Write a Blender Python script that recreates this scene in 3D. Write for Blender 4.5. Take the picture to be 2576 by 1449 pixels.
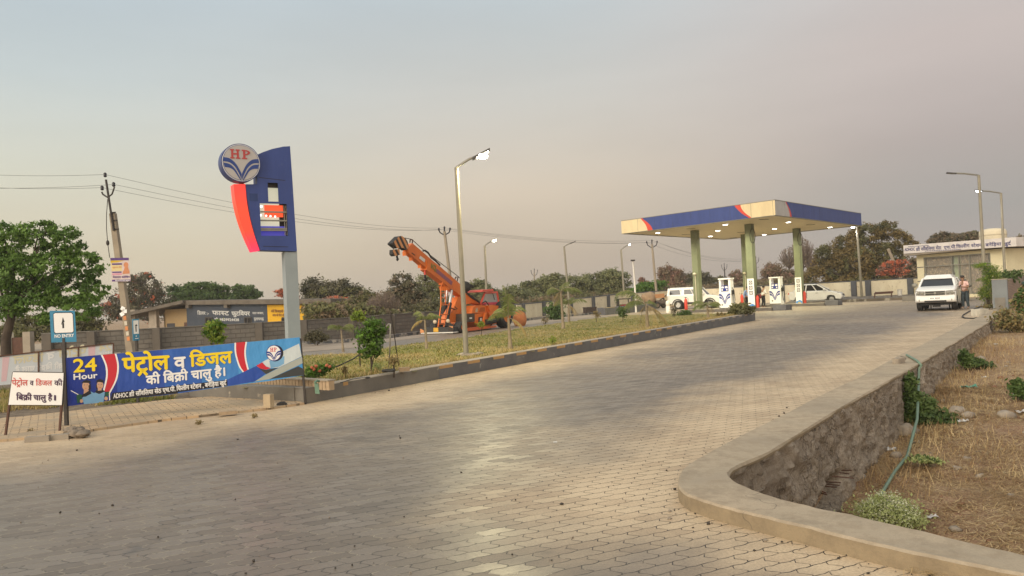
import bpy, bmesh, math, random
import numpy as np
from mathutils import Vector, Matrix, noise as mnoise

for _o in list(bpy.data.objects): bpy.data.objects.remove(_o)
S = bpy.context.scene
COL = S.collection
R = math.radians
random.seed(7); rng = np.random.default_rng(7)

# ------------------------------------------------------------------ camera
CAM_Z, PITCH, ROLL, FPX = 1.6, R(0.8726), R(2.75), 1937.0     # focal length in units of a 2576 px wide frame
fw = Vector((0, math.cos(PITCH), math.sin(PITCH)))
up0 = Vector((0, -math.sin(PITCH), math.cos(PITCH)))
rt = Vector((1, 0, 0)) * math.cos(ROLL) - up0 * math.sin(ROLL)
up = up0 * math.cos(ROLL) + Vector((1, 0, 0)) * math.sin(ROLL)
EYE = Vector((0, 0, CAM_Z))
cd = bpy.data.cameras.new('camera'); cam = bpy.data.objects.new('camera', cd); COL.objects.link(cam)
cd.sensor_width = 36; cd.lens = FPX / 2576 * 36; cd.clip_start = 0.05; cd.clip_end = 3000
mw = Matrix((rt, up, -fw)).transposed().to_4x4(); mw.translation = EYE
cam.matrix_world = mw
S.camera = cam

# ------------------------------------------------------------------ world: hazy dusk sky, glow behind the viewer
W = bpy.data.worlds.new("World"); S.world = W; W.use_nodes = True
nt = W.node_tree; nt.nodes.clear()
def wn(t, **k):
    n = nt.nodes.new(t)
    for a, b in k.items(): setattr(n, a, b)
    return n
def wl(a, b): nt.links.new(a, b)
out = wn('ShaderNodeOutputWorld'); bg = wn('ShaderNodeBackground')
tc = wn('ShaderNodeTexCoord'); sp = wn('ShaderNodeSeparateXYZ'); wl(tc.outputs['Generated'], sp.inputs[0])
def wramp(src, stops, interp='EASE'):
    r = wn('ShaderNodeValToRGB'); r.color_ramp.interpolation = interp
    e = r.color_ramp.elements
    while len(e) < len(stops): e.new(0.5)
    for el, (p, c) in zip(e, stops): el.position = p; el.color = (*c, 1)
    wl(src, r.inputs[0]); return r.outputs[0]
def wmr(src, a, b, c=0, d=1):
    m = wn('ShaderNodeMapRange', interpolation_type='SMOOTHSTEP'); wl(src, m.inputs[0])
    for i, v in zip((1, 2, 3, 4), (a, b, c, d)): m.inputs[i].default_value = v
    return m.outputs[0]
def wmix(f, a, b):
    m = wn('ShaderNodeMix', data_type='RGBA'); wl(f, m.inputs[0]); wl(a, m.inputs[6]); wl(b, m.inputs[7]); return m.outputs[2]
def lin(*c): return tuple(((v/255+.055)/1.055)**2.4 if v > 10 else v/255/12.92 for v in c)
ZEN = (.62, .68, .74)
left = wramp(sp.outputs[2], [(0, lin(200,186,166)), (.07, lin(204,193,172)), (.16, lin(203,201,188)), (.27, lin(188,196,199)), (.40, lin(174,187,199)), (.8, ZEN)], 'LINEAR')
mid = wramp(sp.outputs[2], [(0, lin(180,165,152)), (.06, lin(186,171,156)), (.14, lin(199,185,170)), (.25, lin(193,190,186)), (.40, lin(178,189,198)), (.8, ZEN)], 'LINEAR')
right = wramp(sp.outputs[2], [(0, lin(163,152,149)), (.08, lin(156,152,152)), (.16, lin(170,159,158)), (.27, lin(188,176,174)), (.40, lin(190,186,187)), (.8, ZEN)], 'LINEAR')
c1 = wmix(wmr(sp.outputs[0], -.56, .02), left, mid)
c2 = wmix(wmr(sp.outputs[0], .02, .52), c1, right)
# faint streaks of haze
nz = wn('ShaderNodeTexNoise'); nz.inputs['Scale'].default_value = 2.2; nz.inputs['Detail'].default_value = 4
mp = wn('ShaderNodeMapping'); mp.inputs['Scale'].default_value = (1, 1, 5); wl(tc.outputs['Generated'], mp.inputs[0]); wl(mp.outputs[0], nz.inputs[0])
hz = wmr(nz.outputs[0], .3, .7, .965, 1.035)
tn_ = wn('ShaderNodeVectorMath', operation='MULTIPLY'); wl(c2, tn_.inputs[0]); tn_.inputs[1].default_value = (1.13, 1.13, 1.09)
sc_ = wn('ShaderNodeVectorMath', operation='SCALE'); wl(tn_.outputs[0], sc_.inputs[0]); wl(hz, sc_.inputs['Scale'])
# sunset glow on the other side of the sky
glow = wn('ShaderNodeRGB'); glow.outputs[0].default_value = (1.95, 1.66, 1.28, 1)
ym = wn('ShaderNodeMath', operation='MULTIPLY'); ym.inputs[1].default_value = -1; wl(sp.outputs[1], ym.inputs[0])
xm = wn('ShaderNodeMath', operation='MULTIPLY_ADD'); wl(sp.outputs[0], xm.inputs[0]); xm.inputs[1].default_value = -.55; wl(ym.outputs[0], xm.inputs[2])
c3 = wmix(wmr(xm.outputs[0], .05, 1.0), sc_.outputs[0], glow.outputs[0])
SUN_EL, SUN_AZ = R(22), R(222)      # azimuth clockwise from +Y: behind and left of the viewer
sky = wn('ShaderNodeTexSky', sky_type='NISHITA'); sky.sun_disc = False; sky.sun_elevation = R(4); sky.sun_rotation = SUN_AZ
sky.dust_density = 4
sk = wn('ShaderNodeVectorMath', operation='SCALE'); sk.inputs['Scale'].default_value = .02; wl(sky.outputs[0], sk.inputs[0])
ad = wn('ShaderNodeVectorMath', operation='ADD'); wl(c3, ad.inputs[0]); wl(sk.outputs[0], ad.inputs[1])
wl(ad.outputs[0], bg.inputs[0]); bg.inputs[1].default_value = 1.0; wl(bg.outputs[0], out.inputs[0])

# ------------------------------------------------------------------ sun: after-glow, very soft
sd = bpy.data.lights.new('sun', 'SUN'); sd.energy = 1.6; sd.angle = R(24); sd.color = (1, .91, .78)
so = bpy.data.objects.new('sun', sd); COL.objects.link(so)
sdir = Vector((math.sin(SUN_AZ)*math.cos(SUN_EL), math.cos(SUN_AZ)*math.cos(SUN_EL), math.sin(SUN_EL)))
so.rotation_euler = sdir.to_track_quat('Z', 'Y').to_euler(); so.location = sdir*50
S.view_settings.view_transform = 'Standard'; S.view_settings.look = 'None'
S.view_settings.exposure = 0; S.view_settings.gamma = 1; S.view_settings.use_curve_mapping = False

# ------------------------------------------------------------------ sight helpers: photo point -> place
def ray(X, Y): return fw + rt*((X-1288)/FPX) + up*((724.5-Y)/FPX)
def G(X, Y, z=0.0):
    d = ray(X, Y); return EYE + d*((z-CAM_Z)/d.z)
def P(X, Y, D):
    d = ray(X, Y); return EYE + d*(D/d.y)
class Pl:                      # a vertical or tilted plane with axes U (along), V (up), N (out)
    def __init__(s, O, U, V=(0,0,1)):
        s.O = Vector(O); s.U = Vector(U).normalized(); s.V = Vector(V).normalized(); s.N = s.U.cross(s.V).normalized()
    def uv(s, X, Y, off=0):
        d = ray(X, Y); t = (s.O + s.N*off - EYE).dot(s.N)/d.dot(s.N); p = EYE + d*t - s.O
        return (p.dot(s.U), p.dot(s.V))
    def at(s, u, v, n=0): return s.O + s.U*u + s.V*v + s.N*n
    def pt(s, X, Y, n=0):
        u, v = s.uv(X, Y, n); return s.at(u, v, n)

# ------------------------------------------------------------------ mesh builder
class MB:
    def __init__(s): s.v = []; s.f = []; s.m = []; s.s = []
    def add(s, vs, fs, mat=0, sm=False):
        b = len(s.v); s.v += [tuple(v) for v in vs]
        for f in fs: s.f.append([i+b for i in f]); s.m.append(mat); s.s.append(sm)
    def hexa(s, p, mat=0):     # 8 corners: bottom loop 0-3, top loop 4-7
        s.add(p, [(3,2,1,0),(4,5,6,7),(0,1,5,4),(1,2,6,5),(2,3,7,6),(3,0,4,7)], mat)
    def box(s, c, sz, mat=0, rot=None):
        x, y, z = sz[0]/2, sz[1]/2, sz[2]/2
        p = [Vector(q) for q in ((-x,-y,-z),(x,-y,-z),(x,y,-z),(-x,y,-z),(-x,-y,z),(x,-y,z),(x,y,z),(-x,y,z))]
        if rot is not None: p = [rot @ q for q in p]
        s.hexa([q+Vector(c) for q in p], mat)
    def pbox(s, pl, u, v, n, mat=0):
        (u0,u1),(v0,v1),(n0,n1) = u, v, n; a = pl.at
        s.hexa([a(u0,v0,n1),a(u1,v0,n1),a(u1,v0,n0),a(u0,v0,n0),a(u0,v1,n1),a(u1,v1,n1),a(u1,v1,n0),a(u0,v1,n0)], mat)
    def prism(s, poly, ext, mat=0, side=None, sm=False):
        n = len(poly); ext = Vector(ext); a = [Vector(p) for p in poly]; b = [p+ext for p in a]
        s.add(a+b, [tuple(range(n))[::-1], tuple(range(n, 2*n))], mat)
        s.add(a+b, [(i,(i+1)%n,n+(i+1)%n,n+i) for i in range(n)], mat if side is None else side, sm)
    def poly(s, pts, mat=0): s.add(pts, [tuple(range(len(pts)))], mat)
    def strip(s, A, B, mat=0, sm=False):
        n = len(A); s.add(list(A)+list(B), [(i,i+1,n+i+1,n+i) for i in range(n-1)], mat, sm)
    def tube(s, pts, r, n=8, mat=0, caps=True, sm=True, sq=False):
        pts = [Vector(p) for p in pts]; k = len(pts)
        rs = list(r) if hasattr(r, '__len__') else [r]*k
        vs = []; ref = None
        for i, p in enumerate(pts):
            t = (pts[min(i+1,k-1)]-pts[max(i-1,0)]).normalized()
            if ref is None:
                ref = Vector((0,0,1)) if abs(t.z) < .9 else Vector((0,1,0))
            a = t.cross(ref).normalized(); b = a.cross(t).normalized(); ref = b
            for j in range(n):
                g = 2*math.pi*(j+(.5 if sq else 0))/n; vs.append(p+(a*math.cos(g)+b*math.sin(g))*rs[i]*(1.414 if sq else 1))
        fs = [(i*n+j, i*n+(j+1)%n, (i+1)*n+(j+1)%n, (i+1)*n+j) for i in range(k-1) for j in range(n)]
        s.add(vs, fs, mat, sm and not sq)
        if caps: s.add(vs[:n], [tuple(range(n))], mat); s.add(vs[-n:], [tuple(range(n))[::-1]], mat)
    def lathe(s, prof, c=(0,0,0), n=20, mat=0, axis='Z', sm=True):
        c = Vector(c); vs = []
        for r_, z in prof:
            for j in range(n):
                g = 2*math.pi*j/n; q = (r_*math.cos(g), r_*math.sin(g), z)
                if axis == 'Y': q = (q[0], q[2], q[1])
                if axis == 'X': q = (q[2], q[0], q[1])
                vs.append(c+Vector(q))
        k = len(prof)
        s.add(vs, [(i*n+j, i*n+(j+1)%n, (i+1)*n+(j+1)%n, (i+1)*n+j) for i in range(k-1) for j in range(n)], mat, sm)
        s.add(vs[:n], [tuple(range(n))[::-1]], mat); s.add(vs[-n:], [tuple(range(n))], mat)
    def ell(s, c, r, nu=12, nv=8, mat=0, jit=0, seed=0):
        c = Vector(c); vs = []; rr = random.Random(seed)
        for i in range(nv+1):
            th = math.pi*i/nv
            for j in range(nu):
                ph = 2*math.pi*j/nu; k = 1+jit*(rr.random()-.5)
                vs.append(c+Vector((r[0]*math.sin(th)*math.cos(ph)*k, r[1]*math.sin(th)*math.sin(ph)*k, r[2]*math.cos(th)*k)))
        s.add(vs, [(i*nu+j, (i+1)*nu+j, (i+1)*nu+(j+1)%nu, i*nu+(j+1)%nu) for i in range(nv) for j in range(nu)], mat, True)
    def build(s, name, mats, parent=None, org=None, local=False):
        if not isinstance(mats, (list, tuple)): mats = [mats]
        o = Vector((0,0,0))
        if not local:
            if parent is not None: o = Vector(parent['_o'])
            elif org is not None: o = Vector(org)
        me = bpy.data.meshes.new(name)
        me.from_pydata([Vector(v)-o for v in s.v], [], s.f)
        for m in mats: me.materials.append(m)
        me.polygons.foreach_set('material_index', s.m); me.polygons.foreach_set('use_smooth', s.s); me.update()
        ob = bpy.data.objects.new(name, me); COL.objects.link(ob)
        if parent is not None: ob.parent = parent
        elif org is not None: ob.location = o
        ob['_o'] = tuple(o)
        return ob
def npmesh(name, V, mats, parent=None, org=None, mi=None, smooth=False):   # V: (n, k, 3) loose faces
    n, k, _ = V.shape; o = np.zeros(3)
    if parent is not None: o = np.array(parent['_o'])
    elif org is not None: o = np.array(org)
    me = bpy.data.meshes.new(name); me.vertices.add(n*k); me.loops.add(n*k); me.polygons.add(n)
    me.vertices.foreach_set('co', (V-o).reshape(-1).astype(np.float32))
    me.loops.foreach_set('vertex_index', np.arange(n*k, dtype=np.int32))
    me.polygons.foreach_set('loop_start', np.arange(0, n*k, k, dtype=np.int32))
    for m in (mats if isinstance(mats, (list, tuple)) else [mats]): me.materials.append(m)
    if mi is not None: me.polygons.foreach_set('material_index', mi.astype(np.int32))
    me.update(calc_edges=True); me.validate()
    ob = bpy.data.objects.new(name, me); COL.objects.link(ob)
    if parent is not None: ob.parent = parent
    elif org is not None: ob.location = Vector(o)
    ob['_o'] = tuple(float(x) for x in o)
    return ob
def tag(o, label=None, cat=None, group=None, kind=None):
    if label: o['label'] = label
    if cat: o['category'] = cat
    if group: o['group'] = group
    if kind: o['kind'] = kind
    return o
def thing(name, label, cat, loc, group=None, rz=0):
    o = bpy.data.objects.new(name, None); COL.objects.link(o); o.empty_display_size = .2
    o.location = loc; o.rotation_euler = (0, 0, rz); o['_o'] = tuple(loc)
    return tag(o, label, cat, group)
def dup(root, loc, label, rz=None, group=None, scale=None):
    r = root.copy(); COL.objects.link(r); r.location = loc; r['label'] = label
    if rz is not None: r.rotation_euler = (0, 0, rz)
    if group: r['group'] = group
    if scale: r.scale = (scale,)*3
    for ch in list(root.children):
        c = ch.copy(); COL.objects.link(c); c.parent = r
        for g in ch.children:
            d = g.copy(); COL.objects.link(d); d.parent = c
    return r

# ------------------------------------------------------------------ materials (procedural)
def newmat(name):
    m = bpy.data.materials.new(name); m.use_nodes = True; t = m.node_tree; t.nodes.clear()
    o = t.nodes.new('ShaderNodeOutputMaterial'); b = t.nodes.new('ShaderNodeBsdfPrincipled'); t.links.new(b.outputs[0], o.inputs[0])
    return m, t, b, o
def nd(t, ty, **k):
    n = t.nodes.new(ty)
    for a, b in k.items(): setattr(n, a, b)
    return n
def cramp(t, src, stops, interp='LINEAR'):
    r = nd(t, 'ShaderNodeValToRGB'); r.color_ramp.interpolation = interp; e = r.color_ramp.elements
    while len(e) < len(stops): e.new(.5)
    for el, (p, c) in zip(e, stops): el.position = p; el.color = (*c, 1) if len(c) == 3 else c
    t.links.new(src, r.inputs[0]); return r.outputs[0]
def cmix(t, f, a, b, mode='MIX'):
    m = nd(t, 'ShaderNodeMix', data_type='RGBA', blend_type=mode)
    for i, x in ((0, f), (6, a), (7, b)):
        if hasattr(x, 'links'): t.links.new(x, m.inputs[i])
        else: m.inputs[i].default_value = x if i == 0 else (*x, 1)
    return m.outputs[2]
def tnoise(t, scale, detail=5, rough=.6, vec=None, coord='Object', sc=None):
    n = nd(t, 'ShaderNodeTexNoise'); n.inputs['Scale'].default_value = scale; n.inputs['Detail'].default_value = detail; n.inputs['Roughness'].default_value = rough
    if vec is None:
        c = nd(t, 'ShaderNodeTexCoord'); vec = c.outputs[coord]
    if sc:
        mp = nd(t, 'ShaderNodeMapping'); mp.inputs['Scale'].default_value = sc; t.links.new(vec, mp.inputs[0]); vec = mp.outputs[0]
    t.links.new(vec, n.inputs[0]); return n.outputs[0]
def bump(t, b, h, dist=.01, strength=1.0):
    n = nd(t, 'ShaderNodeBump'); n.inputs['Distance'].default_value = dist; n.inputs['Strength'].default_value = strength
    t.links.new(h, n.inputs['Height']); t.links.new(n.outputs[0], b.inputs['Normal'])
def M(name, a, b=None, scale=4, rough=.8, bmp=0, bscale=40, metal=0, lo=.35, hi=.65, spots=None, sscale=20, sth=.62, sc=None, spec=.5, alpha=None):
    m, t, B, o = newmat(name)
    B.inputs['Roughness'].default_value = rough; B.inputs['Metallic'].default_value = metal; B.inputs['Specular IOR Level'].default_value = spec
    if b is None: b = tuple(x*.82 for x in a)
    col = cramp(t, tnoise(t, scale, 6, .62, sc=sc), [(lo, a), (hi, b)])
    if spots:
        f = cramp(t, tnoise(t, sscale, 4, .65), [(sth, (0,0,0)), (sth+.06, (1,1,1))]); col = cmix(t, f, col, spots)
    t.links.new(col, B.inputs['Base Color'])
    if bmp: bump(t, B, tnoise(t, bscale, 5), bmp)
    if alpha is not None: B.inputs['Alpha'].default_value = alpha
    return m
def ME(name, c, s, base=(.8,.8,.8)):
    m, t, B, o = newmat(name); B.inputs['Base Color'].default_value = (*base, 1)
    B.inputs['Emission Color'].default_value = (*c, 1); B.inputs['Emission Strength'].default_value = s
    return m
def leafmat(name, a, b, c=None, trans=.25, nscale=.7):
    m, t, B, o = newmat(name); g = nd(t, 'ShaderNodeNewGeometry')
    n = tnoise(t, nscale, 3)
    col = cmix(t, g.outputs['Random Per Island'], a, b)
    if c: col = cmix(t, cramp(t, n, [(.45, (0,0,0)), (.62, (1,1,1))]), col, c)
    t.links.new(col, B.inputs['Base Color']); B.inputs['Roughness'].default_value = .6; B.inputs['Specular IOR Level'].default_value = .3
    tr = nd(t, 'ShaderNodeBsdfTranslucent'); t.links.new(col, tr.inputs[0])
    mx = nd(t, 'ShaderNodeMixShader'); mx.inputs[0].default_value = trans
    t.links.new(B.outputs[0], mx.inputs[1]); t.links.new(tr.outputs[0], mx.inputs[2]); t.links.new(mx.outputs[0], o.inputs[0])
    return m
def glassm(name, tint=(.02,.02,.022), rough=.06):
    m, t, B, o = newmat(name); B.inputs['Base Color'].default_value = (*tint, 1); B.inputs['Roughness'].default_value = rough
    B.inputs['Specular IOR Level'].default_value = .35
    return m

MT = {}
MT['conc'] = M('concrete', (.36,.31,.25), (.27,.235,.19), 1.6, .9, .004, 60, spots=(.2,.17,.14), sscale=3, sth=.66)
MT['conc_tan'] = M('coping_concrete', (.43,.355,.265), (.33,.27,.20), 1.1, .92, .004, 55, spots=(.27,.235,.19), sscale=2.2, sth=.6)
MT['conc_grey'] = M('grey_concrete', (.20,.185,.16), (.14,.13,.115), 1.5, .9, .004, 50, spots=(.34,.30,.24), sscale=2.5, sth=.66)
MT['paint_dark'] = M('dark_kerb_paint', (.135,.135,.14), (.10,.10,.106), 2, .8, .003, 40, spots=(.30,.29,.27), sscale=5, sth=.64)
MT['ochre'] = M('ochre_kerb_patch', (.46,.27,.10), (.40,.25,.12), 3, .9, .003, 40)
MT['white'] = M('white_paint', (.72,.70,.66), (.64,.62,.57), 2, .5)
MT['carwhite'] = M('white_car_paint', (.78,.77,.74), (.74,.73,.69), 2, .22)
MT['cream'] = M('cream_panel', (.74,.62,.37), (.63,.52,.31), 2.2, .55, sc=(1,1,.25))
MT['creamwall'] = M('cream_wall', (.72,.66,.50), (.60,.53,.38), .9, .85, spots=(.45,.38,.25), sscale=2.2, sth=.6, sc=(1,1,.35))
MT['ceil'] = M('canopy_soffit', (.66,.59,.42), (.62,.55,.39), .5, .6)
MT['blue'] = M('blue_panel', (.036,.066,.245), (.026,.05,.195), 2.2, .5, sc=(1,1,.25), spots=(.055,.08,.22), sscale=5, sth=.63)
MT['navy'] = M('navy_print', (.012,.035,.24), (.012,.03,.22), .8, .45)
MT['red'] = M('red_panel', (.62,.06,.035), (.58,.055,.03), 1, .5)
MT['greenpil'] = M('green_pillar_paint', (.195,.215,.125), (.15,.17,.10), .8, .6)
MT['steel'] = M('galvanised_steel', (.27,.26,.22), (.21,.20,.17), 3, .55, metal=.3)
MT['dsteel'] = M('dark_steel', (.055,.048,.043), (.035,.03,.028), 6, .6, metal=.3)
MT['rust'] = M('rusty_steel', (.12,.055,.035), (.07,.035,.025), 8, .8)
MT['black'] = M('black_rubber', (.02,.02,.02), (.028,.027,.026), 6, .75)
MT['orange'] = M('orange_crane_paint', (.72,.17,.022), (.62,.14,.02), 1.4, .45, spots=(.35,.10,.03), sscale=3.5, sth=.66)
MT['glass'] = glassm('dark_glass')
MT['polec'] = M('pole_concrete', (.33,.28,.21), (.25,.21,.16), 2, .9, .003, 30)
MT['bark'] = M('bark', (.075,.055,.04), (.045,.035,.027), 3, .95, .01, 20)
MT['greytrunk'] = M('palm_stem', (.30,.24,.16), (.2,.16,.11), 6, .9, .005, 30)
MT['brick'] = M('fired_brick', (.42,.31,.20), (.32,.235,.15), 9, .9, .004, 50)
MT['stone'] = M('field_stone', (.33,.28,.22), (.20,.17,.14), 6, .9, .008, 25)
MT['yellowprint'] = M('yellow_print', (.88,.66,.01), (.86,.63,.01), 1, .5)
MT['whiteprint'] = M('white_print', (.85,.85,.84), (.82,.82,.82), 1, .5)
MT['skyprint'] = M('sky_blue_print', (.06,.26,.62), (.055,.24,.58), 1, .5)
MT['black_print'] = M('black_print', (.012,.011,.02), (.01,.01,.016), 1, .5)
MT['pinkred'] = M('faded_red_print', (.62,.13,.12), (.58,.12,.11), 1, .6)
MT['cyanboard'] = M('cyan_sign_paint', (.045,.25,.42), (.04,.21,.36), 3, .5, spots=(.12,.27,.38), sscale=14, sth=.66)
MT['skin'] = M('skin', (.28,.15,.09), (.25,.135,.08), 4, .55)
MT['hair'] = M('black_hair', (.012,.010,.009), (.02,.016,.014), 20, .6)

# ------------------------------------------------------------------ lettering (hand-laid Devanagari joins)
_gc = {}
def glyphs(s):
    if s in _gc: return _gc[s]
    c = bpy.data.curves.new('txt', 'FONT'); c.body = s; c.size = 1; c.resolution_u = 3
    o = bpy.data.objects.new('txt', c); COL.objects.link(o)
    dg = bpy.context.evaluated_depsgraph_get(); me = bpy.data.meshes.new_from_object(o.evaluated_get(dg))
    v = [(q.co.x, q.co.y) for q in me.vertices]; f = [tuple(p.vertices) for p in me.polygons]
    bpy.data.objects.remove(o); bpy.data.curves.remove(c); bpy.data.meshes.remove(me)
    _gc[s] = (v, f); return _gc[s]
def xmax(s): return max((p[0] for p in glyphs(s)[0]), default=0)
def adv(s): return xmax(s+'I')-xmax('I')
def thick(pts, w):
    A, B = [], []
    for i, p in enumerate(pts):
        a = Vector(pts[max(i-1,0)]); b = Vector(pts[min(i+1,len(pts)-1)]); t = (b-a).normalized(); n = Vector((-t.y, t.x))*w/2
        A.append(tuple(Vector(p)+n)); B.append(tuple(Vector(p)-n))
    n = len(pts); return A+B, [(n+i, n+i+1, i+1, i) for i in range(n-1)]
def layout(s):       # marks after a letter: ~ half form, ^ forked r below, \ slanted r below, ` r above
    V, Fc, pen = [], [], 0.0
    def put(v, f, dx):
        b = len(V); V.extend((x+dx, y) for x, y in v); Fc.extend(tuple(i+b for i in q) for q in f)
    toks, cur = [], ''
    for ch in s:
        if ch in '~^\\`':
            if cur[:-1]: toks.append((cur[:-1], ''))
            toks.append((cur[-1], ch)); cur = ''
        else: cur += ch
    if cur: toks.append((cur, ''))
    for tx, mk in toks:
        v, f = glyphs(tx); a = adv(tx)
        if mk == '~':
            cut = a*.66; bm = bmesh.new(); vs = [bm.verts.new((x, y, 0)) for x, y in v]
            for q in f:
                try: bm.faces.new([vs[i] for i in q])
                except ValueError: pass
            bmesh.ops.bisect_plane(bm, geom=bm.verts[:]+bm.edges[:]+bm.faces[:], plane_co=(cut,0,0), plane_no=(1,0,0), clear_outer=True)
            bm.verts.index_update(); v = [(q.co.x, q.co.y) for q in bm.verts]; f = [tuple(w.index for w in q.verts) for q in bm.faces]; bm.free(); a = cut
        put(v, f, pen)
        if mk == '^':
            for dx in (-.17, .17): put(*thick([(a*.55, .03), (a*.55+dx, -.2)], .075), pen)
        if mk == '\\': put(*thick([(a*.52, .18), (a*.12, -.02)], .075), pen)
        if mk == '`': put(*thick([(a*.72, .68), (a*.78, .80), (a*.92, .86), (a*1.08, .80)], .065), pen)
        pen += a
    return V, Fc, pen
def text(mb, s, pl, u0, u1, v0, size, mat, n=.004, bold=0.0, flip=False, slope=0.0, shear=0.0):
    V, Fc, w = layout(s)
    if not V: return
    x0 = min(p[0] for p in V); x1 = max(p[0] for p in V); sx = (u1-u0)/(x1-x0)
    offs = [(0, 0)] if not bold else [(0,0),(bold,0),(-bold,0),(0,bold),(0,-bold)]
    for k, (bx, by) in enumerate(offs):
        pts = []
        for x, y in V:
            u = (x-x0)*sx; u = (u1-u if flip else u0+u) + bx*size
            pts.append(pl.at(u+shear*y*size, v0+y*size+by*size+slope*(u-u0), n+k*.0004))
        mb.add(pts, [q[::-1] for q in Fc] if flip else Fc, mat)
def crom(pts, n=6):
    o = []; k = len(pts)
    for i in range(k-1):
        p = [Vector(pts[j]) for j in (max(i-1,0), i, i+1, min(i+2,k-1))]
        for q in range(n):
            t = q/n; o.append(tuple(.5*((2*p[1])+(p[2]-p[0])*t+(2*p[0]-5*p[1]+4*p[2]-p[3])*t*t+(3*p[1]-p[0]-3*p[2]+p[3])*t**3)))
    o.append(tuple(pts[-1])); return o
def slabHP(mb, pl, cu, cv, w, h, mat, n):
    def r(x0, y0, x1, y1): mb.poly([pl.at(cu+x*w, cv+y*h, n) for x, y in ((x0,y0),(x1,y0),(x1,y1),(x0,y1))], mat)
    for bx in (-.42, -.16): r(bx-.04, -.36, bx+.06, .36)
    for bx in (-.42, -.16):
        r(bx-.09, .36, bx+.11, .5); r(bx-.09, -.5, bx+.11, -.36)
    r(-.36, -.07, -.20, .09)
    r(.10, -.36, .21, .36); r(.04, .36, .21, .5); r(.04, -.5, .29, -.36)
    arc = [(.21+.17*math.sin(a), .215+.215*math.cos(a)) for a in np.linspace(0, math.pi, 9)]
    v, f = thick(arc, .12); mb.add([pl.at(cu+x*w, cv+y*h, n+.0003) for x, y in v], f, mat)
def leafmarks(mb, pl, cu, cv, r, mat, n, bands=2, sq=1.0):
    T = [[(-.985,.27),(-.62,.2),(-.3,-.08),(-.06,-.52),(-.005,-.66)], [(-1.0,.03),(-.65,-.02),(-.36,-.26),(-.14,-.66),(-.02,-.99)],
         [(-.99,-.05),(-.66,-.11),(-.40,-.33),(-.18,-.7),(-.05,-.99)], [(-.93,-.30),(-.66,-.33),(-.44,-.46),(-.24,-.76),(-.10,-.985)]]
    for sgn in (-1, 1):
        for k in range(bands):
            A = [pl.at(cu+x*r*sgn*sq, cv+y*r, n) for x, y in crom(T[2*k])]; B = [pl.at(cu+x*r*sgn*sq, cv+y*r, n) for x, y in crom(T[2*k+1])]
            if sgn > 0: A, B = B, A
            mb.strip(B, A, mat)
def disc(mb, pl, cu, cv, r, mat, n, k=36, sq=1.0): mb.poly([pl.at(cu+r*sq*math.cos(2*math.pi*i/k), cv+r*math.sin(2*math.pi*i/k), n) for i in range(k)], mat)

def vnoise(x, y, z=0): return mnoise.noise(Vector((x, y, z)))
def sstep(a, b, x):
    t = min(max((x-a)/(b-a), 0), 1) if a != b else float(x > a); return t*t*(3-2*t)
def pdist(p, pl2):
    best = 1e9
    for (ax, ay), (bx, by) in zip(pl2[:-1], pl2[1:]):
        dx, dy = bx-ax, by-ay; L = dx*dx+dy*dy
        t = min(max(((p[0]-ax)*dx+(p[1]-ay)*dy)/L, 0), 1) if L else 0
        best = min(best, math.hypot(p[0]-ax-t*dx, p[1]-ay-t*dy))
    return best
def inpoly(p, poly):
    c = False; n = len(poly); x, y = p
    for i in range(n):
        (x1, y1), (x2, y2) = poly[i], poly[i-1]
        if (y1 > y) != (y2 > y) and x < (x2-x1)*(y-y1)/(y2-y1)+x1: c = not c
    return c
def resamp(pts, n):
    pts = [Vector(p) for p in pts]; L = [0]
    for a, b in zip(pts[:-1], pts[1:]): L.append(L[-1]+(b-a).length)
    o = []
    for k in range(n):
        s = L[-1]*k/(n-1); i = min(max(j for j in range(len(L)) if L[j] <= s+1e-9), len(pts)-2)
        o.append(pts[i].lerp(pts[i+1], (s-L[i])/(L[i+1]-L[i])))
    return o
# ================================================================== GROUND AND PAVING
def v2(v): return (v.x, v.y)
# coping of the retaining wall: drive side edge and field side edge
zA = [.05,.05,.05,.05,.05,.05,.05,.06,.07,.085,.10,.11,.115]
dA = [(2504,776),(2447,803),(2308,872),(2272,887),(2168,945),(2052,1000),(1948,1054),(1854,1099),(1773,1143),(1735,1165),(1716,1181),(1705,1202),(1704.5,1214)]
dB = [(1704.5,1214),(1707,1226),(1728,1244),(1796,1267),(1886,1290),(2020,1322),(2155,1357),(2290,1387),(2424,1414),(2576,1445)]
fA = [(2533,776),(2492,808),(2379,875),(2312,915),(2222,965),(2110,1028),(2011,1090),(1930,1140),(1872,1164),(1845,1176),(1834,1184),(1831,1190)]
fB = [(1831,1190),(1835,1200),(1859,1216),(1912,1238),(1975,1257),(2065,1279),(2155,1297),(2245,1319),(2335,1338),(2424,1361),(2576,1394)]
zf = [.05,.05,.05,.05,.05,.05,.05,.06,.075,.09,.105,.115]
DA = [G(x, y, z) for (x, y), z in zip(dA, zA)]; DB = [G(x, y, .115) for x, y in dB]
FA = [G(x, y, z) for (x, y), z in zip(fA, zf)]; FB = [G(x, y, .115) for x, y in fB]
DB.append(DB[-1]+(DB[-1]-DB[-3]).normalized()*4.5); FB.append(FB[-1]+(FB[-1]-FB[-3]).normalized()*4.5)
NA, NB = 150, 90
rD = resamp(DA, NA)+resamp(DB, NB)[1:]; rF = resamp(FA, NA)+resamp(FB, NB)[1:]
CEN = [(a+b)/2 for a, b in zip(rD, rF)]
fieldpoly = [v2(c) for c in CEN[::3]]+[v2(CEN[-1]), (60, -4), (75, 60), (48, 66)]
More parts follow.
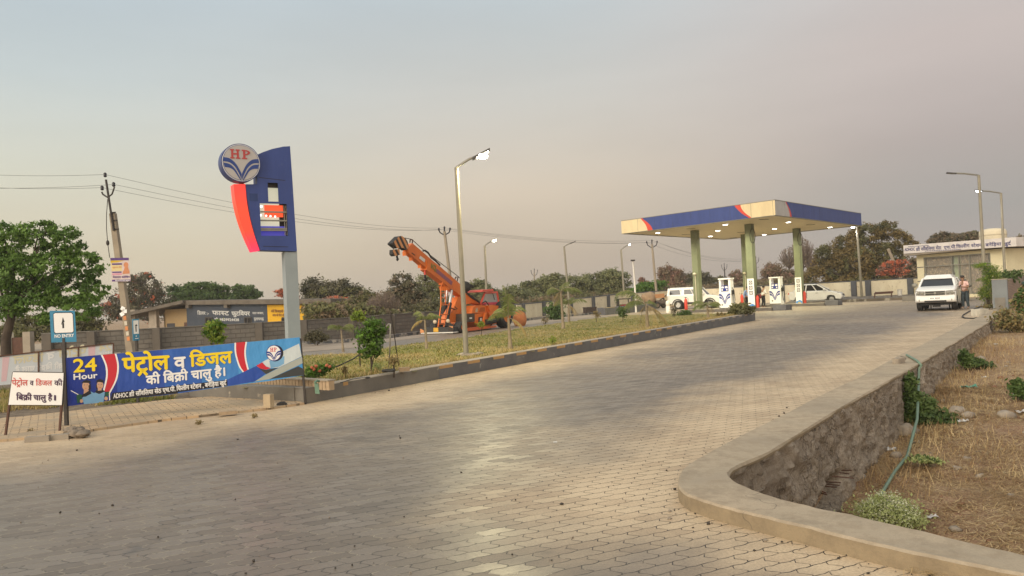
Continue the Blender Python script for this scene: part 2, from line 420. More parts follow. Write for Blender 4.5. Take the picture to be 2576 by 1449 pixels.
def hfield(x, y):
    h = float(np.interp(y, [2,5,8,10,13,17,22,28,38,60], [-1.05,-1.15,-1.22,-1.08,-.85,-.60,-.42,-.25,-.04,.0]))
    d = math.hypot(x-3.6, y-7.6); h -= .40*math.exp(-(d/1.15)**2)
    k = 1-sstep(20, 34, y)*.6
    return h+(.10*vnoise(x*.45, y*.45, 3)+.05*vnoise(x*1.6, y*1.6)+.022*vnoise(x*5, y*5, 9))*k - .02*max(0, x-14)*(1-sstep(25, 40, y))
xs = np.concatenate([[-900,-500,-300,-160,-90,-50,-30,-15,-6,-1], np.arange(1, 15, .16), np.arange(15, 46, .5), [47,50,55,60,66,75,90,130,220,400,900]])
ys = np.concatenate([[-60,-20,-4,-1], np.arange(1, 15, .16), np.arange(15, 45, .45), [46,50,56,62,70,90,130,200,350,700,1400]])
H = np.full((len(ys), len(xs)), -.06)
for j, y in enumerate(ys):
    for i, x in enumerate(xs):
        if .5 < x < 75 and inpoly((x, y), fieldpoly): H[j, i] = hfield(x, y)
gv = [(x, y, H[j, i]) for j, y in enumerate(ys) for i, x in enumerate(xs)]; nx = len(xs)
gf = [(j*nx+i, j*nx+i+1, (j+1)*nx+i+1, (j+1)*nx+i) for j in range(len(ys)-1) for i in range(nx-1)]
m, t, B, o = newmat('dry_earth')
n1 = tnoise(t, .55, 6, .65); n2 = tnoise(t, 6, 6, .7); n3 = tnoise(t, 34, 5, .7)
c = cramp(t, n1, [(.36, (.23,.115,.068)), (.5, (.29,.18,.105)), (.64, (.36,.26,.155))])
c = cmix(t, cramp(t, n2, [(.42, (0,0,0)), (.66, (1,1,1))]), c, (.24,.145,.085))
c = cmix(t, cramp(t, n3, [(.46, (0,0,0)), (.68, (1,1,1))]), c, (.50,.38,.22))
t.links.new(c, B.inputs['Base Color']); B.inputs['Roughness'].default_value = .95; bump(t, B, n3, .03)
g = MB(); g.add(gv, gf, 0, True); ground = tag(g.build('ground', m), kind='structure')

# --- block paving
KC0 = G(770, 1016); KEND = G(1900, 806)                       # kerb line of the planted island
foot_edge = [G(-120, 1126), G(0, 1112), G(110, 1103), G(205, 1092), G(240, 1084), G(420, 1059), G(660, 1033), G(766, 1018)]
drive_poly = [v2(c) for c in CEN[::3]]+[v2(CEN[-1]), (4, -3), (-40, -3), (-40, 82), (46, 82), (46, 62), v2(CEN[0])]
cell = .25
kl, fl = [v2(KC0), v2(KEND)], [v2(p) for p in foot_edge]
wlA, wlB = [v2(p) for p in DA], [v2(p) for p in DB]
def wear(x, y):     # 1 = blackened by tyres, 0 = sandy dust
    n = 1+.45*vnoise(x*.5, y*.5, 5)+.25*vnoise(x*1.7, y*1.7, 2)
    dk = pdist((x, y), kl)*n; df = pdist((x, y), fl)*n; dA_ = pdist((x, y), wlA)*n; dB_ = pdist((x, y), wlB)*n
    w = sstep(.2, 3.0, dk)*sstep(.3, 3.4, df)*sstep(.5, 2.6, dA_)*sstep(.15, 1.0, dB_)
    w *= 1-.25*sstep(30, 44, y)
    return w*(.74+.30*vnoise(x*.23+4, y*.23)+.22*(1-sstep(5, 11, y)))
pv, pf, pw, idx = [], [], [], {}
def pvert(i, j):
    if (i, j) not in idx:
        x, y = i*cell, j*cell; idx[(i, j)] = len(pv); pv.append((x, y, .0)); pw.append(wear(x, y) if y < 60 and x > -16 else .25)
    return idx[(i, j)]
for j in range(int(1.5/cell), int(81/cell)):
    st = 1 if j*cell < 46 else 4
    if st == 4 and j % 4: continue
    for i in range(int(-36/cell), int(45/cell), st):
        x, y = (i+st/2)*cell, (j+st/2)*cell
        if abs(x) > y*.72+3.5: continue
        if (x > 0 and y < 44) and not inpoly((x, y), drive_poly): continue
        if x > 0 and y >= 44 and inpoly((x, y), fieldpoly): continue
        pf.append((pvert(i, j), pvert(i+st, j), pvert(i+st, j+st), pvert(i, j+st)))
m, t, B, o = newmat('block_paving')
tcn = nd(t, 'ShaderNodeTexCoord'); mp = nd(t, 'ShaderNodeMapping'); mp.inputs['Rotation'].default_value = (0, 0, R(-27)); t.links.new(tcn.outputs['Object'], mp.inputs[0])
sx = nd(t, 'ShaderNodeSeparateXYZ'); t.links.new(mp.outputs[0], sx.inputs[0])
def mth(op, a, b=None, c=None):
    n = nd(t, 'ShaderNodeMath', operation=op)
    for i, v in enumerate((a, b, c)):
        if v is None: continue
        if hasattr(v, 'links'): t.links.new(v, n.inputs[i])
        else: n.inputs[i].default_value = v
    return n.outputs[0]
pu = mth('PINGPONG', sx.outputs[0], .06); pw_ = mth('PINGPONG', sx.outputs[1], .062)
wob = tnoise(t, 4.5, 3)
vv = mth('ADD', sx.outputs[1], mth('MULTIPLY', mth('SUBTRACT', pu, .03), .16)); uu = mth('ADD', sx.outputs[0], mth('MULTIPLY', mth('SUBTRACT', pw_, .031), .72))
vv = mth('ADD', vv, mth('MULTIPLY', wob, .045)); uu = mth('ADD', uu, mth('MULTIPLY', wob, .045))
cb = nd(t, 'ShaderNodeCombineXYZ'); t.links.new(uu, cb.inputs[0]); t.links.new(vv, cb.inputs[1])
bk = nd(t, 'ShaderNodeTexBrick'); t.links.new(cb.outputs[0], bk.inputs[0])
for k, v in (('Scale', 1), ('Mortar Size', .0046), ('Mortar Smooth', .4), ('Brick Width', .24), ('Row Height', .124), ('Bias', 0)): bk.inputs[k].default_value = v
bk.inputs['Color1'].default_value = (0,0,0,1); bk.inputs['Color2'].default_value = (1,1,1,1); bk.inputs['Mortar'].default_value = (.5,.5,.5,1)
att = nd(t, 'ShaderNodeAttribute'); att.attribute_name = 'wear'
tan = cmix(t, bk.outputs['Color'], (.51,.39,.25), (.41,.305,.20))
tan = cmix(t, cramp(t, tnoise(t, .9, 5), [(.42, (0,0,0)), (.62, (1,1,1))]), tan, (.55,.425,.28))
grey = cmix(t, bk.outputs['Color'], (.185,.145,.108), (.118,.093,.070))
big = tnoise(t, .35, 5, .6); med = tnoise(t, 2.6, 6, .7)
grey = cmix(t, cramp(t, big, [(.40, (0,0,0)), (.62, (1,1,1))]), grey, (.18,.14,.102))
f = mth('MULTIPLY_ADD', mth('SUBTRACT', med, .5), .55, att.outputs['Fac'])
f = mth('MULTIPLY_ADD', mth('SUBTRACT', big, .5), .4, f)
mp2 = nd(t, 'ShaderNodeMapping'); mp2.inputs['Rotation'].default_value = (0, 0, R(-58)); mp2.inputs['Scale'].default_value = (.10, 1.1, 1); t.links.new(tcn.outputs['Object'], mp2.inputs[0])
trk = tnoise(t, 1.0, 5, .6, vec=mp2.outputs[0])
f = mth('MULTIPLY_ADD', mth('SUBTRACT', trk, .5), .55, f)
col = cmix(t, cramp(t, f, [(.0, (0,0,0)), (.80, (1,1,1))]), tan, grey)
fine = tnoise(t, 60, 4, .7)
col = cmix(t, .25, col, cramp(t, fine, [(.3, (.0,.0,.0)), (.7, (1,1,1))]), 'OVERLAY')
sxw = nd(t, 'ShaderNodeSeparateXYZ'); t.links.new(tcn.outputs['Object'], sxw.inputs[0]); jn = mth('MULTIPLY_ADD', sxw.outputs[0], -.035, tnoise(t, 3.5, 4, .7))      # sand in some joints, dark dirt in others
jc = cmix(t, cramp(t, jn, [(.57, (0,0,0)), (.59, (1,1,1))]), (.035,.028,.022), (.38,.32,.23))
jf = mth('MULTIPLY', bk.outputs['Fac'], cramp(t, tnoise(t, 9, 4, .6), [(.34, (.2,.2,.2)), (.52, (1,1,1))]))
oil = mth('MULTIPLY', cramp(t, tnoise(t, 1.6, 4, .6), [(.66, (0,0,0)), (.72, (1,1,1))]), att.outputs['Fac']); col = cmix(t, mth('MULTIPLY', oil, .6), col, (.06,.05,.042))
col = cmix(t, jf, col, jc)
t.links.new(col, B.inputs['Base Color'])
rg = mth('MULTIPLY_ADD', fine, .22, mth('MULTIPLY_ADD', att.outputs['Fac'], -.32, mth('MULTIPLY_ADD', bk.outputs['Color'], .16, .50))); t.links.new(rg, B.inputs['Roughness'])
hgt = mth('ADD', mth('MULTIPLY', bk.outputs['Fac'], -1.0), mth('MULTIPLY', med, .5))
bump(t, B, hgt, .014)
g = MB(); g.add(pv, pf); pav = tag(g.build('paved_driveway', m), kind='structure')
a = pav.data.attributes.new('wear', 'FLOAT', 'POINT'); a.data.foreach_set('value', np.clip(np.array(pw, dtype=np.float32), 0, 1))

def sheet(name, pts, mat, z, thick_=None):
    mb = MB(); q = [Vector((p[0], p[1], z)) for p in pts]
    if thick_: mb.prism([p-Vector((0,0,thick_)) for p in q][::-1] if False else [p-Vector((0,0,thick_)) for p in q], (0,0,thick_), 0)
    else: mb.poly(q)
    return tag(mb.build(name, mat), kind='structure')
# footpath of loose blocks
m, t, B, o = newmat('footpath_blocks')
tcn = nd(t, 'ShaderNodeTexCoord'); mp = nd(t, 'ShaderNodeMapping'); mp.inputs['Rotation'].default_value = (0, 0, R(-31)); t.links.new(tcn.outputs['Object'], mp.inputs[0])
bk = nd(t, 'ShaderNodeTexBrick'); t.links.new(mp.outputs[0], bk.inputs[0])
for k, v in (('Scale', 1), ('Mortar Size', .007), ('Brick Width', .22), ('Row Height', .11)): bk.inputs[k].default_value = v
bk.inputs['Color1'].default_value = (.58,.42,.25,1); bk.inputs['Color2'].default_value = (.44,.31,.19,1); bk.inputs['Mortar'].default_value = (.12,.09,.06,1)
cc = cmix(t, cramp(t, tnoise(t, 1.8, 5), [(.45, (0,0,0)), (.62, (1,1,1))]), bk.outputs['Color'], (.36,.28,.19))
t.links.new(cc, B.inputs['Base Color']); B.inputs['Roughness'].default_value = .9; bump(t, B, bk.outputs['Fac'], -.01)
sheet('footpath', [(p.x, p.y) for p in foot_edge]+[v2(G(x, y)) for x, y in ((700,998),(560,1000),(420,1010),(200,1036),(60,1052),(-120,1068))], m, .035, .06)
m, t, B, o = newmat('dark_gravel_soil')
cc = cramp(t, tnoise(t, 5, 6, .7), [(.35, (.10,.075,.055)), (.55, (.19,.145,.10)), (.7, (.30,.24,.17))])
t.links.new(cc, B.inputs['Base Color']); B.inputs['Roughness'].default_value = .95; bump(t, B, tnoise(t, 26, 5, .7), .03)
sheet('verge_soil', [v2(G(x, y)) for x, y in ((-140,1070),(60,1054),(200,1038),(420,1012),(560,1002),(700,1000),(640,985),(480,975),(300,955),(-140,975))], m, .012)
# service lane behind the island
lane_far = [(1524,788),(1342,805),(1067,840),(990,850),(899,861),(757,868),(355,893),(-120,925)]
lane_near = [(-120,972),(300,950),(600,905),(762,886),(896,875),(981,860),(1062,849),(1161,838),(1309,819),(1482,799),(1560,790)]
MT['lane'] = M('lane_concrete', (.36,.29,.22), (.28,.225,.175), .8, .9, .003, 40, spots=(.22,.18,.14), sscale=1.4, sth=.62)
sheet('service_lane', [v2(G(x, y)) for x, y in lane_far[::-1]]+[v2(G(x, y)) for x, y in lane_near[::-1]], MT['lane'], .008)

# ------------------------------------------------------------------ planted island
kd = (KEND-KC0); klen = kd.length; kd = kd.normalized(); kn = Vector((kd.y, -kd.x, 0))     # kn points to the drive
def hk(s): return .27+.11*min(max(s/klen, 0), 1)
wingA = G(477, 999); wingB = G(600, 903)
lawn_px = [(600,903),(762,886),(896,879),(981,866),(1062,856),(1161,845),(1309,823),(1482,801),(1560,792),(1700,788),(1830,787)]
island = thing('planter_island_wall', 'low grey concrete wall with stepped dark paint round the grassy island', 'planter wall', KC0)
wl_ = MB()
N = 64; tk = .28
def kp(s, off, z): p = KC0+kd*s-kn*off; return Vector((p.x, p.y, z))
rr = random.Random(3)
A0 = [kp(klen*i/N, 0, -.05) for i in range(N+1)]; A1 = [kp(klen*i/N, 0, hk(klen*i/N)-.012+rr.uniform(-.004,.004)) for i in range(N+1)]
A2 = [kp(klen*i/N, .012, hk(klen*i/N)+rr.uniform(-.004,.004)) for i in range(N+1)]; A3 = [kp(klen*i/N, tk, hk(klen*i/N)) for i in range(N+1)]; A4 = [kp(klen*i/N, tk, 0) for i in range(N+1)]
for a_, b_, mi in ((A0,A1,1),(A1,A2,0),(A2,A3,0),(A3,A4,1)): wl_.strip(a_, b_, mi)
wl_.poly([A0[-1],A4[-1],A3[-1],A2[-1],A1[-1]][::-1], 2)
# dark paint with stepped top, ochre where it has come off
plk = Pl(KC0, kd)
s0 = plk.uv(1105, 960)[0]; k = 0; s = s0
while s < klen:
    e = min(s+.52, klen); e2 = min(s+1.04, klen)
    wl_.pbox(plk, (s, e), (-.03, hk(s)-.075), (0, .005), 2); wl_.pbox(plk, (s+.03, e-.02), (hk(s)-.073, hk(s)-.012), (0, .0045), 3 if k < 14 else 0)
    if e2 > e: wl_.pbox(plk, (e, e2), (-.03, hk(s)-.006), (0, .005), 2)
    s = e2; k += 1
wl_.pbox(plk, (.9, 1.02), (.2, .262), (0, .004), 3)
wl_.build('kerb_wall', [MT['conc'], MT['conc_grey'], MT['paint_dark'], MT['ochre']], island)
wg = MB()
def wallseg(mb, a, b, h, tkk, mat=0, inward=None):
    a = Vector((a.x, a.y, 0)); b = Vector((b.x, b.y, 0)); d = (b-a).normalized(); n = Vector((-d.y, d.x, 0))
    if inward is not None and n.dot(inward-a) < 0: n = -n
    mb.prism([a-Vector((0,0,.05)), b-Vector((0,0,.05)), b+n*tkk-Vector((0,0,.05)), a+n*tkk-Vector((0,0,.05))], (0,0,h+.05), mat)
isl_in = Vector((2, 25, 0))
cornerL = KC0+(wingA-KC0).normalized()*.002
wallseg(wg, cornerL-kn*0, wingA, .268, .24, 0, isl_in); wallseg(wg, wingA, wingB, .26, .2, 0, isl_in)
wg.build('wing_wall', [MT['conc_grey']], island)
lk = MB(); lp = [G(x, y, .36) for x, y in lawn_px]
for a_, b_ in zip(lp[:-1], lp[1:]): wallseg(lk, a_, b_, .20, .14, 0, isl_in)
lk.build('lane_edging', [MT['conc']], island)
# lawn surface inside
lawn_poly = [v2(KC0-kn*.2+kd*.2)]+[v2(wingA+Vector((.15,.15,0)))]+[v2(p) for p in lp]+[v2(KEND-kn*.2)]
m, t, B, o = newmat('lawn_turf')
n1 = tnoise(t, .5, 5, .6); n2 = tnoise(t, 5, 6, .7)
cc = cramp(t, n1, [(.38, (.25,.22,.065)), (.5, (.34,.27,.09)), (.62, (.42,.31,.13))])
cc = cmix(t, cramp(t, n2, [(.4, (0,0,0)), (.65, (1,1,1))]), cc, (.17,.17,.045))
t.links.new(cc, B.inputs['Base Color']); B.inputs['Roughness'].default_value = .95; bump(t, B, tnoise(t, 18, 5, .7), .05)
lv, lf, li = [], [], {}
def hlawn(x, y):
    s = (Vector((x, y, 0))-KC0).dot(kd); return .235+.10*min(max(s/klen, 0), 1)+.03*vnoise(x*.8, y*.8)
lc = .5
for j in range(20, 100):
    for i in range(-24, 30):
        x, y = (i+.5)*lc, (j+.5)*lc
        if inpoly((x, y), lawn_poly):
            q = []
            for a_, b_ in ((i,j),(i+1,j),(i+1,j+1),(i,j+1)):
                if (a_, b_) not in li: li[(a_, b_)] = len(lv); lv.append((a_*lc, b_*lc, hlawn(a_*lc, b_*lc)))
                q.append(li[(a_, b_)])
            lf.append(q)
g = MB(); g.add(lv, lf, 0, True)
g.poly([Vector((x, y, .20)) for x, y in lawn_poly])
tag(g.build('lawn', m), kind='structure')
# short grass blades
def scatter_poly(poly, n, bbox):
    pts = []
    while len(pts) < n:
        x = rng.uniform(bbox[0], bbox[1], n); y = rng.uniform(bbox[2], bbox[3], n)
        pts += [(a_, b_) for a_, b_ in zip(x, y) if inpoly((a_, b_), poly)]
    return pts[:n]
def blades(pts, hfun, hh, ww, lean):
    n = len(pts); px_ = np.array(pts); z = np.array([hfun(a_, b_) for a_, b_ in pts])
    base = np.column_stack([px_, z-.01]); th = rng.uniform(0, 2*np.pi, n); h = rng.uniform(*hh, n); w = rng.uniform(*ww, n)
    d = np.column_stack([np.cos(th), np.sin(th), np.zeros(n)]); pr = np.column_stack([-np.sin(th), np.cos(th), np.zeros(n)])
    tip = base+d*(h*rng.uniform(*lean, n))[:, None]+np.column_stack([np.zeros(n), np.zeros(n), h])
    return np.stack([base-pr*w[:, None], base+pr*w[:, None], tip], 1)
pts = scatter_poly(lawn_poly, 70000, (-11, 13, 12, 46))
pts = [p for p in pts if rng.random() < 1.25-.028*p[1]]
keep = [vnoise(p[0]*.5, p[1]*.5, 11) for p in pts]
V = blades(pts, hlawn, (.025, .07), (.012, .022), (.5, 2.0))
kk = np.array(keep)+rng.normal(0, .22, len(pts))
gm = [leafmat('grass_green', (.14,.17,.03), (.24,.24,.05)), leafmat('grass_olive', (.33,.28,.085), (.26,.24,.06)), leafmat('grass_straw', (.50,.38,.17), (.40,.30,.12))]
mi = np.where(kk > .10, 0, np.where(kk > -.22, 1, 2))
tag(npmesh('lawn_grass', V, gm, mi=mi), 'short patchy green and straw coloured grass on the island', 'grass', kind='stuff')
# taller dry fringe along the kerb and rough grass on the verge
ed = [v2(KC0+kd*rng.uniform(.4, klen)-kn*(.3+abs(rng.normal(0, .22)))) for _ in range(5200)]
V1 = blades(ed, hlawn, (.05, .17), (.007, .013), (.3, 1.3))
tag(npmesh('kerb_grass', V1, gm[2], mi=np.zeros(len(V1))), 'dry straw fringe of grass along the island kerb', 'grass', kind='stuff')
vp = [v2(G(x, y)) for x, y in ((-140,1050),(60,1038),(190,1028),(440,1006),(440,990),(240,985),(-140,985))]
pts = scatter_poly(vp, 9000, (-12, -4, 9, 18)); V2 = blades(pts, lambda x, y: .02, (.04, .20), (.006, .012), (.3, 1.4))
k2 = np.array([vnoise(p[0]*.9, p[1]*.9, 2) for p in pts])
sel = k2 > -.12; mi = np.where(k2 > .12, 0, np.where(k2 > 0, 1, 2))
tag(npmesh('verge_grass', V2[sel], gm, mi=mi[sel]), 'rough half dry grass on the verge behind the banner', 'grass', kind='stuff')

# brick on edge border inside the island corner
be = MB(); a_, b_ = G(628, 958, .3), G(835, 969, .3); n = 26
for i in range(n):
    p = a_.lerp(b_, (i+.5)/n); d = (b_-a_).normalized(); w = (b_-a_).length/n
    ang = math.atan2(d.y, d.x); be.box((p.x, p.y, .30), (w*.86, .11, .16+.008*rr.random()), 0, Matrix.Rotation(ang, 3, 'Z'))
d = (b_-a_); be.box(((a_.x+b_.x)/2, (a_.y+b_.y)/2, .385), (d.length, .16, .022), 1, Matrix.Rotation(math.atan2(d.y, d.x), 3, 'Z'))
tag(be.build('brick_edging', [MT['brick'], MT['conc']], org=(a_.x, a_.y, .2)), 'low row of bricks set on edge inside the island corner', 'brick edging')

# ------------------------------------------------------------------ retaining wall on the right
rw = thing('retaining_wall', 'stone retaining wall with broad concrete coping bending round the dry plot', 'retaining wall', (rD[NA].x, rD[NA].y, 0))
cp = MB(); n = len(rD); rr = random.Random(5)
def zj(p, dz): return Vector((p.x, p.y, p.z+dz))
jit = [.010*vnoise(p.x*5, p.y*5, 8)+rr.uniform(-.006, .006) for p in rF]
din = [(f_-d_).normalized() for d_, f_ in zip(rD, rF)]
Lp = [[Vector((p.x, p.y, -.06)) for p in rD], [zj(p, -.014+j_*.6) for p, j_ in zip(rD, jit)], [zj(p+q*.016, j_*.4) for p, q, j_ in zip(rD, din, jit)]]
for k in range(1, 6): Lp.append([zj(p.lerp(f_, k/6), .004*vnoise(p.x*2, p.y*2, k)) for p, f_ in zip(rD, rF)])
Lp += [[zj(f_-q*.012, j_*.6) for f_, q, j_ in zip(rF, din, jit)], [zj(f_+q*(.004+j_*2), -.018) for f_, q, j_ in zip(rF, din, jit)], [zj(f_+q*(j_*2), -.045+j_) for f_, q, j_ in zip(rF, din, jit)], [zj(f_-q*.05, -.045) for f_, q in zip(rF, din)]]
for a_, b_ in zip(Lp[:-1], Lp[1:]): cp.strip(b_, a_, 0, True)
m, t, B, o = newmat('coping')
n1 = tnoise(t, .9, 6, .6); n2 = tnoise(t, 7, 6, .7); n3 = tnoise(t, 70, 4, .7)
cc = cramp(t, n1, [(.36, (.32,.265,.195)), (.5, (.385,.315,.225)), (.64, (.425,.34,.24))])
cc = cmix(t, cramp(t, n2, [(.46, (0,0,0)), (.66, (.8,.8,.8))]), cc, (.28,.22,.15)); cc = cmix(t, cramp(t, tnoise(t, 2.4, 5, .7), [(.54, (0,0,0)), (.64, (.6,.6,.6))]), cc, (.25,.20,.14)); cc = cmix(t, cramp(t, n3, [(.35, (.35,.35,.35)), (.6, (0,0,0))]), cc, (.25,.20,.15))
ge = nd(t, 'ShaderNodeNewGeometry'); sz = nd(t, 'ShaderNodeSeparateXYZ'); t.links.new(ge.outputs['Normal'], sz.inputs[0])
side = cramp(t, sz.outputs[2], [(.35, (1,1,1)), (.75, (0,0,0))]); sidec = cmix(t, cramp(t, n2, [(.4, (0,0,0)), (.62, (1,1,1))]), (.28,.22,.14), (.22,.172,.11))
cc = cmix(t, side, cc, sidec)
vor = nd(t, 'ShaderNodeTexVoronoi', feature='DISTANCE_TO_EDGE'); vor.inputs['Scale'].default_value = .55
tcn = nd(t, 'ShaderNodeTexCoord'); vm = nd(t, 'ShaderNodeVectorMath', operation='ADD'); t.links.new(tcn.outputs['Object'], vm.inputs[0])
nn = nd(t, 'ShaderNodeTexNoise'); nn.inputs['Scale'].default_value = 3; t.links.new(tcn.outputs['Object'], nn.inputs[0]); t.links.new(nn.outputs[1], vm.inputs[1]); t.links.new(vm.outputs[0], vor.inputs[0])
crk = mth('MULTIPLY', cramp(t, vor.outputs[0], [(.0, (.8,.8,.8)), (.004, (0,0,0))]), cramp(t, tnoise(t, .8, 2), [(.56, (0,0,0)), (.58, (1,1,1))])); cc = cmix(t, crk, cc, (.09,.075,.06))
t.links.new(cc, B.inputs['Base Color']); B.inputs['Roughness'].default_value = .93; bump(t, B, mth('ADD', n3, mth('MULTIPLY', n2, 1.5)) if False else n3, .004)
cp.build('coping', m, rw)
# rubble masonry under the coping
ms = MB(); SA = resamp([f_-q*.02 for f_, q in zip(rF[:NA], din[:NA])], 560); SB = resamp([f_-q*.02 for f_, q in zip(rF[NA-1:], din[NA-1:])], 40)
def nrm(L_, i):
    tv = (L_[min(i+1, len(L_)-1)]-L_[max(i-1, 0)]).normalized(); return Vector((-tv.y, tv.x, 0))
rows = 48; cav = plan = None
cavc = P(2078, 1250, 9.0)
for L_ in (SA, SB):
    grid = []
    for i, p in enumerate(L_):
        nn_ = nrm(L_, i); q = (p+nn_)
        if not inpoly((p.x+nn_.x*.6, p.y+nn_.y*.6), fieldpoly): nn_ = -nn_
        col_ = []
        for k in range(rows):
            z = p.z-.03-k*(1.85/(rows-1)); dd = .055*vnoise(p.x*4, p.y*4, z*6)+.035*vnoise(p.x*9, p.y*9, z*12)+.02*k/rows
            cl = mnoise.cell(Vector((p.x*3.4+.5*vnoise(p.x*4,z*4), p.y*3.4+.4*vnoise(p.y*5,z*4), z*4.5+.5*vnoise(p.x*5,p.y*5))))*.020+.016*vnoise(p.x*22, p.y*22, z*20)
            hole = math.exp(-(((p.x-cavc.x)/.34)**2+((z+.93-.25*(p.x-cavc.x))/.17)**2)**2)
            col_.append(Vector((p.x, p.y, z))+nn_*(dd+cl-.55*hole))
        grid.append(col_)
    for k in range(rows-1): ms.strip([c_[k+1] for c_ in grid], [c_[k] for c_ in grid], 0, True)
m, t, B, o = newmat('rubble_masonry')
n1 = tnoise(t, 2.2, 6, .65, sc=(1,1,.35)); n2 = tnoise(t, 24, 6, .8); vo = nd(t, 'ShaderNodeTexVoronoi'); vo.inputs['Scale'].default_value = 4.5
cc = cramp(t, n1, [(.36, (.31,.255,.20)), (.5, (.43,.36,.285)), (.63, (.56,.475,.38))])
cc = cmix(t, cramp(t, n2, [(.42, (0,0,0)), (.68, (1,1,1))]), cc, (.22,.175,.135))
cc = cmix(t, cramp(t, vo.outputs['Color'], [(.35,(0,0,0)),(.8,(.6,.6,.6))]), cc, (.38,.31,.24))
tcm = nd(t, 'ShaderNodeTexCoord'); dn = nd(t, 'ShaderNodeTexNoise'); dn.inputs['Scale'].default_value = 6; t.links.new(tcm.outputs['Object'], dn.inputs[0])
va = nd(t, 'ShaderNodeVectorMath', operation='MULTIPLY_ADD'); t.links.new(dn.outputs[1], va.inputs[0]); va.inputs[1].default_value = (.4,.4,.4); t.links.new(tcm.outputs['Object'], va.inputs[2])
ve = nd(t, 'ShaderNodeTexVoronoi', feature='DISTANCE_TO_EDGE'); ve.inputs['Scale'].default_value = 4.6; t.links.new(va.outputs[0], ve.inputs[0])
cre = mth('MULTIPLY', cramp(t, ve.outputs[0], [(.012, (1,1,1)), (.05, (0,0,0))]), cramp(t, tnoise(t, 1.7, 3), [(.44, (0,0,0)), (.54, (1,1,1))]))
cc = cmix(t, mth('MULTIPLY', cre, .4), cc, (.06,.047,.037))
t.links.new(cc, B.inputs['Base Color']); B.inputs['Roughness'].default_value = .96; bump(t, B, mth('SUBTRACT', n2, mth('MULTIPLY', cre, .5)), .05)
ms.build('masonry', m, rw)
rb = MB()
for k, (x0, y0, x1, y1) in enumerate(((2117,1183,2142,1183),(2112,1189,2136,1192),(2093,1198,2148,1203),(2080,1212,2115,1214),(2073,1217,2112,1221),(2068,1222,2105,1226),(2045,1236,2080,1244),(2030,1243,2060,1248),(2022,1250,2058,1256),(2048,1228,2078,1240))):
    i = 300+k*0
    a_ = P(x0, y0, 9.15-k*.04); b_ = P(x1, y1, 9.02-k*.04); rb.tube([a_, b_], .007, 6)
rb.build('rebar', MT['rust'], rw)
# ================================================================== SIGNS AND BANNERS ON THE LEFT
pb0 = G(168, 1076); pb1 = G(769, 1017)
plb = Pl((pb0.x, pb0.y, 0), pb1-pb0)                         # plane of the long banner
BW = plb.uv(764, 946)[0]
tl, tr, br, bl = plb.uv(161, 900.6), plb.uv(753.5, 848.4), plb.uv(763.4, 944), plb.uv(167, 1022.5)
ban = thing('roadside_banner', 'long blue printed banner with yellow lettering on two thin posts', 'banner', plb.at((tl[0]+tr[0])/2, 0, 0))
mb = MB()
def q(pl, pts, mat, n): mb.poly([pl.at(u, v, n) for u, v in pts], mat)
F = [tl, tr, br, bl]
mb.prism([plb.at(u, v, -.012) for u, v in (bl, br, tr, tl)], plb.N*.012, 0, 0)
def bp(x, y):   # zoom A (0,1180)-(1300,1780) pixels on the sheet plane
    return plb.uv(x*.3224, 753.9+y*.3224)
def bq(x, y):   # zoom B (700,1280)-(1300,1620)
    return plb.uv((700+x*.23465)*.6389, (1280+y*.23465)*.6389)
def bc(x, y):   # zoom C (60,1380)-(700,1720)
    return plb.uv((60+x*.24845)*.6389, (1380+y*.24845)*.6389)
def lay(fn, pts, mat, n, sm=True): q(plb, [fn(*p) for p in pts], mat, n)
# ground tones of the print, left to right
edges = [(500,455,518,833),(800,430,830,790),(915,421,915,780),(1270,391,1290,745),(1560,366,1580,703),(1840,338,1870,662),(2100,316,2120,632),(2337,293,2368,590)]
for k in range(7):
    a_, b_ = edges[k], edges[k+1]
    lay(bp, [(a_[2],a_[3]),(b_[2],b_[3]),(b_[0],b_[1]),(a_[0],a_[1])], [1,1,2,3,4,5,5][k], .001+.0002*k)
# red ribbons with white rims
def ribbon(fn, A, B, n):
    A = crom(A, 5); B = crom(B, 5)
    mb.strip([plb.at(*fn(*p), n) for p in B], [plb.at(*fn(*p), n) for p in A], 6)
    for L_, sg in ((A, -1), (B, 1)):
        mb.strip([plb.at(fn(*p)[0]+.012, fn(*p)[1], n+.0006) for p in L_], [plb.at(fn(*p)[0]-.012, fn(*p)[1], n+.0006) for p in L_], 7)
ribbon(bc, [(1370,70),(1440,240),(1450,420),(1400,640)], [(1590,50),(1630,240),(1600,460),(1490,680)], .003)
ribbon(bq, [(965,295),(970,470),(1030,680),(1100,790)], [(1150,280),(1130,430),(1140,580),(1180,745)], .003)
# pale beam, blue swoosh and red tip at the right end
lay(bq, [(790,935),(905,880),(1320,685),(1470,820),(1280,950),(850,1020)], 2, .004)
lay(bq, [(1290,948),(1490,825),(1700,715),(2085,530),(2095,640),(1540,905)], 11, .005)
lay(bq, [(1540,905),(2020,690),(2108,735),(2115,840)], 12, .0056)
lay(bq, [(1415,620),(1500,575),(1780,430),(2035,310),(2078,525),(1690,715),(1560,720),(1480,690)], 10, .006)
lay(bq, [(1315,680),(1415,625),(1480,695),(1560,722),(1480,748),(1390,730)], 6, .0066)
lay(bq, [(1340,705),(1400,735),(1480,752),(1690,712),(1480,825)], 12, .0052)
lay(bq, [(1535,600),(1790,520),(1780,650),(1690,700),(1560,720)], 13, .0070)
cu, cv = bq(1610, 468); r_ = (bq(1610, 330)[1]-bq(1610, 600)[1])/2; sqx = (bq(1735,468)[0]-bq(1485,468)[0])/2/r_
disc(mb, plb, cu+.022, cv-.006, r_*1.02, 8, .0076, sq=sqx*1.08); disc(mb, plb, cu, cv, r_, 1, .0080, sq=sqx); disc(mb, plb, cu, cv, r_*.92, 7, .0084, sq=sqx)
